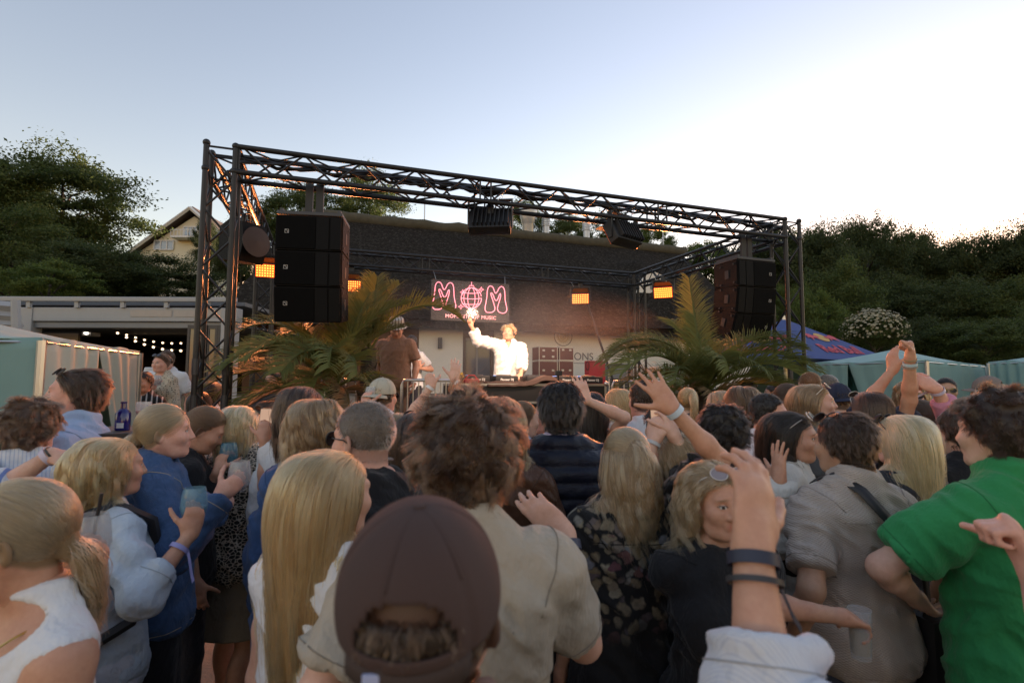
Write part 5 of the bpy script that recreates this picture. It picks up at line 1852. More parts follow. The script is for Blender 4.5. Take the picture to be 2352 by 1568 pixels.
# ---- dune grass
def grass(name, label, spots, n, hgt, seed, m):
    rng = np.random.RandomState(seed)
    V, F = [], []
    for (x0, x1, y0, y1, w) in spots:
        k = int(n * w)
        for i in range(k):
            x, y = rng.uniform(x0, x1), rng.uniform(y0, y1)
            z = ground_z(x, y) - .03
            h = hgt * rng.uniform(.45, 1.2); an = rng.uniform(0, 2 * PI); ln = rng.uniform(.1, .5) * h
            dx, dy = math.cos(an) * ln, math.sin(an) * ln; wd = .006
            ux, uy = -math.sin(an) * wd, math.cos(an) * wd
            b = len(V)
            V += [(x - ux, y - uy, z), (x + ux, y + uy, z), (x + dx * .35 - ux, y + dy * .35 - uy, z + h * .6), (x + dx * .35 + ux, y + dy * .35 + uy, z + h * .6), (x + dx - ux * .2, y + dy - uy * .2, z + h), (x + dx + ux * .2, y + dy + uy * .2, z + h)]
            F += [(b, b + 1, b + 3, b + 2), (b + 2, b + 3, b + 5, b + 4)]
    o = link(name, np_mesh(name, np.array(V), np.array(F), False), m)
    tag(o, label, 'grass', kind='stuff')


GRASS = leaf_mat('dune_grass', (.12, .13, .055), (.24, .22, .11), .25)
gs = []
for i in range(26):
    p = st(1.5 + i * .42, 5.6)
    gs.append((p.x - .4, p.x + .5, p.y - .5, p.y + 1.6, .028))
grass('dune_grass', 'pale dune grass growing on the bank in front of the white wall', gs, 5200, .55, 1, GRASS)
grass('dune_grass', 'tall dune grass on the left bank below the conservatory', [(-6.4, -3.6, 6.9, 9.8, .7), (-4.2, -2.6, 7.6, 10.2, .3)], 6500, .95, 2, GRASS)
grass('dune_grass', 'dune grass under the blue parasol on the right bank', [(3.4, 8.5, 9.0, 12.5, 1.0)], 4200, .6, 3, GRASS)


# ---- palms
def frond_mesh(name, L, arch, seed, nl=72, lw=.0115, ll=.36, kink=0.0):
    """palm frond along +x rising from 0, drooping at the end; leaflets in two ranks"""
    rng = random.Random(seed)
    b = MB()
    pts = []
    p = Vector((0, 0, 0)); an = arch[0]
    n = 16
    for i in range(n + 1):
        pts.append(p.copy())
        t = i / n
        an = arch[0] + (arch[1] - arch[0]) * t ** 1.3
        p = p + Vector((math.cos(an), rng.uniform(-.03, .03) + kink * t, math.sin(an))) * (L / n)
    b.tube(pts, [.016 * (1 - .85 * i / n) + .002 for i in range(n + 1)], 5)

    def at_t(t):
        f = t * n; i = min(int(f), n - 1)
        return pts[i].lerp(pts[i + 1], f - i), (pts[i + 1] - pts[i]).normalized()
    for i in range(nl):
        t = .14 + .86 * i / nl
        q, d = at_t(t)
        sd = Vector((0, 1, 0)) - d * d.y; sd.normalize(); up = d.cross(sd)
        if up.z < 0: up = -up
        for s in (-1, 1):
            l = ll * (math.sin(PI * (.12 + .80 * t)) ** .7) * rng.uniform(.8, 1.12)
            dr = (d * (.62 + .35 * t) + sd * s * .85 + up * rng.uniform(.20, .55)).normalized()
            mid = q + dr * l * .55; tip = q + dr * l + Vector((0, 0, -l * rng.uniform(.05, .28)))
            wv = dr.cross(up).normalized() * lw * .5 + up * lw * .25
            b.add([q - wv * .6, q + wv * .6, mid + wv, mid - wv, tip], [(0, 1, 2, 3), (3, 2, 4)])
    return b.mesh(name)


PALM = leaf_mat('palm_leaf', (.075, .098, .028), (.165, .185, .058), .3)
DRY = leaf_mat('dry_palm_leaf', (.20, .14, .07), (.30, .22, .12), .2)


def palm(label, px, py, D, fr, seed):
    c = at(px, py, D)
    root = thing('potted_palm', label, 'palm', (c.x, c.y, 0))
    tk = MB(); rng = random.Random(seed)
    tk.tube([(0, 0, .38), (.01, 0, c.z * .5), (0, 0, c.z)], [.16, .13, .10], 10)
    for i in range(60):
        an = i * 2.4; z = .45 + (c.z - .45) * i / 60
        tk.add([(math.cos(an) * .12, math.sin(an) * .12, z), (math.cos(an + .3) * .12, math.sin(an + .3) * .12, z), (math.cos(an + .15) * .20, math.sin(an + .15) * .20, z + .10)], [(0, 1, 2)])
    tk.build('trunk', BARK, root)
    pt = MB().lathe([(.26, 0), (.34, .5), (.36, .5), (.36, .54), (.31, .54), (.30, .45), (0, .45)], 24).build('pot', mat('black_pot', (.03, .03, .032), .6), root, True, R(30))
    for i, (az, e0, e1, L, dry) in enumerate(fr):
        me = frond_mesh('frond', L, (R(e0), R(e1)), seed * 50 + i)
        o = link('frond', me, DRY if dry else PALM, root)
        o.location = (rng.uniform(-.03, .03), rng.uniform(-.03, .03), c.z - .02 * (i % 5))
        o.rotation_euler = (rng.uniform(-.25, .25), 0, R(az))


rg = random.Random(12)
# azimuth (0 = picture right, 90 = away), start and end elevation, length
FL = [(12, 80, 5, 1.20, 0), (172, 70, -40, 1.45, 0), (185, 50, -55, 1.45, 0), (200, 30, -45, 1.30, 0), (160, 48, -30, 1.35, 0), (178, 28, -55, 1.35, 0), (215, 55, -60, 1.25, 0), (235, 62, -55, 1.2, 0), (260, 58, -62, 1.2, 0), (285, 62, -60, 1.2, 0),
      (300, 50, -60, 1.0, 0), (60, 72, -10, 1.2, 0), (110, 75, -10, 1.25, 0), (90, 84, 40, 1.25, 0), (40, 70, 5, 1.1, 0), (140, 62, -20, 1.3, 0), (190, 8, -60, 1.1, 1), (250, 10, -70, .95, 1), (300, 12, -72, .95, 1), (225, 20, -65, 1.1, 0), (275, 25, -70, 1.05, 0), (320, 22, -72, 1.0, 0)]
palm('potted palm with arching fronds in front of the stage left of the desk', 772, 885, 5.4, FL, 1)
FL2 = [(-4, 68, -50, 1.25, 0), (60, 82, 35, .95, 0), (100, 84, 50, 1.0, 0), (140, 76, 20, .95, 0), (185, 66, -20, 1.0, 0), (215, 60, -50, .95, 0), (160, 55, -30, .95, 1), (120, 62, 0, .9, 0)]
palm('smaller palm whose upright fronds catch the orange stage light', 846, 800, 6.0, FL2, 2)
FR = [(75, 80, 52, 1.55, 0), (170, 66, -58, 1.45, 0), (188, 58, -60, 1.35, 0), (150, 70, -40, 1.35, 0), (8, 58, -25, 1.45, 0), (-10, 40, -40, 1.25, 0), (25, 66, -20, 1.25, 0), (110, 80, 10, 1.25, 0), (210, 40, -62, 1.15, 0), (235, 55, -58, 1.1, 0), (265, 60, -60, 1.1, 0), (295, 56, -55, 1.1, 0),
      (320, 50, -50, 1.15, 0), (340, 22, -35, 1.15, 0), (195, 20, -60, 1.1, 0), (130, 55, -20, 1.2, 0), (50, 60, -15, 1.2, 0), (220, 15, -62, .95, 1), (300, 15, -65, .95, 0), (265, 18, -68, .95, 1), (175, 35, -62, 1.2, 0), (345, 60, -45, 1.25, 0)]
palm('potted palm in front of the right speakers with one tall upright frond', 1618, 895, 6.2, FR + [(160, 62, -50, 1.5, 0), (178, 72, -45, 1.45, 0), (140, 66, -30, 1.4, 0), (200, 52, -55, 1.3, 0), (12, 68, -40, 1.5, 0), (-4, 50, -45, 1.4, 0), (90, 86, 20, 1.3, 0), (230, 30, -60, 1.1, 0), (315, 30, -55, 1.1, 0)], 3)
# ================================================================ stage truss (one bolted frame)
S_ = .24
TOP = CAM_H + 2.1855
W_, D_ = 7.013, 3.937
_UT = MB().tube([(0, 0, 0), (0, 0, 1)], .0105, 6, False).mesh('brace', True)
N_IND = [0]


def brace(parent, A, B, r=1.0):
    d = B - A
    o = link('brace', _UT, BLACK, parent)
    o.matrix_local = Matrix.Translation(A) @ d.to_track_quat('Z', 'Y').to_matrix().to_4x4() @ Matrix.Diagonal((r, r, d.length, 1))
    N_IND[0] += 1


def truss_part(root, name, A, B, e1, e2, indiv, ends=True, pitch=.30):
    """square truss from A to B; A is one chord corner, e1 and e2 lead to the other chords"""
    d = (B - A); L = d.length; d.normalize()
    offs = [Vector(), e1, e1 + e2, e2]
    mid = (A + B) / 2
    c0 = MB().tube([A, B], .025, 10).build(name, BLACK, root, True, R(40))
    for o in offs[1:]:
        MB().tube([A + o, B + o], .025, 10).build('chord', BLACK, c0, True, R(40))
    n = max(2, round(L / pitch)); n += n % 2
    segs = []
    mgn = .06
    for f in range(4):
        o0, o1 = offs[f], offs[(f + 1) % 4]
        for i in range(n):
            t0 = mgn + (L - 2 * mgn) * i / n; t1 = mgn + (L - 2 * mgn) * (i + 1) / n
            a, b = (o0, o1) if (i + f) % 2 == 0 else (o1, o0)
            segs.append((A + d * t0 + a, A + d * t1 + b))
        for t in ([.03, L - .03] + ([L * .36, L * .36 + .12, L * .7, L * .7 + .12] if L > 5 else [])):
            segs.append((A + d * t + o0, A + d * t + o1))
    if indiv:
        for a, b in segs: brace(c0, a, b)
    else:
        m = MB()
        for a, b in segs: m.tube([a, b], .0105, 5, False)
        x = m.build('braces', BLACK, c0, True, None); x['kind'] = 'stuff'
    return c0


def make_truss():
    root = thing('stage_truss', 'black aluminium truss frame standing around the stage', 'truss')
    U, V, Z = SU * S_, SV * S_, Vector((0, 0, -S_))
    zt = TOP
    # towers
    for k, (a, b, ind) in enumerate(((0, 0, True), (W_ - S_, 0, True), (0, D_ - S_, False), (W_ - S_, D_ - S_, False))):
        P = st(a, b, 0.02)
        t = truss_part(root, 'tower', P, st(a, b, zt), U, V, ind, pitch=.31)
        MB().box((-.35, -.35, 0), (.35, .35, .02), Matrix.Translation(st(a + .12, b + .12, .01)) @ Matrix.Rotation(SY, 4, 'Z')).build('base_plate', DKGREY, t)
        for dz in (0, -S_):
            for da in (0, S_):
                for db in (0, S_):
                    bm = bmesh.new(); bmesh.ops.create_icosphere(bm, subdivisions=2, radius=.034)
                    MB().bm(bm, Matrix.Translation(st(a + da, b + db, zt + dz))).build('corner_ball', BLACK, t, True, None)
        if ind:
            for z in (1.55, 1.87):
                for q in ((0, 0), (S_, 0)):
                    MB().tube([st(a + q[0], b, z), st(a + q[0], b, z + .14)], .030, 10).build('sleeve', DKGREY, t, True)
    # beams
    truss_part(root, 'front_beam', st(S_, 0, zt), st(W_ - S_, 0, zt), V, Z, True, pitch=.29)
    truss_part(root, 'back_beam', st(S_, D_ - S_, zt), st(W_ - S_, D_ - S_, zt), V, Z, False)
    truss_part(root, 'side_beam', st(0, S_, zt), st(0, D_ - S_, zt), U, Z, False, pitch=.26)
    truss_part(root, 'side_beam', st(W_ - S_, S_, zt), st(W_ - S_, D_ - S_, zt), U, Z, False, pitch=.26)


make_truss()
# cables lying along the front beam
rng = random.Random(4)
for k in range(4):
    pts = [st(.25 + 6.5 * i / 60, S_ * (.55 + .1 * k) , TOP - .02 - .055 * (.5 + .5 * math.sin(i * (.7 + .2 * k) + k)) - .03 * rng.random()) for i in range(61)]
    tag(MB().tube(pts, .010 + .003 * k, 5).build('cable', BLACKP, None, True, None), ['thin black cable lying in the front truss beam', 'second black cable sagging inside the front truss beam', 'loose black cable looping along the front truss beam', 'thick black power cable resting in the front truss beam'][k], 'cable', 'cables in the front beam')
pts = [st(.12, .4 + 3.2 * i / 30, TOP - .10 - .05 * math.sin(i * .9)) for i in range(31)]
tag(MB().tube(pts, .02, 5).build('cable', BLACKP, None, True, None), 'black cable hanging in the left side truss beam', 'cable', 'cables in the side beams')

# ---- hanging speaker arrays
GRILL = mat('speaker_grille', (.004, .004, .0042), .8, 0, .1, 40, .5, 900, spec=.1)
CAB = mat('speaker_paint', (.0065, .0065, .007), .6, 0, .1, 60, .3, 400, spec=.12)
LOGO = mat('logo_white', (.55, .53, .5), .5, 0, 0)


def speaker_array(label, c, rz, left, tilt):
    """c = top centre of the front face; three curved cabinets under a flying frame"""
    root = thing('speaker_array', label, 'speaker array', c, rz, 'hanging speaker arrays')
    w, h, dp = .60, .335, .44
    fr = MB().bbox((-w / 2, 0, -.035), (w / 2, dp, .0), .006).box((-w / 2 + .02, .02, 0), (-w / 2 + .05, dp - .02, .03)).box((w / 2 - .05, .02, 0), (w / 2 - .02, dp - .02, .03)).build('flying_frame', DKGREY, root)
    y, z, an = 0.0, -.04, 0.0
    for k in range(3):
        an = R(tilt[k])
        M = Matrix.Translation((0, y, z)) @ Matrix.Rotation(an, 4, 'X')
        cb = MB().prism([(-w / 2, -h), (w / 2, -h), (w / 2, -.004), (-w / 2, -.004)], dp, M).build('cabinet', CAB, root)
        sg = 1 if left else -1
        x0, x1 = sorted((-sg * w / 2 + sg * .006, sg * w * .10))
        MB().bbox((x0, -.014, -h + .012), (x1, .0, -.014), .004, M).build('grille', GRILL, cb)
        x0, x1 = sorted((sg * w * .10 + sg * .004, sg * w * .30))
        MB().prism([(x0, -h + .012), (x1, -h + .012), (x1, -.014), (x0, -.014)], .012, M @ Matrix.Translation((0, -.010, 0))).build('baffle_plate', CAB, cb)
        x0, x1 = sorted((sg * w * .33, sg * w / 2 - sg * .006))
        MB().prism([(x0, -h + .012), (x1, -h + .012), (x1, -.014), (x0, -.014)], .02, M @ Matrix.Translation((0, -.018, 0))).build('baffle_plate', CAB, cb)
        lx = -sg * (w / 2 - (.10 if left else .10))
        lg = MB()
        for q in ((-.018, -.018, .018, -.015), (-.018, .015, .018, .018), (-.018, -.015, -.015, .015), (.015, -.015, .018, .015)):
            lg.box((lx + q[0], -.0165, -h * .48 + q[1]), (lx + q[2], -.0145, -h * .48 + q[3]), M)
        lg.tube([M @ Vector((lx - .012, -.0155, -h * .48 + .012)), M @ Vector((lx + .004, -.0155, -h * .48 + .002)), M @ Vector((lx + .012, -.0155, -h * .48 - .012))], .0022, 4)
        lg.build('logo', LOGO, cb)
        for s in (-1, 1):       # side plates with handle slot and link holes
            X = s * w / 2
            sp = MB().prism([(0, -h + .01), (dp * .86, -h + .01), (dp * .86, -.01), (0, -.01)], .008, M @ Matrix.Translation((X + (.008 if s > 0 else 0), .015, 0)) @ Matrix.Rotation(R(90), 4, 'Z')).build('side_plate', CAB, cb)
            q = MB().bbox((X - .004 if s > 0 else X - .012, dp * .36, -h * .66), (X + .012 if s > 0 else X + .004, dp * .52, -h * .34), .004, M).build('handle', BLACKP, sp)
            for yy in (.07, .31):
                for zz in (-.05, -h + .05):
                    MB().lathe([(0, 0), (.014, 0), (.014, .006), (0, .006)], 10, M @ Matrix.Translation((X + s * .008, yy, zz)) @ Matrix.Rotation(s * R(90), 4, 'Y')).build('link_hole', BLACKP, sp)
        e = Matrix.Rotation(an, 4, 'X') @ Vector((0, 0, -h - .006)); y += e.y; z += e.z
    # sling up to the truss
    for s in (-1, 1):
        MB().box((s * .05 - .035, .16, .0), (s * .05 + .035, .19, TOP - S_ - c.z + .03)).build('sling', BLACKP, root)
    return root


a_ = 1.0165
speaker_array('stack of three black speakers hanging from the left end of the front truss', Vector((at(712, 486, 4.98).x, 4.98, at(712, 486, 4.98).z)), R(8), True, (0, 1.5, 9))
speaker_array('stack of three black speakers hanging from the right end of the front truss', Vector((at(1738, 592, 6.72).x, 6.72, at(1738, 592, 6.72).z)), R(19), False, (0, 8, 20))

# ---- stage lights
LED = mat('led_amber', (1, .6, .2), .4, 0, 0, emit=(1.0, .24, .025), estr=1.0)
LEDC = mat('led_warm', (1, .6, .2), .4, 0, 0, emit=(1.0, .34, .05), estr=.7)


def stage_light(label, c, yaw, pitch, ledm, hang, n=(9, 5), lit=None, size=(.31, .18), power=0, col=(1, .45, .15), spot=100):
    """flood with LED grid; faces -y of its frame before turning; c = centre of the LED face"""
    root = thing('stage_light', label, 'stage light', c, yaw, 'stage floodlights')
    w, h = size
    M = Matrix.Rotation(pitch, 4, 'X')
    hb = MB().bbox((-w / 2 - .02, .0, -h / 2 - .02), (w / 2 + .02, .14, h / 2 + .02), .02, M)
    for i in range(9): hb.box((-w / 2 + i * w / 9, .14, -h / 2), (-w / 2 + i * w / 9 + .012, .19, h / 2), M)
    hs = hb.build('housing', BLACKP, root, True)
    MB().box((-w / 2, -.006, -h / 2), (w / 2, .0, h / 2), M).build('face_plate', mat('led_plate' if ledm is LED else 'led_plate_dim', (.05, .03, .02), .4, 0, 0, emit=(1, .10, .01), estr=.42 if ledm is LED else .16), hs)
    g = MB()
    for i in range(n[0]):
        for j in range(n[1]):
            x = -w / 2 + w * (i + .5) / n[0]; z = -h / 2 + h * (j + .5) / n[1]; r = .27 * min(w / n[0], h / n[1])
            g.add([M @ Vector((x + r * math.cos(a), -.010, z + r * math.sin(a))) for a in np.linspace(0, -2 * PI, 8, endpoint=False)], [tuple(range(8))])
    gl = g.build('led_grid', ledm, hs); gl['kind'] = 'stuff'
    # hood flap above
    MB().add([M @ Vector(p) for p in ((-w / 2 - .02, .0, h / 2 + .02), (w / 2 + .02, .0, h / 2 + .02), (w / 2 - .03, -.13, h / 2 + .10), (-w / 2 + .03, -.13, h / 2 + .10), (-w / 2 - .02, .0, h / 2 + .026), (w / 2 + .02, .0, h / 2 + .026), (w / 2 - .03, -.13, h / 2 + .106), (-w / 2 + .03, -.13, h / 2 + .106))],
             [(0, 1, 2, 3), (7, 6, 5, 4), (0, 3, 7, 4), (3, 2, 6, 7), (2, 1, 5, 6), (1, 0, 4, 5)]).build('hood', BLACKP, hs)
    # yoke and clamp
    y = MB()
    for s in (-1, 1): y.box((s * (w / 2 + .03) - .008, .04, -.04), (s * (w / 2 + .03) + .008, .10, h / 2 + .14))
    y.box((-w / 2 - .038, .04, h / 2 + .14), (w / 2 + .038, .10, h / 2 + .155))
    y.tube([(0, .07, h / 2 + .15), (0, .07, hang)], .02, 8)
    y.box((-.04, .03, hang - .10), (.04, .11, hang))
    y.build('yoke', BLACK, root)
    MB().tube([(-.12, .08, h / 2 + .15), (-.17, .10, h / 2 + .24), (-.08, .12, hang + .03), (.02, .12, hang)], .004, 5).build('safety_wire', ALU, root)
    if power:
        ld = bpy.data.lights.new('flood', 'SPOT'); ld.energy = power; ld.color = col; ld.spot_size = R(spot); ld.spot_blend = .8; ld.shadow_soft_size = .12
        lo = bpy.data.objects.new('flood', ld); COL.objects.link(lo); lo.parent = root
        lo.matrix_local = M @ Matrix.Translation((0, -.15, 0)) @ Matrix.Rotation(R(-90), 4, 'X')
    return root


BOT = TOP - S_
for lab, px, py, D, yaw, pit, lm, pw in (('lit orange floodlight on the left side truss beside the speakers', 615, 622, 7.56, 20, 14, LED, 66),
                                         ('lit amber floodlight on the back truss partly behind the left speakers', 806, 657, 8.70, 14, 10, LEDC, 40),
                                         ('lit amber floodlight on the back truss right of the neon sign', 1333, 686, 10.04, -8, 8, LEDC, 36),
                                         ('brightest orange floodlight below the right rear truss corner', 1523, 672, 9.44, -22, 12, LED, 66)):
    c = at(px, py, D)
    stage_light(lab, c, R(yaw), R(pit), lm, BOT - c.z, power=pw, col=(1.0, .30, .08), spot=95)
for lab, px, py, D in (('left wash light under the front truss turned towards the performer', 1128, 520, 5.80), ('right wash light under the front truss turned towards the performer', 1421, 548, 6.30)):
    c = at(px, py, D)
    dj = st(3.65, 2.1, 2.45)
    v = dj - c; yw = math.atan2(v.y, v.x) + PI / 2
    pt = -math.atan2(-v.z, math.hypot(v.x, v.y))
    # the lamp faces away from the camera: its LED face is on the far side
    stage_light(lab, c, yw, -pt, LEDC, BOT - c.z, size=(.42, .24), power=60, col=(1.0, .70, .45), spot=76)

# ---- neon sign
def make_sign():
    B = D_ - .35
    a, z = on_b(1082, 686, B)
    root = thing('neon_sign', 'pink neon sign with two bubble letters and a mirror ball on clear acrylic', 'neon sign', st(a, B, z), SY)
    k = 1.69e-3
    Q = lambda x, y: Vector(((x - 1055) * k, -.02, -((y - .045 * (x - 1055)) - 385) * k))
    neon = mat('neon_pink', (1, .3, .35), .4, 0, 0, emit=(1.0, .25, .30), estr=.25)
    acr, t, p, o = nt('clear_acrylic')
    p.inputs['Base Color'].default_value = (.5, .46, .47, 1); p.inputs['Roughness'].default_value = .06; p.inputs['Alpha'].default_value = .07; p.inputs['Specular IOR Level'].default_value = .4
    pan = MB().box((-.70, -.008, -.40), (.70, .0, .30)).build('acrylic_panel', acr, root)
    Mp = [(1300, 515), (1312, 490), (1302, 450), (1284, 395), (1266, 345), (1262, 325), (1276, 322), (1290, 345), (1304, 385), (1320, 408), (1338, 395), (1352, 355), (1362, 328), (1372, 330), (1370, 365), (1358, 410), (1342, 455), (1335, 495), (1350, 522), (1385, 538), (1425, 532), (1442, 505), (1438, 465), (1424, 420), (1418, 350), (1415, 290), (1400, 260), (1375, 252), (1352, 270), (1335, 310), (1316, 333), (1300, 300), (1288, 262), (1262, 247), (1238, 258), (1225, 295), (1222, 360), (1212, 425), (1202, 470), (1203, 510), (1225, 530), (1270, 530)]
    for dx, dy in ((0, 0), (-548, -30)):
        pts = [Q(x + dx, y + dy) for x, y in Mp]
        # smooth the closed outline
        for _ in range(2):
            pts = [q for i in range(len(pts)) for q in (pts[i] * .75 + pts[(i + 1) % len(pts)] * .25, pts[i] * .25 + pts[(i + 1) % len(pts)] * .75)]
        MB().tube(pts, .0075, 6, closed=True).build('letter_tube', neon, root, True, None)
    c = (1055, 380); r = 108
    def arc(fx, fy, t0=0, t1=2 * PI, n=32): return [Q(c[0] + fx(t), c[1] + fy(t)) for t in np.linspace(t0, t1, n)]
    MB().tube(arc(lambda t: r * math.cos(t), lambda t: r * math.sin(t), 0, 2 * PI * .97, 40), .007, 6).build('ball_tube', neon, root, True, None)
    for e in (.36, .74):
        MB().tube(arc(lambda t: e * r * math.cos(t), lambda t: r * math.sin(t), 0, 2 * PI, 40), .006, 6).build('ball_tube', neon, root, True, None)
    for dy in (-58, 0, 58):
        hw = math.sqrt(r * r - dy * dy)
        MB().tube([Q(c[0] + hw * s, c[1] + dy + 9 * (1 - s * s)) for s in np.linspace(-1, 1, 14)], .006, 6).build('ball_tube', neon, root, True, None)
    MB().tube([Q(1028, 272), Q(1032, 250), Q(1078, 250), Q(1082, 272)], .006, 6).build('ball_tube', neon, root, True, None)
    MB().tube([Q(1055, 250), Q(1055, 212)], .006, 6).build('ball_tube', neon, root, True, None)
    for x, y in ((963, 320), (1160, 290), (945, 470)):
        pts = []
        for i in range(16):
            an = 2 * PI * i / 16; rr = 28 * (1 if i % 4 == 0 else (.30 if i % 4 == 2 else .5))
            pts.append(Q(x + rr * math.sin(an), y - rr * math.cos(an)))
        MB().tube(pts, .005, 5, closed=True).build('star_tube', neon, root, True, None)
    tx = text_obj('sign_lettering', 'MOMENTS OF MUSIC', .088, mat('neon_letters', (1, .4, .4), .4, 0, 0, emit=(1.0, .34, .36), estr=.14), .006, root, 'CENTER', 0.0, 1.12)
    tx.location = Q(1055, 592) + Vector((0, .004, 0)); tx.rotation_euler = (R(90), 0, 0)
    w = MB()
    for x in (-.62, .62): w.tube([(x, 0, .30), (x * 1.05, .1, BOT - z)], .004, 5)
    w.build('wire', ALU, root)


make_sign()

# ---- stage floor and desk
fl = thing('stage_platform', 'low black stage platform under the truss', 'stage')
fl.location = st(0, 0); fl.rotation_euler = (0, 0, SY)
SZ = .88
deck = mat('stage_deck', (.05, .045, .042), .7, 0, .25, 12, .2, 60)
for i in range(6):
    for j in range(3):
        MB().bbox((.5 + i * 1.0, .75 + j * 1.0, SZ - .06), (1.496 + i * 1.0, 1.746 + j * 1.0, SZ), .004).build('deck_panel', deck, fl)
MB().box((.5, .74, .0), (6.5, .748, SZ - .07)).box((.49, .75, 0), (.498, 3.75, SZ - .07)).box((6.502, .75, 0), (6.51, 3.75, SZ - .07)).build('skirt', mat('stage_skirt', (.012, .012, .013), .95), fl)
for i in range(4):
    for j in (1, 3.6): MB().tube([(.6 + i * 1.95, j, 0), (.6 + i * 1.95, j, SZ - .06)], .025, 8).build('leg', ALU, fl)


def flight_box(label, name, lo, hi, body, M0=None, cat='flight case', group=None, rz=SY, trim=.018):
    """road case: panels, aluminium edge profiles, ball corners, latches and handles on the near face"""
    root = thing(name, label, cat, M0, rz, group)
    x0, y0, z0 = lo; x1, y1, z1 = hi
    MB().box((x0 + .004, y0 + .004, z0 + .004), (x1 - .004, y1 - .004, z1 - .004)).build('panel', body, root)
    t = trim
    for zz in (z0, z1 - t):
        MB().box((x0, y0, zz), (x1, y0 + t, zz + t)).build('edge_profile', ALU, root); MB().box((x0, y1 - t, zz), (x1, y1, zz + t)).build('edge_profile', ALU, root)
        MB().box((x0, y0 + t, zz), (x0 + t, y1 - t, zz + t)).build('edge_profile', ALU, root); MB().box((x1 - t, y0 + t, zz), (x1, y1 - t, zz + t)).build('edge_profile', ALU, root)
    for xx in (x0, x1 - t):
        MB().box((xx, y0, z0 + t), (xx + t, y0 + t, z1 - t)).build('edge_profile', ALU, root); MB().box((xx, y1 - t, z0 + t), (xx + t, y1, z1 - t)).build('edge_profile', ALU, root)
    for xx in (x0, x1):
        for zz in (z0, z1):
            bm = bmesh.new(); bmesh.ops.create_icosphere(bm, subdivisions=1, radius=t * 1.3)
            MB().bm(bm, Matrix.Translation((xx, y0, zz))).build('ball_corner', ALU, root, True, None)
    return root


P0 = st(0, 0)
dk = flight_box('long black DJ desk case with silver edges across the stage', 'dj_desk', (2.62, 1.25, SZ + .66), (4.78, 1.95, SZ + .925), BLACKP, P0, 'desk', trim=.03)
MB().box((2.64, 1.27, SZ), (4.76, 1.93, SZ + .66)).build('desk_front', mat('stage_skirt', (.012, .012, .013), .95), dk)
DT = SZ + .925
wtxt = mat('player_print', (.75, .75, .72), .5, 0, 0)
for i, a in enumerate((2.98, 3.38, 4.28, 4.66)):
    c = thing('media_player', ['leftmost', 'second', 'third', 'rightmost'][i] + ' black media player in the row on the DJ desk', 'media player', st(a, 1.42, DT + .004), SY, 'players on the DJ desk')
    MB().bbox((-.16, 0, 0), (.16, .36, .10), .012).build('case', BLACKP, c, True)
    MB().lathe([(0, .10), (.103, .10), (.103, .112), (.06, .116), (0, .116)], 28, Matrix.Translation((0, .15, 0))).build('jog_wheel', DKGREY, c, True, R(30))
    MB().box((-.09, .27, .101), (.09, .35, .106)).build('screen', mat('player_screen', (.02, .03, .05), .2, emit=(.2, .4, .8), estr=.5), c)
    tx = text_obj('lettering', 'Pioneer DJ', .042, wtxt, .002, c, 'CENTER', .0006); tx.location = (0, -.0015, .035); tx.rotation_euler = (R(90), 0, 0)
mx = thing('dj_mixer', 'black mixer between the players on the DJ desk', 'mixer', st(3.83, 1.40, DT + .004), SY)
MB().bbox((-.17, 0, 0), (.17, .38, .095), .01).build('case', BLACKP, mx, True)
for i in range(4):
    for j in range(5): MB().lathe([(0, .095), (.011, .095), (.009, .118), (0, .118)], 10, Matrix.Translation((-.11 + i * .073, .12 + j * .05, 0))).build('knob', DKGREY, mx, True)
# brown cloth thrown over the desk front
vs, fs = [], []
nx, ny = 44, 10
for j in range(ny + 1):
    for i in range(nx + 1):
        u, v = i / nx, j / ny
        a = 3.05 + 1.20 * u; b = 1.22 + .22 * v
        z = DT + .02 + .085 * math.exp(-((u - .72) / .16) ** 2) + .02 * mnoise.noise(Vector((u * 9, v * 4, 1))) - (.05 * (1 - v) if v < .2 else 0)
        vs.append(st(a, b, z))
for j in range(ny):
    for i in range(nx): fs.append((j * (nx + 1) + i, j * (nx + 1) + i + 1, (j + 1) * (nx + 1) + i + 1, (j + 1) * (nx + 1) + i))
o = MB().add(vs, fs).build('brown_cloth', mat('brown_cloth', (.055, .032, .024), .9, 0, .2, 20, .3, 200), None, True, None)
o.modifiers.new('thick', 'SOLIDIFY').thickness = .012
tag(o, 'crumpled dark brown cloth thrown along the front of the DJ desk', 'cloth')
rd = thing('red_bag', 'small red bag lying at the left end of the DJ desk', 'bag', st(2.86, 1.32, DT + .003), SY)
MB().bbox((-.10, -.05, 0), (.10, .05, .055), .02).build('pouch', mat('red_nylon', (.45, .02, .03), .6), rd, True)
MB().tube([(-.08, 0, .05), (-.04, 0, .10), (.04, 0, .10), (.08, 0, .05)], .008, 6).build('strap', mat('red_nylon', (.45, .02, .03), .6), rd, True)
yf = thing('yellow_flowers', 'small bunch of yellow flowers at the left end of the DJ desk', 'flowers', st(2.70, 1.36, DT + .003), SY)
MB().lathe([(.03, 0), (.035, .06), (.03, .06), (0, .05)], 12).build('cup', DKGREY, yf)
rg = random.Random(2)
for i in range(14):
    q = Vector((rg.uniform(-.06, .06), rg.uniform(-.05, .05), rg.uniform(.07, .14)))
    MB().tube([(0, 0, .04), q], .002, 4).build('stem', LEAF, yf)
    bm = bmesh.new(); bmesh.ops.create_icosphere(bm, subdivisions=1, radius=.016); MB().bm(bm, Matrix.Translation(q)).build('bloom', mat('yellow_petal', (.65, .45, .04), .7), yf)
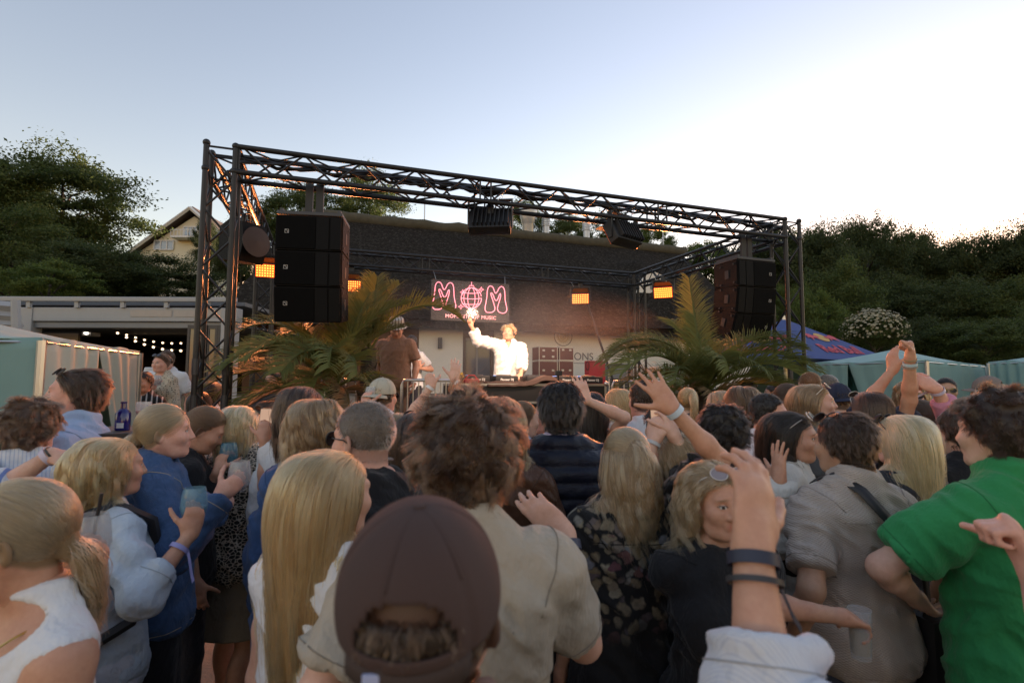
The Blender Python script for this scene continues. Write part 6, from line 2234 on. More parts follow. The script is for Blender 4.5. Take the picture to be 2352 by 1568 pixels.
# camera on a stand in front of the desk
cs = thing('camera_stand', 'black camera on a slim stand in front of the DJ desk', 'camera stand', st(3.92, .95, SZ))
MB().tube([(0, 0, 0), (0, 0, 1.03)], .012, 8).build('pole', BLACK, cs)
for k in range(3): MB().tube([(0, 0, .25), (.22 * math.cos(k * 2.09), .22 * math.sin(k * 2.09), .01)], .008, 6).build('leg', BLACK, cs)
MB().bbox((-.045, -.035, 1.03), (.045, .035, 1.09), .006).build('camera', BLACKP, cs)
MB().lathe([(0, 0), (.018, 0), (.018, .012), (0, .014)], 12, Matrix.Translation((0, .035, 1.06)) @ Matrix.Rotation(R(-90), 4, 'X')).build('lens', DKGREY, cs)


# ---- barriers beside the desk
def barrier(label, A, B):
    root = thing('crowd_barrier', label, 'barrier', group='steel barriers on the stage')
    d = B - A
    MB().tube([A + Vector((0, 0, 0)), A + Vector((0, 0, .90)), A + d * .03 + Vector((0, 0, .96)), B - d * .03 + Vector((0, 0, .96)), B + Vector((0, 0, .90)), B], .019, 8).build('frame', ALU, root, True, None)
    for i in range(1, 9): MB().tube([A + d * i / 9 + Vector((0, 0, .12)), A + d * i / 9 + Vector((0, 0, .95))], .008, 6).build('bar', ALU, root)
    MB().tube([A + Vector((0, 0, .12)), B + Vector((0, 0, .12))], .015, 6).build('rail', ALU, root)


barrier('steel barrier left of the DJ desk', st(1.95, 1.1, SZ), st(2.55, 1.1, SZ))
barrier('steel barrier right of the DJ desk', st(4.90, 1.3, SZ), st(5.75, 1.3, SZ))
barrier('steel barrier seen through the left palm', st(.75, .95, SZ), st(1.75, .95, SZ))

# ---- flight cases, red box and cooling unit by the house wall
cred = mat('case_red_laminate', (.13, .035, .030), .5, 0, .15, 10)
zT = 1.62
for i, (px0, px1, py0, py1, lab) in enumerate(((1238, 1281, 828, 900, 'tall red flight case at the lower left of the four behind the performer'), (1284, 1318, 828, 900, 'tall red flight case at the lower right of the four behind the performer'),
                                             (1238, 1281, 795, 828, 'red rack case stacked at the upper left behind the performer'), (1285, 1318, 797, 828, 'narrow red case stacked at the upper right behind the performer'))):
    B = 7.6
    a0, z1 = on_b(px0, py0, B); a1, z0 = on_b(px1, py1, B)
    if i < 2: z0 = ground_z(*st(a0, B)[:2]) + .0
    c = flight_box(lab, 'flight_case', (a0, B, z0 + .003), (a1, B + .5, z1 - .003), cred, P0, group='flight cases by the house wall', trim=.016)
    for xx in (.25, .75):
        for zz in ((.72, .28) if i == 2 else (.8,)):
            x = a0 + (a1 - a0) * xx; z = z0 + (z1 - z0) * zz
            MB().bbox((x - .035, B - .008, z - .025), (x + .035, B + .002, z + .025), .003).build('latch', ALU, c)
B = 7.3
a0, z1 = on_b(1352, 828, B); a1, z0 = on_b(1391, 900, B)
rb = thing('red_box', 'red box standing in the grass left of the right palm', 'box', P0, SY)
gz = ground_z(*st(a0, B)[:2])
MB().bbox((a0, B, gz), (a1, B + .25, z1), .012).build('body', mat('red_plastic', (.42, .015, .025), .45), rb)
MB().box((a0 + .02, B - .006, z1 - .05), (a1 - .02, B - .001, z1 - .03)).build('lid_seam', mat('red_dark', (.18, .01, .012), .5), rb)
MB().tube([(a1 + .02, B + .1, gz), (a1 + .02, B + .1, z1 - .02), (a1 + .16, B + .1, z1 - .02), (a1 + .16, B + .1, gz)], .012, 6).build('handle_frame', ALU, rb)
pts = [(a0 - .05 + .05 * math.cos(t * 1.3), B - .03, z1 - .14 + .11 * math.sin(t * 1.3)) for t in np.linspace(0, 12, 50)]
co_ = MB().tube(pts, .010, 5).build('coiled_cable', BLACKP, None, True, None); co_.location = P0; co_.rotation_euler = (0, 0, SY)
tag(co_, 'black cable coil hanging on the left side of the red box', 'cable')
a0, z1 = on_b(1400, 838, 7.9); a1, _ = on_b(1455, 880, 7.9)
ac = thing('cooling_unit', 'grey slatted outdoor cooling unit beside the red box', 'air conditioner', P0, SY)
MB().box((a0, 7.9, gz), (a1, 8.3, z1)).build('case', mat('unit_grey', (.20, .21, .21), .6), ac)
for i in range(9): MB().box((a0 + .02, 7.88, gz + .3 + i * .075), (a1 - .02, 7.899, gz + .345 + i * .075)).build('slat', DKGREY, ac)
MB().bbox((a0 - .02, 7.87, z1), (a1 + .02, 8.32, z1 + .04), .01).build('lid', DKGREY, ac)
# slanted black pole from the back truss to the stage (right)
tag(MB().tube([st(5.60, D_ - .2, BOT), st(6.45, D_ - .6, SZ)], .022, 8).build('brace_pole', BLACK), 'slanted black pole leaning from the back truss to the stage', 'pole')
# dark speaker in the left side truss
mn = thing('monitor_speaker', 'dark speaker with a rounded red-lit plate inside the left truss', 'speaker', at(530, 545, 5.9), R(-30))
MB().prism([(-.22, -.22), (.16, -.28), (.24, -.05), (.20, .16), (-.05, .22), (-.22, .16)], .30).build('cabinet', CAB, mn)
MB().lathe([(0, 0), (.16, 0), (.17, .02), (0, .03)], 24, Matrix.Translation((.23, .15, -.05)) @ Matrix.Rotation(R(90), 4, 'Y')).build('plate', mat('speaker_plate', (.03, .017, .015), .6), mn, True, R(30))
MB().tube([(0, .15, .2), (0, .15, TOP - S_ - mn.location.z)], .02, 8).build('hanger', BLACK, mn)


# ---- tents
def cloth(name, col, var=.08):
    m, t, p, o = nt(name); b = NB(t); co = b.coord()
    c = b.mix(b.noise(co, 3, 4, .6), tuple(x * (1 - var) for x in col), tuple(min(1, x * (1 + var)) for x in col))
    b.l(c, p.inputs['Base Color']); p.inputs['Roughness'].default_value = .9; p.inputs['Specular IOR Level'].default_value = .1
    tr = b.n('BsdfTranslucent'); b.l(c, tr.inputs[0]); mx = b.n('MixShader'); mx.inputs[0].default_value = .25
    bp = b.bump(b.noise(b.mapping(co, (1, 1, .25)), 9, 4, .6), .35, .03)
    b.l(bp, p.inputs['Normal'])
    b.l(p.outputs[0], mx.inputs[1]); b.l(tr.outputs[0], mx.inputs[2]); b.l(mx.outputs[0], o.inputs[0])
    return m


TURQ = cloth('turquoise_cloth', (.26, .43, .42))
PALE = cloth('pale_tent_cloth', (.62, .66, .60))
ROOFC = cloth('mint_roof_cloth', (.42, .60, .58))
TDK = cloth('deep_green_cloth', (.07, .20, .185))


def curtain(name, A, B, z0, z1, m, parent, fold=.02, nf=8, seed=0, slant0=0.0, slant1=0.0, gather=None):
    """upright cloth from A to B with soft folds; slant moves the lower corners along the wall"""
    nx, nz = 60, 26
    d = (B - A); L = d.length; d.normalize(); n = Vector((d.y, -d.x, 0))
    vs, fs = [], []
    for j in range(nz + 1):
        v = j / nz
        for i in range(nx + 1):
            u = i / nx
            s0 = slant0 * (1 - v); s1 = L + slant1 * (1 - v)
            s = s0 + (s1 - s0) * u
            f = fold * (.35 + .65 * (1 - v)) * (math.sin(u * nf * 2 * PI + seed + 1.5 * v) * .6 + mnoise.noise(Vector((u * nf * 1.3, v * 2, seed))) * 1.2)
            zz = z0 + (z1 - z0) * v - .012 * math.sin(u * PI * 3) * v * (1 if v > .9 else 0)
            vs.append(A + d * s + n * f + Vector((0, 0, zz)))
    for j in range(nz):
        for i in range(nx): fs.append((j * (nx + 1) + i, j * (nx + 1) + i + 1, (j + 1) * (nx + 1) + i + 1, (j + 1) * (nx + 1) + i))
    o = MB().add(vs, fs).build(name, m, parent, True, None)
    o.modifiers.new('thick', 'SOLIDIFY').thickness = .006
    return o


def tent(label, corners, ztop, zpeak, mats, front_gap=None, seed=0, pk=None):
    """square cabana: four corners (world xy), curtain walls, shallow pyramid roof, poles"""
    root = thing('cabana_tent', label, 'tent', group='turquoise cabana tents')
    c = sum(corners, Vector()) / 4
    pk = pk or c
    vs = []
    n = 10
    # roof with slightly sagging slopes
    for k in range(4):
        A, B = corners[k], corners[(k + 1) % 4]
        b = MB(); vs, fs = [], []
        for j in range(n + 1):
            for i in range(n + 1):
                q = A.lerp(B, i / n).lerp(pk, j / n); q = Vector((q.x, q.y, ztop + (zpeak - ztop) * (j / n) ** 1.35 - .02 * math.sin(PI * i / n) * (1 - j / n)))
                vs.append(q)
        for j in range(n):
            for i in range(n): fs.append((j * (n + 1) + i, j * (n + 1) + i + 1, (j + 1) * (n + 1) + i + 1, (j + 1) * (n + 1) + i))
        r = b.add(vs, fs).build('roof_panel', mats[4], root, True, None); r.modifiers.new('thick', 'SOLIDIFY').thickness = .006
    for k in range(4):
        A, B = corners[k], corners[(k + 1) % 4]
        MB().tube([A, A + Vector((0, 0, ztop - .02))], .025, 8).build('pole', ALU, root)
        MB().tube([A + Vector((0, 0, ztop - .03)), B + Vector((0, 0, ztop - .03))], .008, 6).build('top_bar', ALU, root)
        if front_gap and k == front_gap[0]:
            f = front_gap[1]; G = A.lerp(B, f)
            curtain('curtain', A, G, .03, ztop, mats[k], root, .034, 4, seed, 0, -front_gap[2] * .15)
            curtain('curtain', G, B, .03, ztop, mats[k], root, .034, 4, seed + 2, front_gap[2], 0)
            nn = Vector((0, 0, 0)) + (c - G).normalized() * .30
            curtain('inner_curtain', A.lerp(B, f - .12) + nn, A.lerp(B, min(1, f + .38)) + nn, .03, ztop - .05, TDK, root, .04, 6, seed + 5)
        else:
            curtain('curtain', A, B, .03, ztop, mats[k], root, .034, 5, seed + k)
    return root


# left tent: one wall faces the camera, one wall faces the stage
q0 = at(97, 775, 3.35); q1 = at(322, 803, 4.75); z_l = 2.10
A = Vector((q0.x, q0.y, 0)); Bq = Vector((q1.x, q1.y, 0)); dv = (Bq - A); side = Vector((-dv.y, dv.x, 0)).normalized() * 1.9
tent('pale cabana tent on the left with its stage side lit orange', [A + side, A, Bq, Bq + side], at(97, 775, 3.35).z, at(97, 775, 3.35).z + .22, [TURQ, PALE, TURQ, TURQ, ROOFC], (1, .50, .95), 1)
# right tents
q0 = at(1845, 833, 8.2); q1 = at(2128, 826, 6.9); q2 = at(2262, 826, 8.6)
zt_ = at(2128, 826, 6.9).z
A = Vector((q0.x, q0.y, 0)); Bq = Vector((q1.x, q1.y, 0)); Cq = Vector((q2.x, q2.y, 0))
tent('turquoise cabana tent right of the truss behind the raised arms', [A, Bq, Cq, A + Cq - Bq], zt_, zt_ + .24, [TURQ, TURQ, TURQ, TURQ, ROOFC], (0, .40, .6), 3)
q0 = at(2262, 822, 7.9); q1 = at(2500, 815, 6.6)
A = Vector((q0.x + .05, q0.y, 0)); Bq = Vector((q1.x, q1.y, 0)); side = Vector((-(Bq - A).y, (Bq - A).x, 0)).normalized() * 2.0
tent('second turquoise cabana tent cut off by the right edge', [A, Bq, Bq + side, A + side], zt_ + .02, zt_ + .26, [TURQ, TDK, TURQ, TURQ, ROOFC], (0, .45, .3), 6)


# ---- blue parasol
def parasol():
    D = 14.0
    pk = at(1800, 732, D); fc = at(1852, 822, D - 2.2); lc = at(1590, 806, D + .2); rc = at(2066, 801, D - .2)
    zl = fc.z
    bc = Vector((lc.x + rc.x - fc.x, lc.y + rc.y - fc.y, zl))
    lc = Vector((lc.x, lc.y, zl)); rc = Vector((rc.x, rc.y, zl))
    root = thing('parasol', 'large blue parasol with red lettering and bulls right of the stage', 'parasol', (pk.x, pk.y, ground_z(pk.x, pk.y)))
    inv = Matrix.Translation(root.location).inverted()
    m = cloth('blue_parasol_cloth', (.11, .155, .36), .06)
    pink = mat('print_red', (.50, .07, .10), .8, 0, 0); yel = mat('print_yellow', (.52, .32, .10), .8, 0, 0)
    cs = [lc, fc, rc, bc]
    for k in range(4):
        A, B = cs[k], cs[(k + 1) % 4]
        vs = [inv @ v for v in (A, B, pk)]
        p = MB().add(vs, [(0, 1, 2)]).build('canopy_panel', m, root)
        p.modifiers.new('thick', 'SOLIDIFY').thickness = .008
        MB().tube([inv @ A - Vector((0, 0, .05)), inv @ pk - Vector((0, 0, .12))], .02, 6).build('rib', ALU, root)
        if k in (0, 1):
            X = (B - A).normalized(); mid = (A + B) / 2; Y = (pk - mid); Y = (Y - X * Y.dot(X)).normalized(); N = X.cross(Y)
            if N.dot(Vector((0, 0, CAM_H)) - mid) < 0: N = -N
            fr = Matrix((X, Y, X.cross(Y))).transposed().to_4x4()
            sg = 1 if N.dot(X.cross(Y)) > 0 else -1
            o = mid + N * .02
            tx = text_obj('lettering', 'Red Bull', .50, pink, .004, p, 'CENTER', .010)
            tx.matrix_local = inv @ Matrix.Translation(o + Y * .30) @ fr
            bull = [(-.62, .30), (-.50, .42), (-.30, .46), (-.10, .40), (.05, .30), (.22, .34), (.34, .30), (.42, .20), (.36, .12), (.24, .14), (.16, .06), (.22, -.08), (.12, -.06), (.04, .06), (-.14, .08), (-.30, .02), (-.40, -.12), (-.48, -.10), (-.42, .06), (-.52, .12), (-.64, .04), (-.72, .06), (-.60, .16)]
            for s in (-1, 1):
                b = MB()
                pts = [o + X * (s * (x * .48 - .34)) + Y * (.92 + y * .55) + N * .004 for x, y in bull]
                b.add([inv @ q for q in pts], [tuple(range(len(pts)))]); b.build('bull_print', pink, p)
            b = MB(); b.add([inv @ (o + X * .24 * math.cos(t) + Y * (1.03 + .20 * math.sin(t)) - N * .004) for t in np.linspace(0, 2 * PI, 28, endpoint=False)], [tuple(range(28))]); b.build('sun_print', yel, p)
    MB().tube([(0, 0, 0), (0, 0, pk.z - root.location.z + .08)], .045, 10).build('pole', ALU, root)
    MB().box((-.4, -.4, 0), (.4, .4, .08)).build('base', DKGREY, root)


parasol()
# ================================================================ the crowd (positions read from head size and height in the photo)
WHITE = (.70, .71, .72); OFFW = (.62, .60, .55); BLK = (.012, .012, .014); NAVY = (.018, .024, .05)
B_ = lambda *c: c


def hold_glass(label, P, side, name='wine_glass', tint=(.55, .58, .60), fill=None, tall=False, straw=False, off=(0, 0, 0)):
    """a drinking glass standing in the closed hand"""
    a = P.fig.arms[side]
    M = P.root.matrix_basis if False else (Matrix.Translation(P.base) @ Matrix.Rotation(P.yaw, 4, 'Z') @ Matrix.Scale(P.s, 4))
    c = M @ Vector(a['W'] + a['hd'] * .085 + a['pn'] * .045) + Vector(off)
    root = thing(name, label, 'glass', c - Vector((0, 0, .05)))
    m, t, p, o = nt('drinking_glass')
    p.inputs['Base Color'].default_value = tint + (1,); p.inputs['Roughness'].default_value = .05; p.inputs['Alpha'].default_value = .33; p.inputs['Specular IOR Level'].default_value = .8
    if tall: MB().lathe([(.026, 0), (.030, .13), (.028, .13), (.024, .01), (0, .01)], 20).build('bowl', m, root, True, R(40))
    else: MB().lathe([(.020, 0), (.036, .02), (.044, .05), (.040, .095), (.034, .12), (.0325, .12), (.038, .095), (.042, .05), (.034, .023), (0, .012)], 24).build('bowl', m, root, True, R(60))
    if fill: MB().lathe([(.022, .012), (.0255, .075), (0, .075)] if tall else [(.016, .014), (.036, .035), (.039, .055), (0, .055)], 20).build('drink', mat('drink_%d' % int(fill[0] * 99), fill, .1, 0, 0), root, True, R(40))
    if straw: MB().tube([(.0, .0, .02), (.02, .0, .17)], .004, 6).build('straw', BLACKP, root)
    return root


def phone(label, P, side, lit=True):
    a = P.fig.arms[side]
    M = (Matrix.Translation(P.base) @ Matrix.Rotation(P.yaw, 4, 'Z') @ Matrix.Scale(P.s, 4))
    c = M @ Vector(a['W'] + a['hd'] * .10 + a['pn'] * .03)
    root = thing('smartphone', label, 'phone', c)
    root.rotation_euler = (R(-12), 0, 0)
    MB().bbox((-.038, -.004, -.075), (.038, .004, .075), .003).build('case', BLACKP, root)
    MB().box((-.034, -.0062, -.069), (.034, -.0046, .069)).build('screen', mat('phone_screen', (.1, .1, .1), .2, 0, 0, emit=(.9, .55, .3), estr=.07) if lit else BLACKP, root)


# ---------------------------------------------------------------- nearest people
p = Person('man in a brown cap seen from behind, closest to the camera', 978, 1124, .62, 4, 'm', 'pink', ('crop', 'dark'), (-3, 15, 0), near=2, wear=('tee', 'plain', (.10, .085, .075)), hk=dict(cap=1), fat=1.04, hn=2500)
p.cap((.060, .034, .030))
# strap of the cap with a small pale emblem
sb = MB(); pts = [p.hw((.088 * math.sin(t), -.106 * math.cos(t) * 1.005 - .010, .006)) for t in np.linspace(-.75, .75, 16)]
vs = []
for q in pts: vs += [q - Vector((0, 0, .011)), q + Vector((0, 0, .011))]
so = MB().add(vs, [(i * 2, i * 2 + 1, i * 2 + 3, i * 2 + 2) for i in range(15)]).build('cap_strap', mat('cap_strap', (.045, .028, .024), .85), p.root, True); so.modifiers.new('t', 'SOLIDIFY').thickness = .003
q = p.hw((-.030, -.114, .004)); MB().bbox(q - Vector((.009, .003, .009)), q + Vector((.009, .002, .009)), .002).build('emblem', mat('pale_blue_emblem', (.35, .40, .62), .6), so)

Person('man with bushy brown curls in a beige T-shirt, hand raised in front of the stage', 1072, 884, 1.22, -3, 'm', 'fair', ('curly', (.058, .031, .017)), (0, -3, 0), near=2, wear=('tee', 'plain', (.42, .365, .29)), hn=10000, seed=1, fat=.97,
       arms={1: dict(wrist=(1298, 1228, 1.46), pole=(.22, -.3, -1), hand='relaxed', dir=(-.75, .1, .65), palm=(-.2, 1, .2)), -1: dict(wrist=(850, 1700, 1.27))}, hk=dict(), wearkw=dict(ease=.014)).wristband(1, (.05, .06, .10), .03, .012)
p = Person('woman with very long straight blonde hair in a white top, left of the brown cap', 765, 1018, 1.28, -22, 'f', 'fair', ('long', 'blonde'), (-18, 0, 0), near=2, wear=('sleeveless', 'plain', (.70, .71, .74)), pants=('long', 'plain', WHITE), hn=12000, seed=2, hk=dict(L=.62), legs=1)
p = Person('woman with tied-back blonde hair, gold necklace and white tank top at the lower left corner', 60, 1088, 1.04, 150, 'f', 'tan', ('pony', 'ash'), (-38, -6, 0), near=2, wear=('tank', 'plain', (.70, .71, .73)), hk=dict(L=.20, tie=(0, -.095, -.045)), hn=9000, seed=3, exact=True, pants=('long', 'denim', (.05, .07, .12)))
nk = MB(); nk.tube([Vector((.085 * math.sin(t), .005 + .085 * math.cos(t) + .02 * math.cos(t / 1), 1.475 - .075 * max(0, math.cos(t)) ** 2)) for t in np.linspace(-2.4, 2.4, 40)], .0022, 5)
nk.build('necklace', mat('gold', (.75, .52, .16), .3, 1.0, 0), p.root, True)
p = Person('person off the left edge holding a stemless glass with a black straw', -70, 1110, 1.36, -20, 'f', 'tan', ('shoulder', 'brown'), near=2, wear=('tee', 'plain', (.05, .05, .06)), arms={1: dict(wrist=(206, 1330, 1.30), pole=(.2, -.4, -1), hand='hold', dir=(.05, .1, 1), palm=(-.8, .6, 0))}, seed=4, exact=True)
p.wristband(1, (.35, .55, .62), .035, .010); p.wristband(1, (.45, .38, .05), .065, .006)
hold_glass('stemless wine glass with a black straw held up at the lower left', p, 1, 'wine_glass', straw=True)
p = Person('man in a green polo shirt with thick brown hair at the right edge', 2285, 880, 1.26, 14, 'm', 'fair', ('tousled', 'dark'), (10, 2, 0), near=2, wear=('polo', 'plain', (.020, .26, .085)), hn=9000, seed=5, hk=dict(noise=.22, back=.3, side=.2),
           arms={-1: dict(wrist=(2105, 1375, 1.36), pole=(-1, -.3, .25), hand='relaxed')}, pants=('long', 'denim', (.05, .07, .13)), wearkw=dict(ease=.02))
p = Person('blonde woman in black half turned to the camera, face partly behind a raised hand', 1648, 1052, 1.48, -176, 'f', 'tan', ('wavy', 'ash'), (2, 0, 0), near=2, wear=('tee', 'plain', BLK), hn=9000, seed=6,
           arms={1: dict(wrist=(1950, 1420, 1.42), pole=(-.2, -.6, -1), hand='hold', dir=(.8, .2, -.3), palm=(0, 0, -1)), -1: dict(wrist=(1640, 1500, 1.75))}, hk=dict(L=.36, keep=lambda p: (p[:, 1] < -.01) | (p[:, 2] > .062)))
p.glasses('top', (.25, .22, .24), (.5, .45, .42), metal=True)
hold_glass('glass of beer held low by the blonde woman in black', p, 1, 'beer_glass', fill=(.35, .24, .06), tall=True)
MB().tube([p.hw((.082, -.005, -.045)), p.hw((.088, -.01, -.06)), p.hw((.084, .0, -.078)), p.hw((.078, .008, -.062))], .0014, 5, closed=True).build('hoop_earring', mat('silver', (.7, .7, .7), .2, 1, 0), p.root, True)
p = Person('person in a white striped shirt reaching up beside the camera, only the arm in view', 2660, 1000, .55, 10, 'm', 'tan', ('short', 'brown'), near=2, ht=1.72, wear=('rolled', 'stripe', (.62, .64, .68), (.50, .53, .60), .32), seed=7,
           arms={-1: dict(wrist=(1728, 1262, .80), pole=(-.6, .1, -1), hand='relaxed', dir=(.22, .3, 1), palm=(-.35, .9, 0)), 1: dict(wrist=(2420, 1860, .62), pole=(.5, -.4, -.8), hand='relaxed', dir=(-.6, .5, .4), palm=(0, 1, -.3))}, wearkw=dict(sleeve=.76, ease=.026, fold=.012), exact=True)
p.wristband(-1, (.02, .025, .05), .015, .009, tail=(.05, .01, -.10)); p.wristband(-1, (.03, .03, .035), .045, .004)
p = Person('person at the right edge with only a hand and forearm in view', 2580, 960, 1.05, 60, 'm', 'pink', ('short', 'brown'), near=1, ht=1.74, wear=('tee', 'plain', (.06, .06, .07)), seed=8, arms={-1: dict(wrist=(2376, 1300, 1.08), pole=(.3, -.5, -1), hand='fist', dir=(-.4, .2, 1), palm=(-.8, .4, 0))}, exact=True)

# ---------------------------------------------------------------- second rank, left
p = Person('woman with a layered blonde bob, pale blue shirt, black backpack and white shorts', 268, 990, 1.55, -32, 'f', 'tan', ('bob', 'blonde'), (-10, 2, 0), near=2, wear=('rolled', 'linen', (.50, .58, .66)), pants=('hot', 'linen', (.58, .60, .66)), hn=9000, seed=9, legs=1,
           arms={1: dict(wrist=(438, 1225, 1.50), pole=(.35, -.7, -.9), hand='hold', dir=(.1, .1, 1), palm=(-.6, .8, 0))}, hk=dict(L=.26), wearkw=dict(ease=.010, flare=.008))
p.wristband(1, (.30, .30, .60), .06, .008, tail=(.03, -.01, -.10))
hold_glass('blue tinted tumbler held by the woman in the pale blue shirt', p, 1, 'tumbler', tint=(.20, .42, .55), fill=(.10, .28, .40))
bp = thing('backpack', 'black backpack hanging from the back of the woman with the blonde bob', 'backpack', p.base, p.yaw); bp.scale = (p.s,) * 3
MB().bbox((-.15, -.27, .98), (.13, -.145, 1.34), .04).build('bag', mat('black_nylon', (.014, .014, .017), .55), bp, True)
MB().bbox((-.11, -.30, 1.0), (.09, -.262, 1.16), .015).build('pocket', mat('black_nylon', (.014, .014, .017), .55), bp, True)
for s in (-1, 1):
    MB().tube([(s * .09, -.19, 1.36), (s * .095, -.13, 1.475), (s * .10, -.02, 1.515), (s * .11, .11, 1.43), (s * .13, .14, 1.25), (s * .19, .02, 1.1), (s * .13, -.19, 1.0)], [.020] * 7, 6).build('strap', mat('black_nylon', (.014, .014, .017), .55), bp, True)
p = Person('woman in a denim jacket with a low blonde ponytail, in profile looking right', 388, 922, 1.88, -62, 'f', 'pink', ('pony', 'ash'), (-4, 4, 0), near=2, wear=('jacket', 'denim', (.045, .10, .22)), hk=dict(L=.22, tie=(0, -.105, -.02)), hn=8000, seed=10, fat=.97,
           arms={1: dict(wrist=(505, 1140, 1.78), pole=(-.2, -.6, -1), hand='hold', dir=(.6, .2, .6), palm=(0, .9, .3)), -1: dict(wrist=(500, 1170, 2.0), pole=(-.3, .4, -1), hand='hold', dir=(.7, -.2, .4), palm=(0, -.8, .4))}, pants=('long', 'plain', (.02, .02, .025)))
hold_glass('clear wine glass held by the woman in the denim jacket', p, 1, 'wine_glass')
p = Person('woman with smooth brown hair looking down beside the denim jacket', 452, 920, 2.35, -60, 'f', 'tan', ('pony', 'brown'), (-8, -26, 0), near=1, wear=('tee', 'plain', BLK), seed=11, hn=5000)
p = Person('man with tousled brown hair in a fine striped white shirt at the left', 82, 903, 1.75, 12, 'm', 'fair', ('tousled', (.085, .048, .028)), (8, 4, 0), near=2, wear=('shirt', 'stripe', (.60, .63, .68), (.40, .46, .58)), seed=12, hn=7000)
p = Person('person off the left edge in a striped sleeve, arm round the next man', -105, 905, 2.25, -6, 'm', 'fair', ('short', 'brown'), near=1, ht=1.75, wear=('rolled', 'stripe', (.62, .64, .68), (.16, .24, .50), 3.0), seed=13, arms={1: dict(wrist=(118, 1045, 2.10), pole=(-.2, -.5, -.6), hand='relaxed', dir=(.9, .1, -.35), palm=(0, .4, -1))}, exact=True)
p.wristband(1, (.55, .48, .58), .012, .010); p.wristband(1, (.02, .02, .02), -.006, .004)
p = Person('man in a light blue shirt with sunglasses on his swept-back dark hair, looking left', 168, 838, 2.10, 112, 'm', 'pink', ('short', 'dark'), (6, 6, 0), near=2, wear=('shirt', 'plain', (.34, .46, .66)), seed=14, hn=6000, hk=dict(L=.07, lift=.35, noise=.12))
p.glasses('top', (.18, .25, .28))
p = Person('dark-haired woman at the left edge with black sunglasses on her head', 8, 866, 2.45, 165, 'f', 'tan', ('long', 'dark'), (-20, 4, 0), near=1, wear=('tee', 'plain', (.02, .035, .02)), seed=15)
p.glasses('top')
p = Person('woman in a leopard-print blouse with straight pale blonde hair, filming with a phone', 562, 925, 2.62, -12, 'f', 'tan', ('shoulder', 'pale'), (-6, 0, 0), near=2, wear=('shortblouse', 'leopard', (.50, .44, .36), (.012, .011, .011)), pants=('skirt', 'plain', (.20, .17, .13)), hn=7000, seed=16, legs=1, hk=dict(L=.27),
           arms={1: dict(wrist=(607, 1010, 2.42), pole=(.35, -.5, -1), hand='hold', dir=(-.1, .3, 1), palm=(-.3, .95, 0)), -1: dict(wrist=(500, 1085, 2.40), pole=(-.5, -.3, -1), hand='hold', dir=(.1, .2, 1), palm=(.3, .9, 0))})
p.glasses('top', (.03, .02, .02), (.05, .03, .02)); phone('phone filming the stage held by the woman in leopard print', p, 1)
hold_glass('blue glass held by the woman in leopard print', p, -1, 'tumbler', tint=(.10, .30, .42), fill=(.05, .18, .28))
p = Person('woman with dark shoulder-length hair in a white jacket and black trousers', 700, 880, 2.55, -14, 'f', 'tan', ('long', 'dark'), (-8, 0, 0), near=1, wear=('jacket', 'plain', WHITE), seed=17, hn=5000, hk=dict(L=.36))
p = Person('woman with a wavy dark blonde bob and a blue denim shirt', 737, 903, 2.02, -6, 'f', 'fair', ('bob', 'light'), (8, 0, 0), near=2, wear=('shirt', 'denim', (.035, .085, .22)), seed=18, hn=8000, hk=dict(L=.27, curl=.010))
p = Person('broad man with very short greying hair and black sunglasses in a black T-shirt', 842, 920, 1.68, 46, 'm', 'pink', ('buzz', 'grey'), (16, 0, 0), near=2, wear=('tee', 'plain', BLK), pants=('long', 'plain', (.015, .015, .018)), fat=1.22, seed=19, hn=6000, hk=dict(L=.014))
p.glasses('eyes')
p = Person('man in a beige cap worn backwards and a white T-shirt', 878, 866, 3.75, -10, 'm', 'pink', ('crop', 'brown'), (-14, 0, 0), near=1, wear=('tee', 'plain', WHITE), hk=dict(cap=1), seed=20, arms={-1: dict(wrist=(838, 938, 3.6), pole=(-.4, -.3, -1), hand='hold', dir=(0, .2, 1), palm=(.5, .8, 0))})
p.cap((.48, .45, .36), True); p.glasses('eyes'); hold_glass('wine glass raised by the man in the beige cap', p, -1)
p = Person('woman with long light brown hair left of the dark-haired woman with sunglasses', 925, 940, 2.7, 0, 'f', 'fair', ('long', 'light'), near=1, wear=('tee', 'plain', (.10, .08, .07)), seed=21)
p = Person('woman with long dark brown hair and sunglasses on her head behind the curly-haired man', 962, 936, 2.05, 4, 'f', 'tan', ('long', 'dark'), (4, 0, 0), near=2, wear=('sleeveless', 'plain', (.05, .028, .02)), seed=22, hn=7000, hk=dict(L=.46))
p.glasses('top')
p = Person('woman with both fists raised, white wristbands, in front of the DJ desk', 1014, 905, 3.7, 0, 'f', 'fair', ('shoulder', 'brown'), near=1, wear=('tee', 'plain', WHITE), seed=23, arms={-1: dict(wrist=(990, 888, 3.5), pole=(-.6, 0, -1), hand='fist', dir=(-.2, .1, 1), palm=(0, 1, 0)), 1: dict(wrist=(1044, 872, 3.5), pole=(.6, 0, -1), hand='wave', dir=(.05, .1, 1), palm=(0, 1, 0))})
p.wristband(-1, WHITE, .01, .010); p.wristband(1, WHITE, .02, .010)

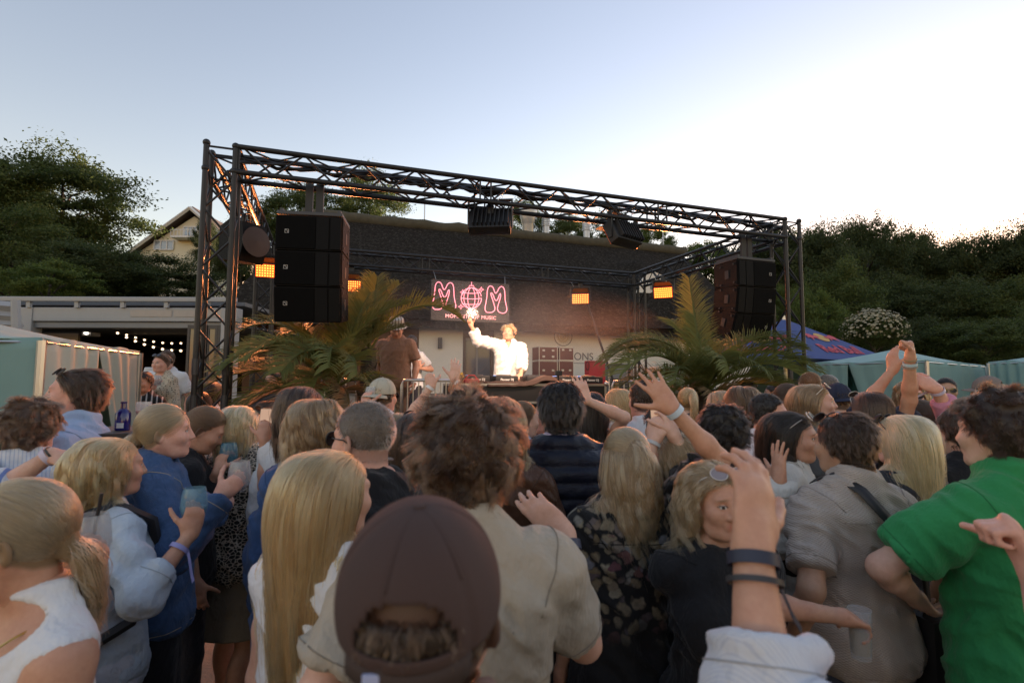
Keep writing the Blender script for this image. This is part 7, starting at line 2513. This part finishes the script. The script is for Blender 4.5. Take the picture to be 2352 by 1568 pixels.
# ---------------------------------------------------------------- middle
p = Person('woman in a brown satin blouse whose head is behind the curly-haired man', 1150, 902, 2.15, -8, 'f', 'fair', ('shoulder', 'light'), near=2, wear=('shortblouse', 'satin', (.085, .040, .024)), seed=24, pants=('long', 'plain', (.05, .025, .018)))
p = Person('man with black hair in a quilted navy vest over a pink striped shirt', 1287, 868, 2.35, 0, 'm', 'olive', ('short', 'black'), (3, 0, 0), near=2, wear=('vest', 'nylon', (.010, .013, .026)), seed=25, hn=7000, hk=dict(L=.06, lift=.35, noise=.12, grav=.7), fat=1.05)
p.top('vestshirt', ('shirt', 'stripe', (.60, .52, .58), (.50, .28, .38)), 1, 25)
p = Person('woman with pinned-up brown hair, hoop earring and a light blue striped shirt', 1203, 918, 3.35, -58, 'f', 'fair', ('bun', 'brown'), (-4, 0, 0), near=1, wear=('shirt', 'stripe', (.45, .58, .75), (.25, .38, .62)), seed=26)
p = Person('blonde woman in profile looking left beside the navy vest', 1256, 913, 3.55, 92, 'f', 'pink', ('long', 'blonde'), near=1, wear=('tee', 'plain', (.10, .10, .11)), seed=27)
p = Person('woman with long black hair and sunglasses on her head, arm raised', 1352, 894, 3.25, 4, 'f', 'fair', ('long', 'black'), near=1, wear=('sleeveless', 'plain', BLK), seed=28, arms={1: dict(wrist=(1345, 918, 3.0), pole=(1, 0, -.4), hand='wave', dir=(-.25, .2, 1), palm=(0, 1, 0))})
p.glasses('top')
p = Person('long-haired blonde woman glowing orange in the stage light', 1413, 888, 4.3, 50, 'f', 'pink', ('long', 'blonde'), near=1, wear=('sleeveless', 'plain', (.45, .38, .33)), seed=29)
p = Person('man with short dark hair in a white polo with a maroon collar', 1478, 868, 3.25, 10, 'm', 'pink', ('crop', 'dark'), near=1, wear=('polo', 'plain', WHITE), wearkw=dict(collar=fabric('plain', (.10, .015, .03))), seed=30)
p = Person('black-haired man in a black T-shirt holding up a phone, with a steel watch', 1522, 916, 2.55, 12, 'm', 'fair', ('short', 'black'), near=2, wear=('tee', 'plain', BLK), seed=31, hn=5000, arms={-1: dict(wrist=(1502, 1010, 2.3), pole=(-.5, -.3, -1), hand='hold', dir=(.2, .2, 1), palm=(.5, .8, 0)), 1: dict(wrist=(1548, 1000, 2.3), pole=(.5, -.3, -1), hand='hold', dir=(-.2, .2, 1), palm=(-.5, .8, 0))})
p.wristband(-1, (.5, .5, .5), .02, .008); phone('phone held up in both hands by the man in black', p, -1)
p = Person('woman with half-tied blonde hair in a dark floral blouse waving one arm', 1437, 976, 1.80, 6, 'f', 'tan', ('half', 'ash'), (8, 0, 0), near=2, wear=('blouse', 'floral', (.010, .010, .011)), pants=('long', 'linen', (.56, .58, .64)), seed=32, hn=9000, hk=dict(L=.36),
           arms={1: dict(wrist=(1545, 940, 1.68), pole=(1.0, -.1, -.15), hand='open', dir=(-.55, .15, .8), palm=(0, 1, .1))}, wearkw=dict(sleeve=.42, neck='crew'))
p.wristband(1, (.50, .62, .72), .01, .010, tail=(.10, .0, -.05))
p = Person('man with thick wavy black hair and sunglasses on top, in a dark shirt', 1655, 918, 2.20, -2, 'm', 'olive', ('tousled', 'black'), (0, 0, 0), near=2, wear=('shirt', 'plain', (.022, .018, .018)), seed=33, hn=7000, hk=dict(noise=.25))
p.glasses('top', (.3, .3, .32), (.4, .38, .36), metal=True)
p = Person('blonde woman looking down behind the waving arm', 1556, 985, 2.35, 40, 'f', 'pink', ('bob', 'ash'), (20, -12, 0), near=1, wear=('tee', 'plain', BLK), seed=34)
p = Person('woman with a blonde ponytail in front of the right palm', 1578, 888, 4.3, 0, 'f', 'fair', ('pony', 'blonde'), near=1, wear=('tee', 'plain', (.05, .05, .06)), seed=35, hk=dict(tie=(0, -.10, .06)))
p = Person('woman with a smooth ash blonde head left of the brown bob', 1648, 892, 3.9, 20, 'f', 'fair', ('shoulder', 'ash'), near=1, wear=('tee', 'plain', (.10, .10, .12)), seed=36)
p = Person('woman with a sleek brown bob and sunglasses on her head in a white shirt', 1702, 879, 3.2, -10, 'f', 'fair', ('bob', 'brown'), near=1, wear=('shirt', 'plain', WHITE), seed=37); p.glasses('top')
p = Person('man with a receding dark hairline and glasses in a white T-shirt, looking right', 1765, 900, 2.85, -105, 'm', 'pink', ('crop', 'black'), (-8, 0, 0), near=1, wear=('tee', 'plain', WHITE), seed=38, hk=dict(hl=.012), hn=4000); p.glasses('eyes', (.10, .09, .08), (.25, .2, .1), metal=True)
p = Person('dark-haired woman in a white blazer talking to the man in the knitted polo', 1822, 938, 2.12, -122, 'f', 'tan', ('long', 'black'), (-6, 0, 0), near=2, wear=('jacket', 'plain', (.60, .59, .55)), seed=39, hn=7000, hk=dict(L=.42),
           arms={1: dict(wrist=(1790, 1105, 1.86), pole=(-.4, -.5, -1), hand='open', dir=(.05, .1, 1), palm=(.9, .3, 0))})
p.wristband(1, (.45, .36, .16), .02, .010); p.glasses('top', (.03, .03, .03), (.4, .3, .15), metal=True)
p = Person('man in a beige knitted polo with a black crossbody strap', 1935, 935, 1.70, 12, 'm', 'olive', ('short', 'dark'), (8, 0, 0), near=2, wear=('polo', 'knit', (.47, .40, .35)), seed=40, hn=8000, hk=dict(L=.05, lift=.35, noise=.12, grav=.6), pants=('long', 'denim', (.06, .075, .12)), wearkw=dict(ease=.013, hem=.86), fat=1.0,
           arms={-1: dict(wrist=(1820, 1480, 1.62)), 1: dict(wrist=(2130, 1420, 1.75))})
p.glasses('top')
stp = thing('crossbody_bag', 'black crossbody bag slung over the back of the knitted polo', 'bag', p.base, p.yaw); stp.scale = (p.s,) * 3
cpts = [(-.085, .06, 1.47), (-.082, -.02, 1.512), (-.065, -.11, 1.475), (-.02, -.150, 1.40), (.05, -.156, 1.31), (.12, -.146, 1.20), (.175, -.11, 1.10), (.205, -.05, 1.02)]
vs = []
for i, q in enumerate(cpts):
    q = Vector(q); d = (Vector(cpts[min(i + 1, 7)]) - Vector(cpts[max(i - 1, 0)])).normalized(); n = Vector((q.x * .6, q.y + .0, (q.z - 1.3) * .5)).normalized(); w = d.cross(n).normalized() * .019
    vs += [q - w + n * .028, q + w + n * .028]
o = MB().add(vs, [(i * 2, i * 2 + 1, i * 2 + 3, i * 2 + 2) for i in range(7)]).build('strap', mat('black_nylon', (.014, .014, .017), .55), stp, True, None); o.modifiers.new('t', 'SOLIDIFY').thickness = .003
MB().bbox((.055, -.206, 1.262), (.10, -.184, 1.318), .004).build('buckle', ALU, stp)
MB().bbox((.17, -.16, .78), (.27, .06, 1.04), .03).build('pouch', mat('black_nylon', (.014, .014, .017), .55), stp, True)
p = Person('woman with very long straight platinum hair and sunglasses on her head', 2062, 945, 1.95, 14, 'f', 'fair', ('long', 'pale'), (8, 0, 0), near=2, wear=('tee', 'plain', (.03, .03, .035)), seed=41, hn=10000, hk=dict(L=.50))
p.glasses('top')
p = Person('woman with dark hair in a clip and a white top, face turned left', 2108, 915, 2.75, 30, 'f', 'fair', ('pony', 'dark'), (12, 0, 0), near=1, wear=('sleeveless', 'plain', WHITE), seed=42, hk=dict(L=.16)); p.glasses('eyes')
p = Person('dark-haired person stretching both bare arms up with bracelets', 1990, 893, 2.55, -6, 'f', 'tan', ('long', 'dark'), (0, 0, 0), near=2, wear=('tee', 'plain', NAVY), seed=43, hn=5000,
           arms={1: dict(wrist=(2092, 812, 2.35), pole=(.5, .1, -.6), hand='fist', dir=(.12, .1, 1), palm=(-.8, .3, 0)), -1: dict(wrist=(2072, 815, 2.55), pole=(-.6, .2, -.6), hand='relaxed', dir=(.05, .1, 1), palm=(.8, .3, 0))})
p.wristband(1, (.45, .62, .68), .03, .008, tail=(.01, -.01, -.05)); p.wristband(1, (.40, .30, .18), .005, .004); p.wristband(1, (.35, .30, .25), .045, .004); p.glasses('top', (.05, .05, .05), (.6, .58, .5), metal=True)
p = Person('woman with dark sunglasses and swept brown hair facing the camera on the right', 2092, 868, 3.5, 150, 'f', 'pink', ('bob', 'light'), near=1, wear=('tee', 'plain', WHITE), seed=44); p.glasses('eyes')
p = Person('person in a pink shirt pointing, head hidden behind the man in green', 2262, 905, 2.35, 24, 'm', 'pink', ('short', 'brown'), near=1, wear=('rolled', 'plain', (.56, .24, .34)), seed=45, arms={-1: dict(wrist=(2150, 893, 2.15), pole=(-.2, -.3, -1), hand='point', dir=(-.75, .2, .45), palm=(-.2, 1, -.2))}, wearkw=dict(sleeve=.85))
p.wristband(-1, (.55, .52, .70), .015, .008, tail=(-.10, 0, -.03))
p = Person('man with cropped black hair and aviator sunglasses facing the camera', 2172, 866, 4.2, 150, 'm', 'olive', ('buzz', 'black'), near=1, wear=('tee', 'plain', (.08, .08, .09)), seed=46); p.glasses('eyes', (.05, .05, .05), (.3, .25, .15), metal=True)
p = Person('man in a taupe cap behind the man in green', 2265, 862, 3.7, 40, 'm', 'fair', ('crop', 'brown'), near=1, wear=('tee', 'plain', (.2, .2, .21)), hk=dict(cap=1), seed=47); p.cap((.20, .165, .15))
p = Person('person in a black T-shirt and white collar left of the man in green', 2200, 925, 1.95, 6, 'm', 'fair', ('short', 'dark'), near=1, wear=('tee', 'plain', BLK), seed=48)

# ---------------------------------------------------------------- far right and back
p = Person('woman with a dark ponytail in profile, reddish light on her hair', 1812, 878, 3.7, -112, 'f', 'fair', ('pony', 'dark'), near=1, wear=('tee', 'plain', BLK), seed=49)
p = Person('smiling woman with glasses below the dark ponytail', 1836, 911, 3.3, -150, 'f', 'fair', ('bun', 'dark'), near=1, wear=('tee', 'plain', (.1, .1, .1)), seed=50); p.glasses('eyes', (.3, .3, .3), (.3, .25, .2), metal=True)
p = Person('young woman with brown hair and white sunglasses on top, looking right', 1878, 876, 2.95, -118, 'f', 'fair', ('shoulder', 'light'), (0, 6, 0), near=1, wear=('tee', 'plain', (.15, .14, .13)), seed=51, hn=4500); p.glasses('top', (.3, .28, .25), (.65, .62, .55))
p = Person('man with thin reddish hair beside the right truss tower', 1858, 853, 4.5, 10, 'm', 'pink', ('buzz', 'ginger'), near=1, wear=('tee', 'plain', NAVY), seed=52)
p = Person('grey-haired man with dark sunglasses looking left near the right tent', 1896, 858, 4.8, 70, 'm', 'pink', ('crop', 'grey'), near=1, wear=('shirt', 'plain', (.3, .36, .45)), seed=53); p.glasses('eyes')
p = Person('man in a navy cap worn backwards behind the young woman', 1922, 878, 3.5, 0, 'm', 'fair', ('crop', 'brown'), near=1, wear=('shirt', 'plain', (.4, .47, .55)), hk=dict(cap=1), seed=54); p.cap((.016, .022, .05), True)
p = Person('man in navy reaching out an arm below the parasol', 1716, 868, 5.6, -40, 'm', 'olive', ('crop', 'black'), near=0, wear=('tee', 'plain', NAVY), seed=55, arms={1: dict(wrist=(1778, 905, 5.4), pole=(0, -.3, -1), hand='open', dir=(1, 0, .4), palm=(0, 0, -1))})
gz_ = lambda px, d: ground_z(at(px, 800, d).x, d)
p = Person('person in a white shirt and patterned trousers under the blue parasol', 1724, 797, 9.3, -20, 'm', 'tan', ('short', 'dark'), near=0, z=gz_(1724, 9.3), ht=1.78, wear=('shirt', 'plain', WHITE), pants=('long', 'leopard', (.5, .5, .5), (.06, .06, .07)), seed=56)
p = Person('man in a black T-shirt standing beside the right truss tower', 1768, 800, 8.6, 80, 'm', 'pink', ('short', 'dark'), near=0, z=gz_(1768, 8.6), ht=1.80, wear=('tee', 'plain', BLK), seed=57)
p = Person('dark-haired person under the left corner of the parasol', 1612, 800, 10.5, 160, 'f', 'tan', ('bob', 'black'), near=0, z=gz_(1612, 10.5), ht=1.7, wear=('tee', 'plain', (.2, .2, .25)), seed=58)

# left back
p = Person('woman in a cropped polka-dot blouse and white jeans standing on the left bank', 371, 815, 6.3, 168, 'f', 'pink', ('bun', 'brown'), near=1, z=gz_(371, 6.3), ht=1.70, wear=('croptop', 'polka', (.55, .48, .36), (.05, .045, .04)), pants=('long', 'denim', (.52, .53, .56)), seed=59, arms={1: dict(wrist=(352, 890, 6.05), pole=(-.8, .2, -.8), hand='hold', dir=(.2, -.2, 1), palm=(.9, -.2, 0))})
p.glasses('top'); hold_glass('small glass held by the woman in polka dots', p, 1, 'wine_glass')
p = Person('man in a white T-shirt standing behind the polka-dot blouse', 383, 822, 6.9, 190, 'm', 'pink', ('crop', 'brown'), near=0, z=gz_(383, 6.9), ht=1.78, wear=('tee', 'plain', WHITE), seed=60)
p = Person('person in a black football shirt with the number 23 beside the left tent', 328, 884, 5.6, 180, 'm', 'tan', ('short', 'dark'), near=0, z=gz_(328, 5.6), ht=1.62, wear=('tee', 'stripe', BLK, (.4, .4, .4), 4.0), seed=61)
tn = text_obj('shirt_number', '23', .16, mat('number_white', (.75, .75, .75), .7, 0, 0), .004, p.root, 'CENTER'); tn.location = (0, .150, 1.17); tn.rotation_euler = (R(90), 0, PI)
p = Person('person in a white bucket hat inside the conservatory', 346, 790, 9.6, 150, 'f', 'tan', ('bob', 'brown'), near=0, z=gz_(346, 9.6), ht=1.6, wear=('tee', 'plain', (.3, .08, .06)), seed=62)
MB().lathe([(.135, 0), (.10, .02), (.088, .10), (.07, .115), (0, .118)], 24, Matrix.Translation(p.hw((0, -.01, .045)))).build('bucket_hat', mat('hat_white', (.55, .56, .58), .9), p.root, True, R(40))
p = Person('dark-haired person in a white shirt behind the left truss tower', 452, 896, 4.6, 60, 'f', 'tan', ('shoulder', 'black'), near=0, wear=('shirt', 'plain', WHITE), seed=63)
p = Person('person with reddish dark hair inside the left truss tower', 492, 872, 5.2, -30, 'f', 'tan', ('shoulder', 'dark'), near=0, wear=('shirt', 'plain', WHITE), seed=64)
p = Person('woman with an orange-lit face in profile at the left palm', 628, 916, 4.0, -62, 'f', 'tan', ('long', 'dark'), near=1, wear=('tee', 'plain', WHITE), seed=65)
p = Person('steward with a yellow collar behind the left palm', 627, 850, 6.9, 170, 'm', 'tan', ('crop', 'black'), near=0, wear=('polo', 'plain', (.03, .03, .035)), wearkw=dict(collar=fabric('plain', (.65, .65, .05))), seed=66, z=.15, ht=1.82)

# ---------------------------------------------------------------- on the stage
q = st(3.66, 2.20, SZ)
p = Person('performer in an open white shirt with headphones, one arm stretched up', 1168, 741, q.y, 178, 'm', (.60, .35, .24), ('tousled', 'blonde'), (-12, 8, 0), near=2, z=SZ + .003, wear=('rolled', 'linen', (.78, .76, .72)), seed=67, hn=5000, group='people on the stage', hk=dict(L=.06),
           arms={1: dict(wrist=(1082, 748, q.y - .15), pole=(-.3, .3, -1), hand='point', dir=(-.3, -.2, 1), palm=(0, -1, .1)), -1: dict(wrist=(1196, 868, q.y - .42), pole=(.8, .2, -.6), hand='relaxed', dir=(-.3, -.6, -.3), palm=(0, 0, -1))}, wearkw=dict(neck='v', ease=.028, flare=.05, sleeve=.84, fold=.010), pants=('long', 'plain', (.5, .48, .45)))
hp = MB(); hp.tube([p.hw((.092 * math.cos(t), -.01, .03 + .105 * math.sin(t))) for t in np.linspace(0, PI, 18)], .008, 8)
ho = hp.build('headphones', BLACKP, p.root, True)
for s in (-1, 1): MB().lathe([(0, 0), (.036, 0), (.034, .022), (0, .026)], 18, Matrix.Translation(p.hw((s * .080, -.008, -.005))) @ Matrix(p.fig.HR.tolist()).to_4x4() @ Matrix.Rotation(s * R(90), 4, 'Y')).build('ear_cup', BLACKP, ho, True)
q = st(1.85, 2.0, SZ)
p = Person('man in a brown T-shirt and striped bucket hat looking down beside the palm', 909, 783, q.y, 172, 'm', (.42, .24, .17), ('crop', 'black'), (18, -26, 0), near=1, z=SZ + .003, ht=1.80, wear=('tee', 'plain', (.20, .115, .080)), pants=('long', 'plain', (.17, .10, .07)), seed=68, group='people on the stage', fat=1.06, wearkw=dict(ease=.022))
MB().lathe([(.14, -.01), (.105, .02), (.092, .10), (.07, .112), (0, .114)], 28, Matrix.Translation(p.hw((0, -.01, .05))) @ Matrix(p.fig.HR.tolist()).to_4x4()).build('bucket_hat', fabric('stripe', (.55, .52, .46), (.12, .08, .06), 3.0), p.root, True, R(40))
p.wristband(-1, (.7, .7, .7), .01, .010)
q = st(2.25, 3.3, SZ)
p = Person('man in a white T-shirt filming with a phone behind the brown T-shirt', 945, 803, q.y, 150, 'm', 'tan', ('crop', 'black'), near=0, z=SZ + .003, ht=1.70, wear=('tee', 'plain', WHITE), seed=69, group='people on the stage', arms={-1: dict(wrist=(962, 845, q.y - .2), pole=(.6, 0, -1), hand='hold', dir=(0, 0, 1), palm=(0, 1, 0))})
# bottle on a bar table by the left tent
tb = thing('bar_table', 'dark bar table beside the left tent', 'table', Vector((at(300, 985, 3.0).x, 3.0, 0)))
tz = at(300, 985, 3.0).z
MB().lathe([(.30, tz - .03), (.30, tz), (0, tz)], 32).build('table_top', mat('dark_table', (.04, .035, .03), .5), tb, True, R(30)); MB().tube([(0, 0, .02), (0, 0, tz - .03)], .03, 10).build('column', BLACK, tb); MB().lathe([(.24, 0), (.24, .02), (.03, .035), (0, .035)], 24).build('foot', BLACK, tb, True, R(30))
bo = thing('blue_bottle', 'deep blue glass bottle with a white barcode label on the bar table', 'bottle', Vector((at(290, 985, 2.95).x, 2.92, tz + .002)))
hb = at(290, 923, 2.92).z - tz
gm, t, pp, o = nt('blue_glass'); pp.inputs['Base Color'].default_value = (.012, .010, .14, 1); pp.inputs['Roughness'].default_value = .08; pp.inputs['Specular IOR Level'].default_value = .8
MB().lathe([(.0, 0), (.034, 0), (.036, .01), (.036, hb * .58), (.030, hb * .66), (.014, hb * .76), (.0125, hb * .94), (.015, hb * .95), (.015, hb), (.0, hb)], 28).build('glass', gm, bo, True, R(40))
MB().add([(.0368 * math.sin(t), -.0368 * math.cos(t), z) for z in (hb * .08, hb * .26) for t in np.linspace(-.2, .75, 10)], [(i, i + 1, i + 11, i + 10) for i in range(9)]).build('label', mat('label_white', (.6, .6, .62), .7), bo)
ap = thing('spritz_glass', 'wine glass of orange drink on the bar table beside the blue bottle', 'glass', Vector((at(328, 985, 2.98).x, 2.98, tz + .002)))
gg, t, pp, o = nt('clear_glass'); pp.inputs['Base Color'].default_value = (.7, .72, .74, 1); pp.inputs['Alpha'].default_value = .3; pp.inputs['Roughness'].default_value = .04
MB().lathe([(.034, 0), (.005, .006), (.004, .05), (.03, .07), (.042, .10), (.036, .15), (.0345, .15), (.040, .10), (.028, .073), (0, .06)], 24).build('bowl', gg, ap, True, R(50)); MB().lathe([(0, .062), (.028, .075), (.039, .10), (0, .10)], 20).build('drink', mat('orange_drink', (.65, .12, .02), .15, 0, 0), ap, True, R(40))
# ================================================================ smoke
# drifting smoke on the stage, caught by the lamps
sm = MB().box((-3.2, -1.6, -1.0), (3.2, 1.6, 1.25)).build('stage_smoke')
sm.location = st(3.7, 2.4, 2.55); sm.rotation_euler = (0, 0, SY)
m_ = bpy.data.materials.new('stage_smoke'); m_.use_nodes = True
t_ = m_.node_tree; t_.nodes.clear(); b_ = NB(t_)
v_ = b_.n('VolumePrincipled'); o_ = t_.nodes.new('ShaderNodeOutputMaterial')
v_.inputs['Color'].default_value = (.85, .85, .86, 1); v_.inputs['Anisotropy'].default_value = .2
co_ = b_.coord()
ln = b_.n('VectorMath', operation='LENGTH'); b_.l(b_.mapping(co_, (1 / 3.0, 1 / 1.5, 1 / 1.0)), ln.inputs[0])
fall = b_.ramp(ln.outputs['Value'], [(.25, 1.0), (.95, 0.0)])
nz_ = b_.ramp(b_.noise(b_.mapping(co_, (1, 1, 1.8)), .9, 3, .6), [(.38, .15), (.68, 1.0)])
b_.l(b_.math('MULTIPLY', b_.math('MULTIPLY', fall, nz_), .13), v_.inputs['Density'])
b_.l(v_.outputs[0], o_.inputs['Volume'])
sm.data.materials.append(m_)
tag(sm, 'thin drifting smoke over the stage lit by the lamps', 'smoke', kind='stuff')
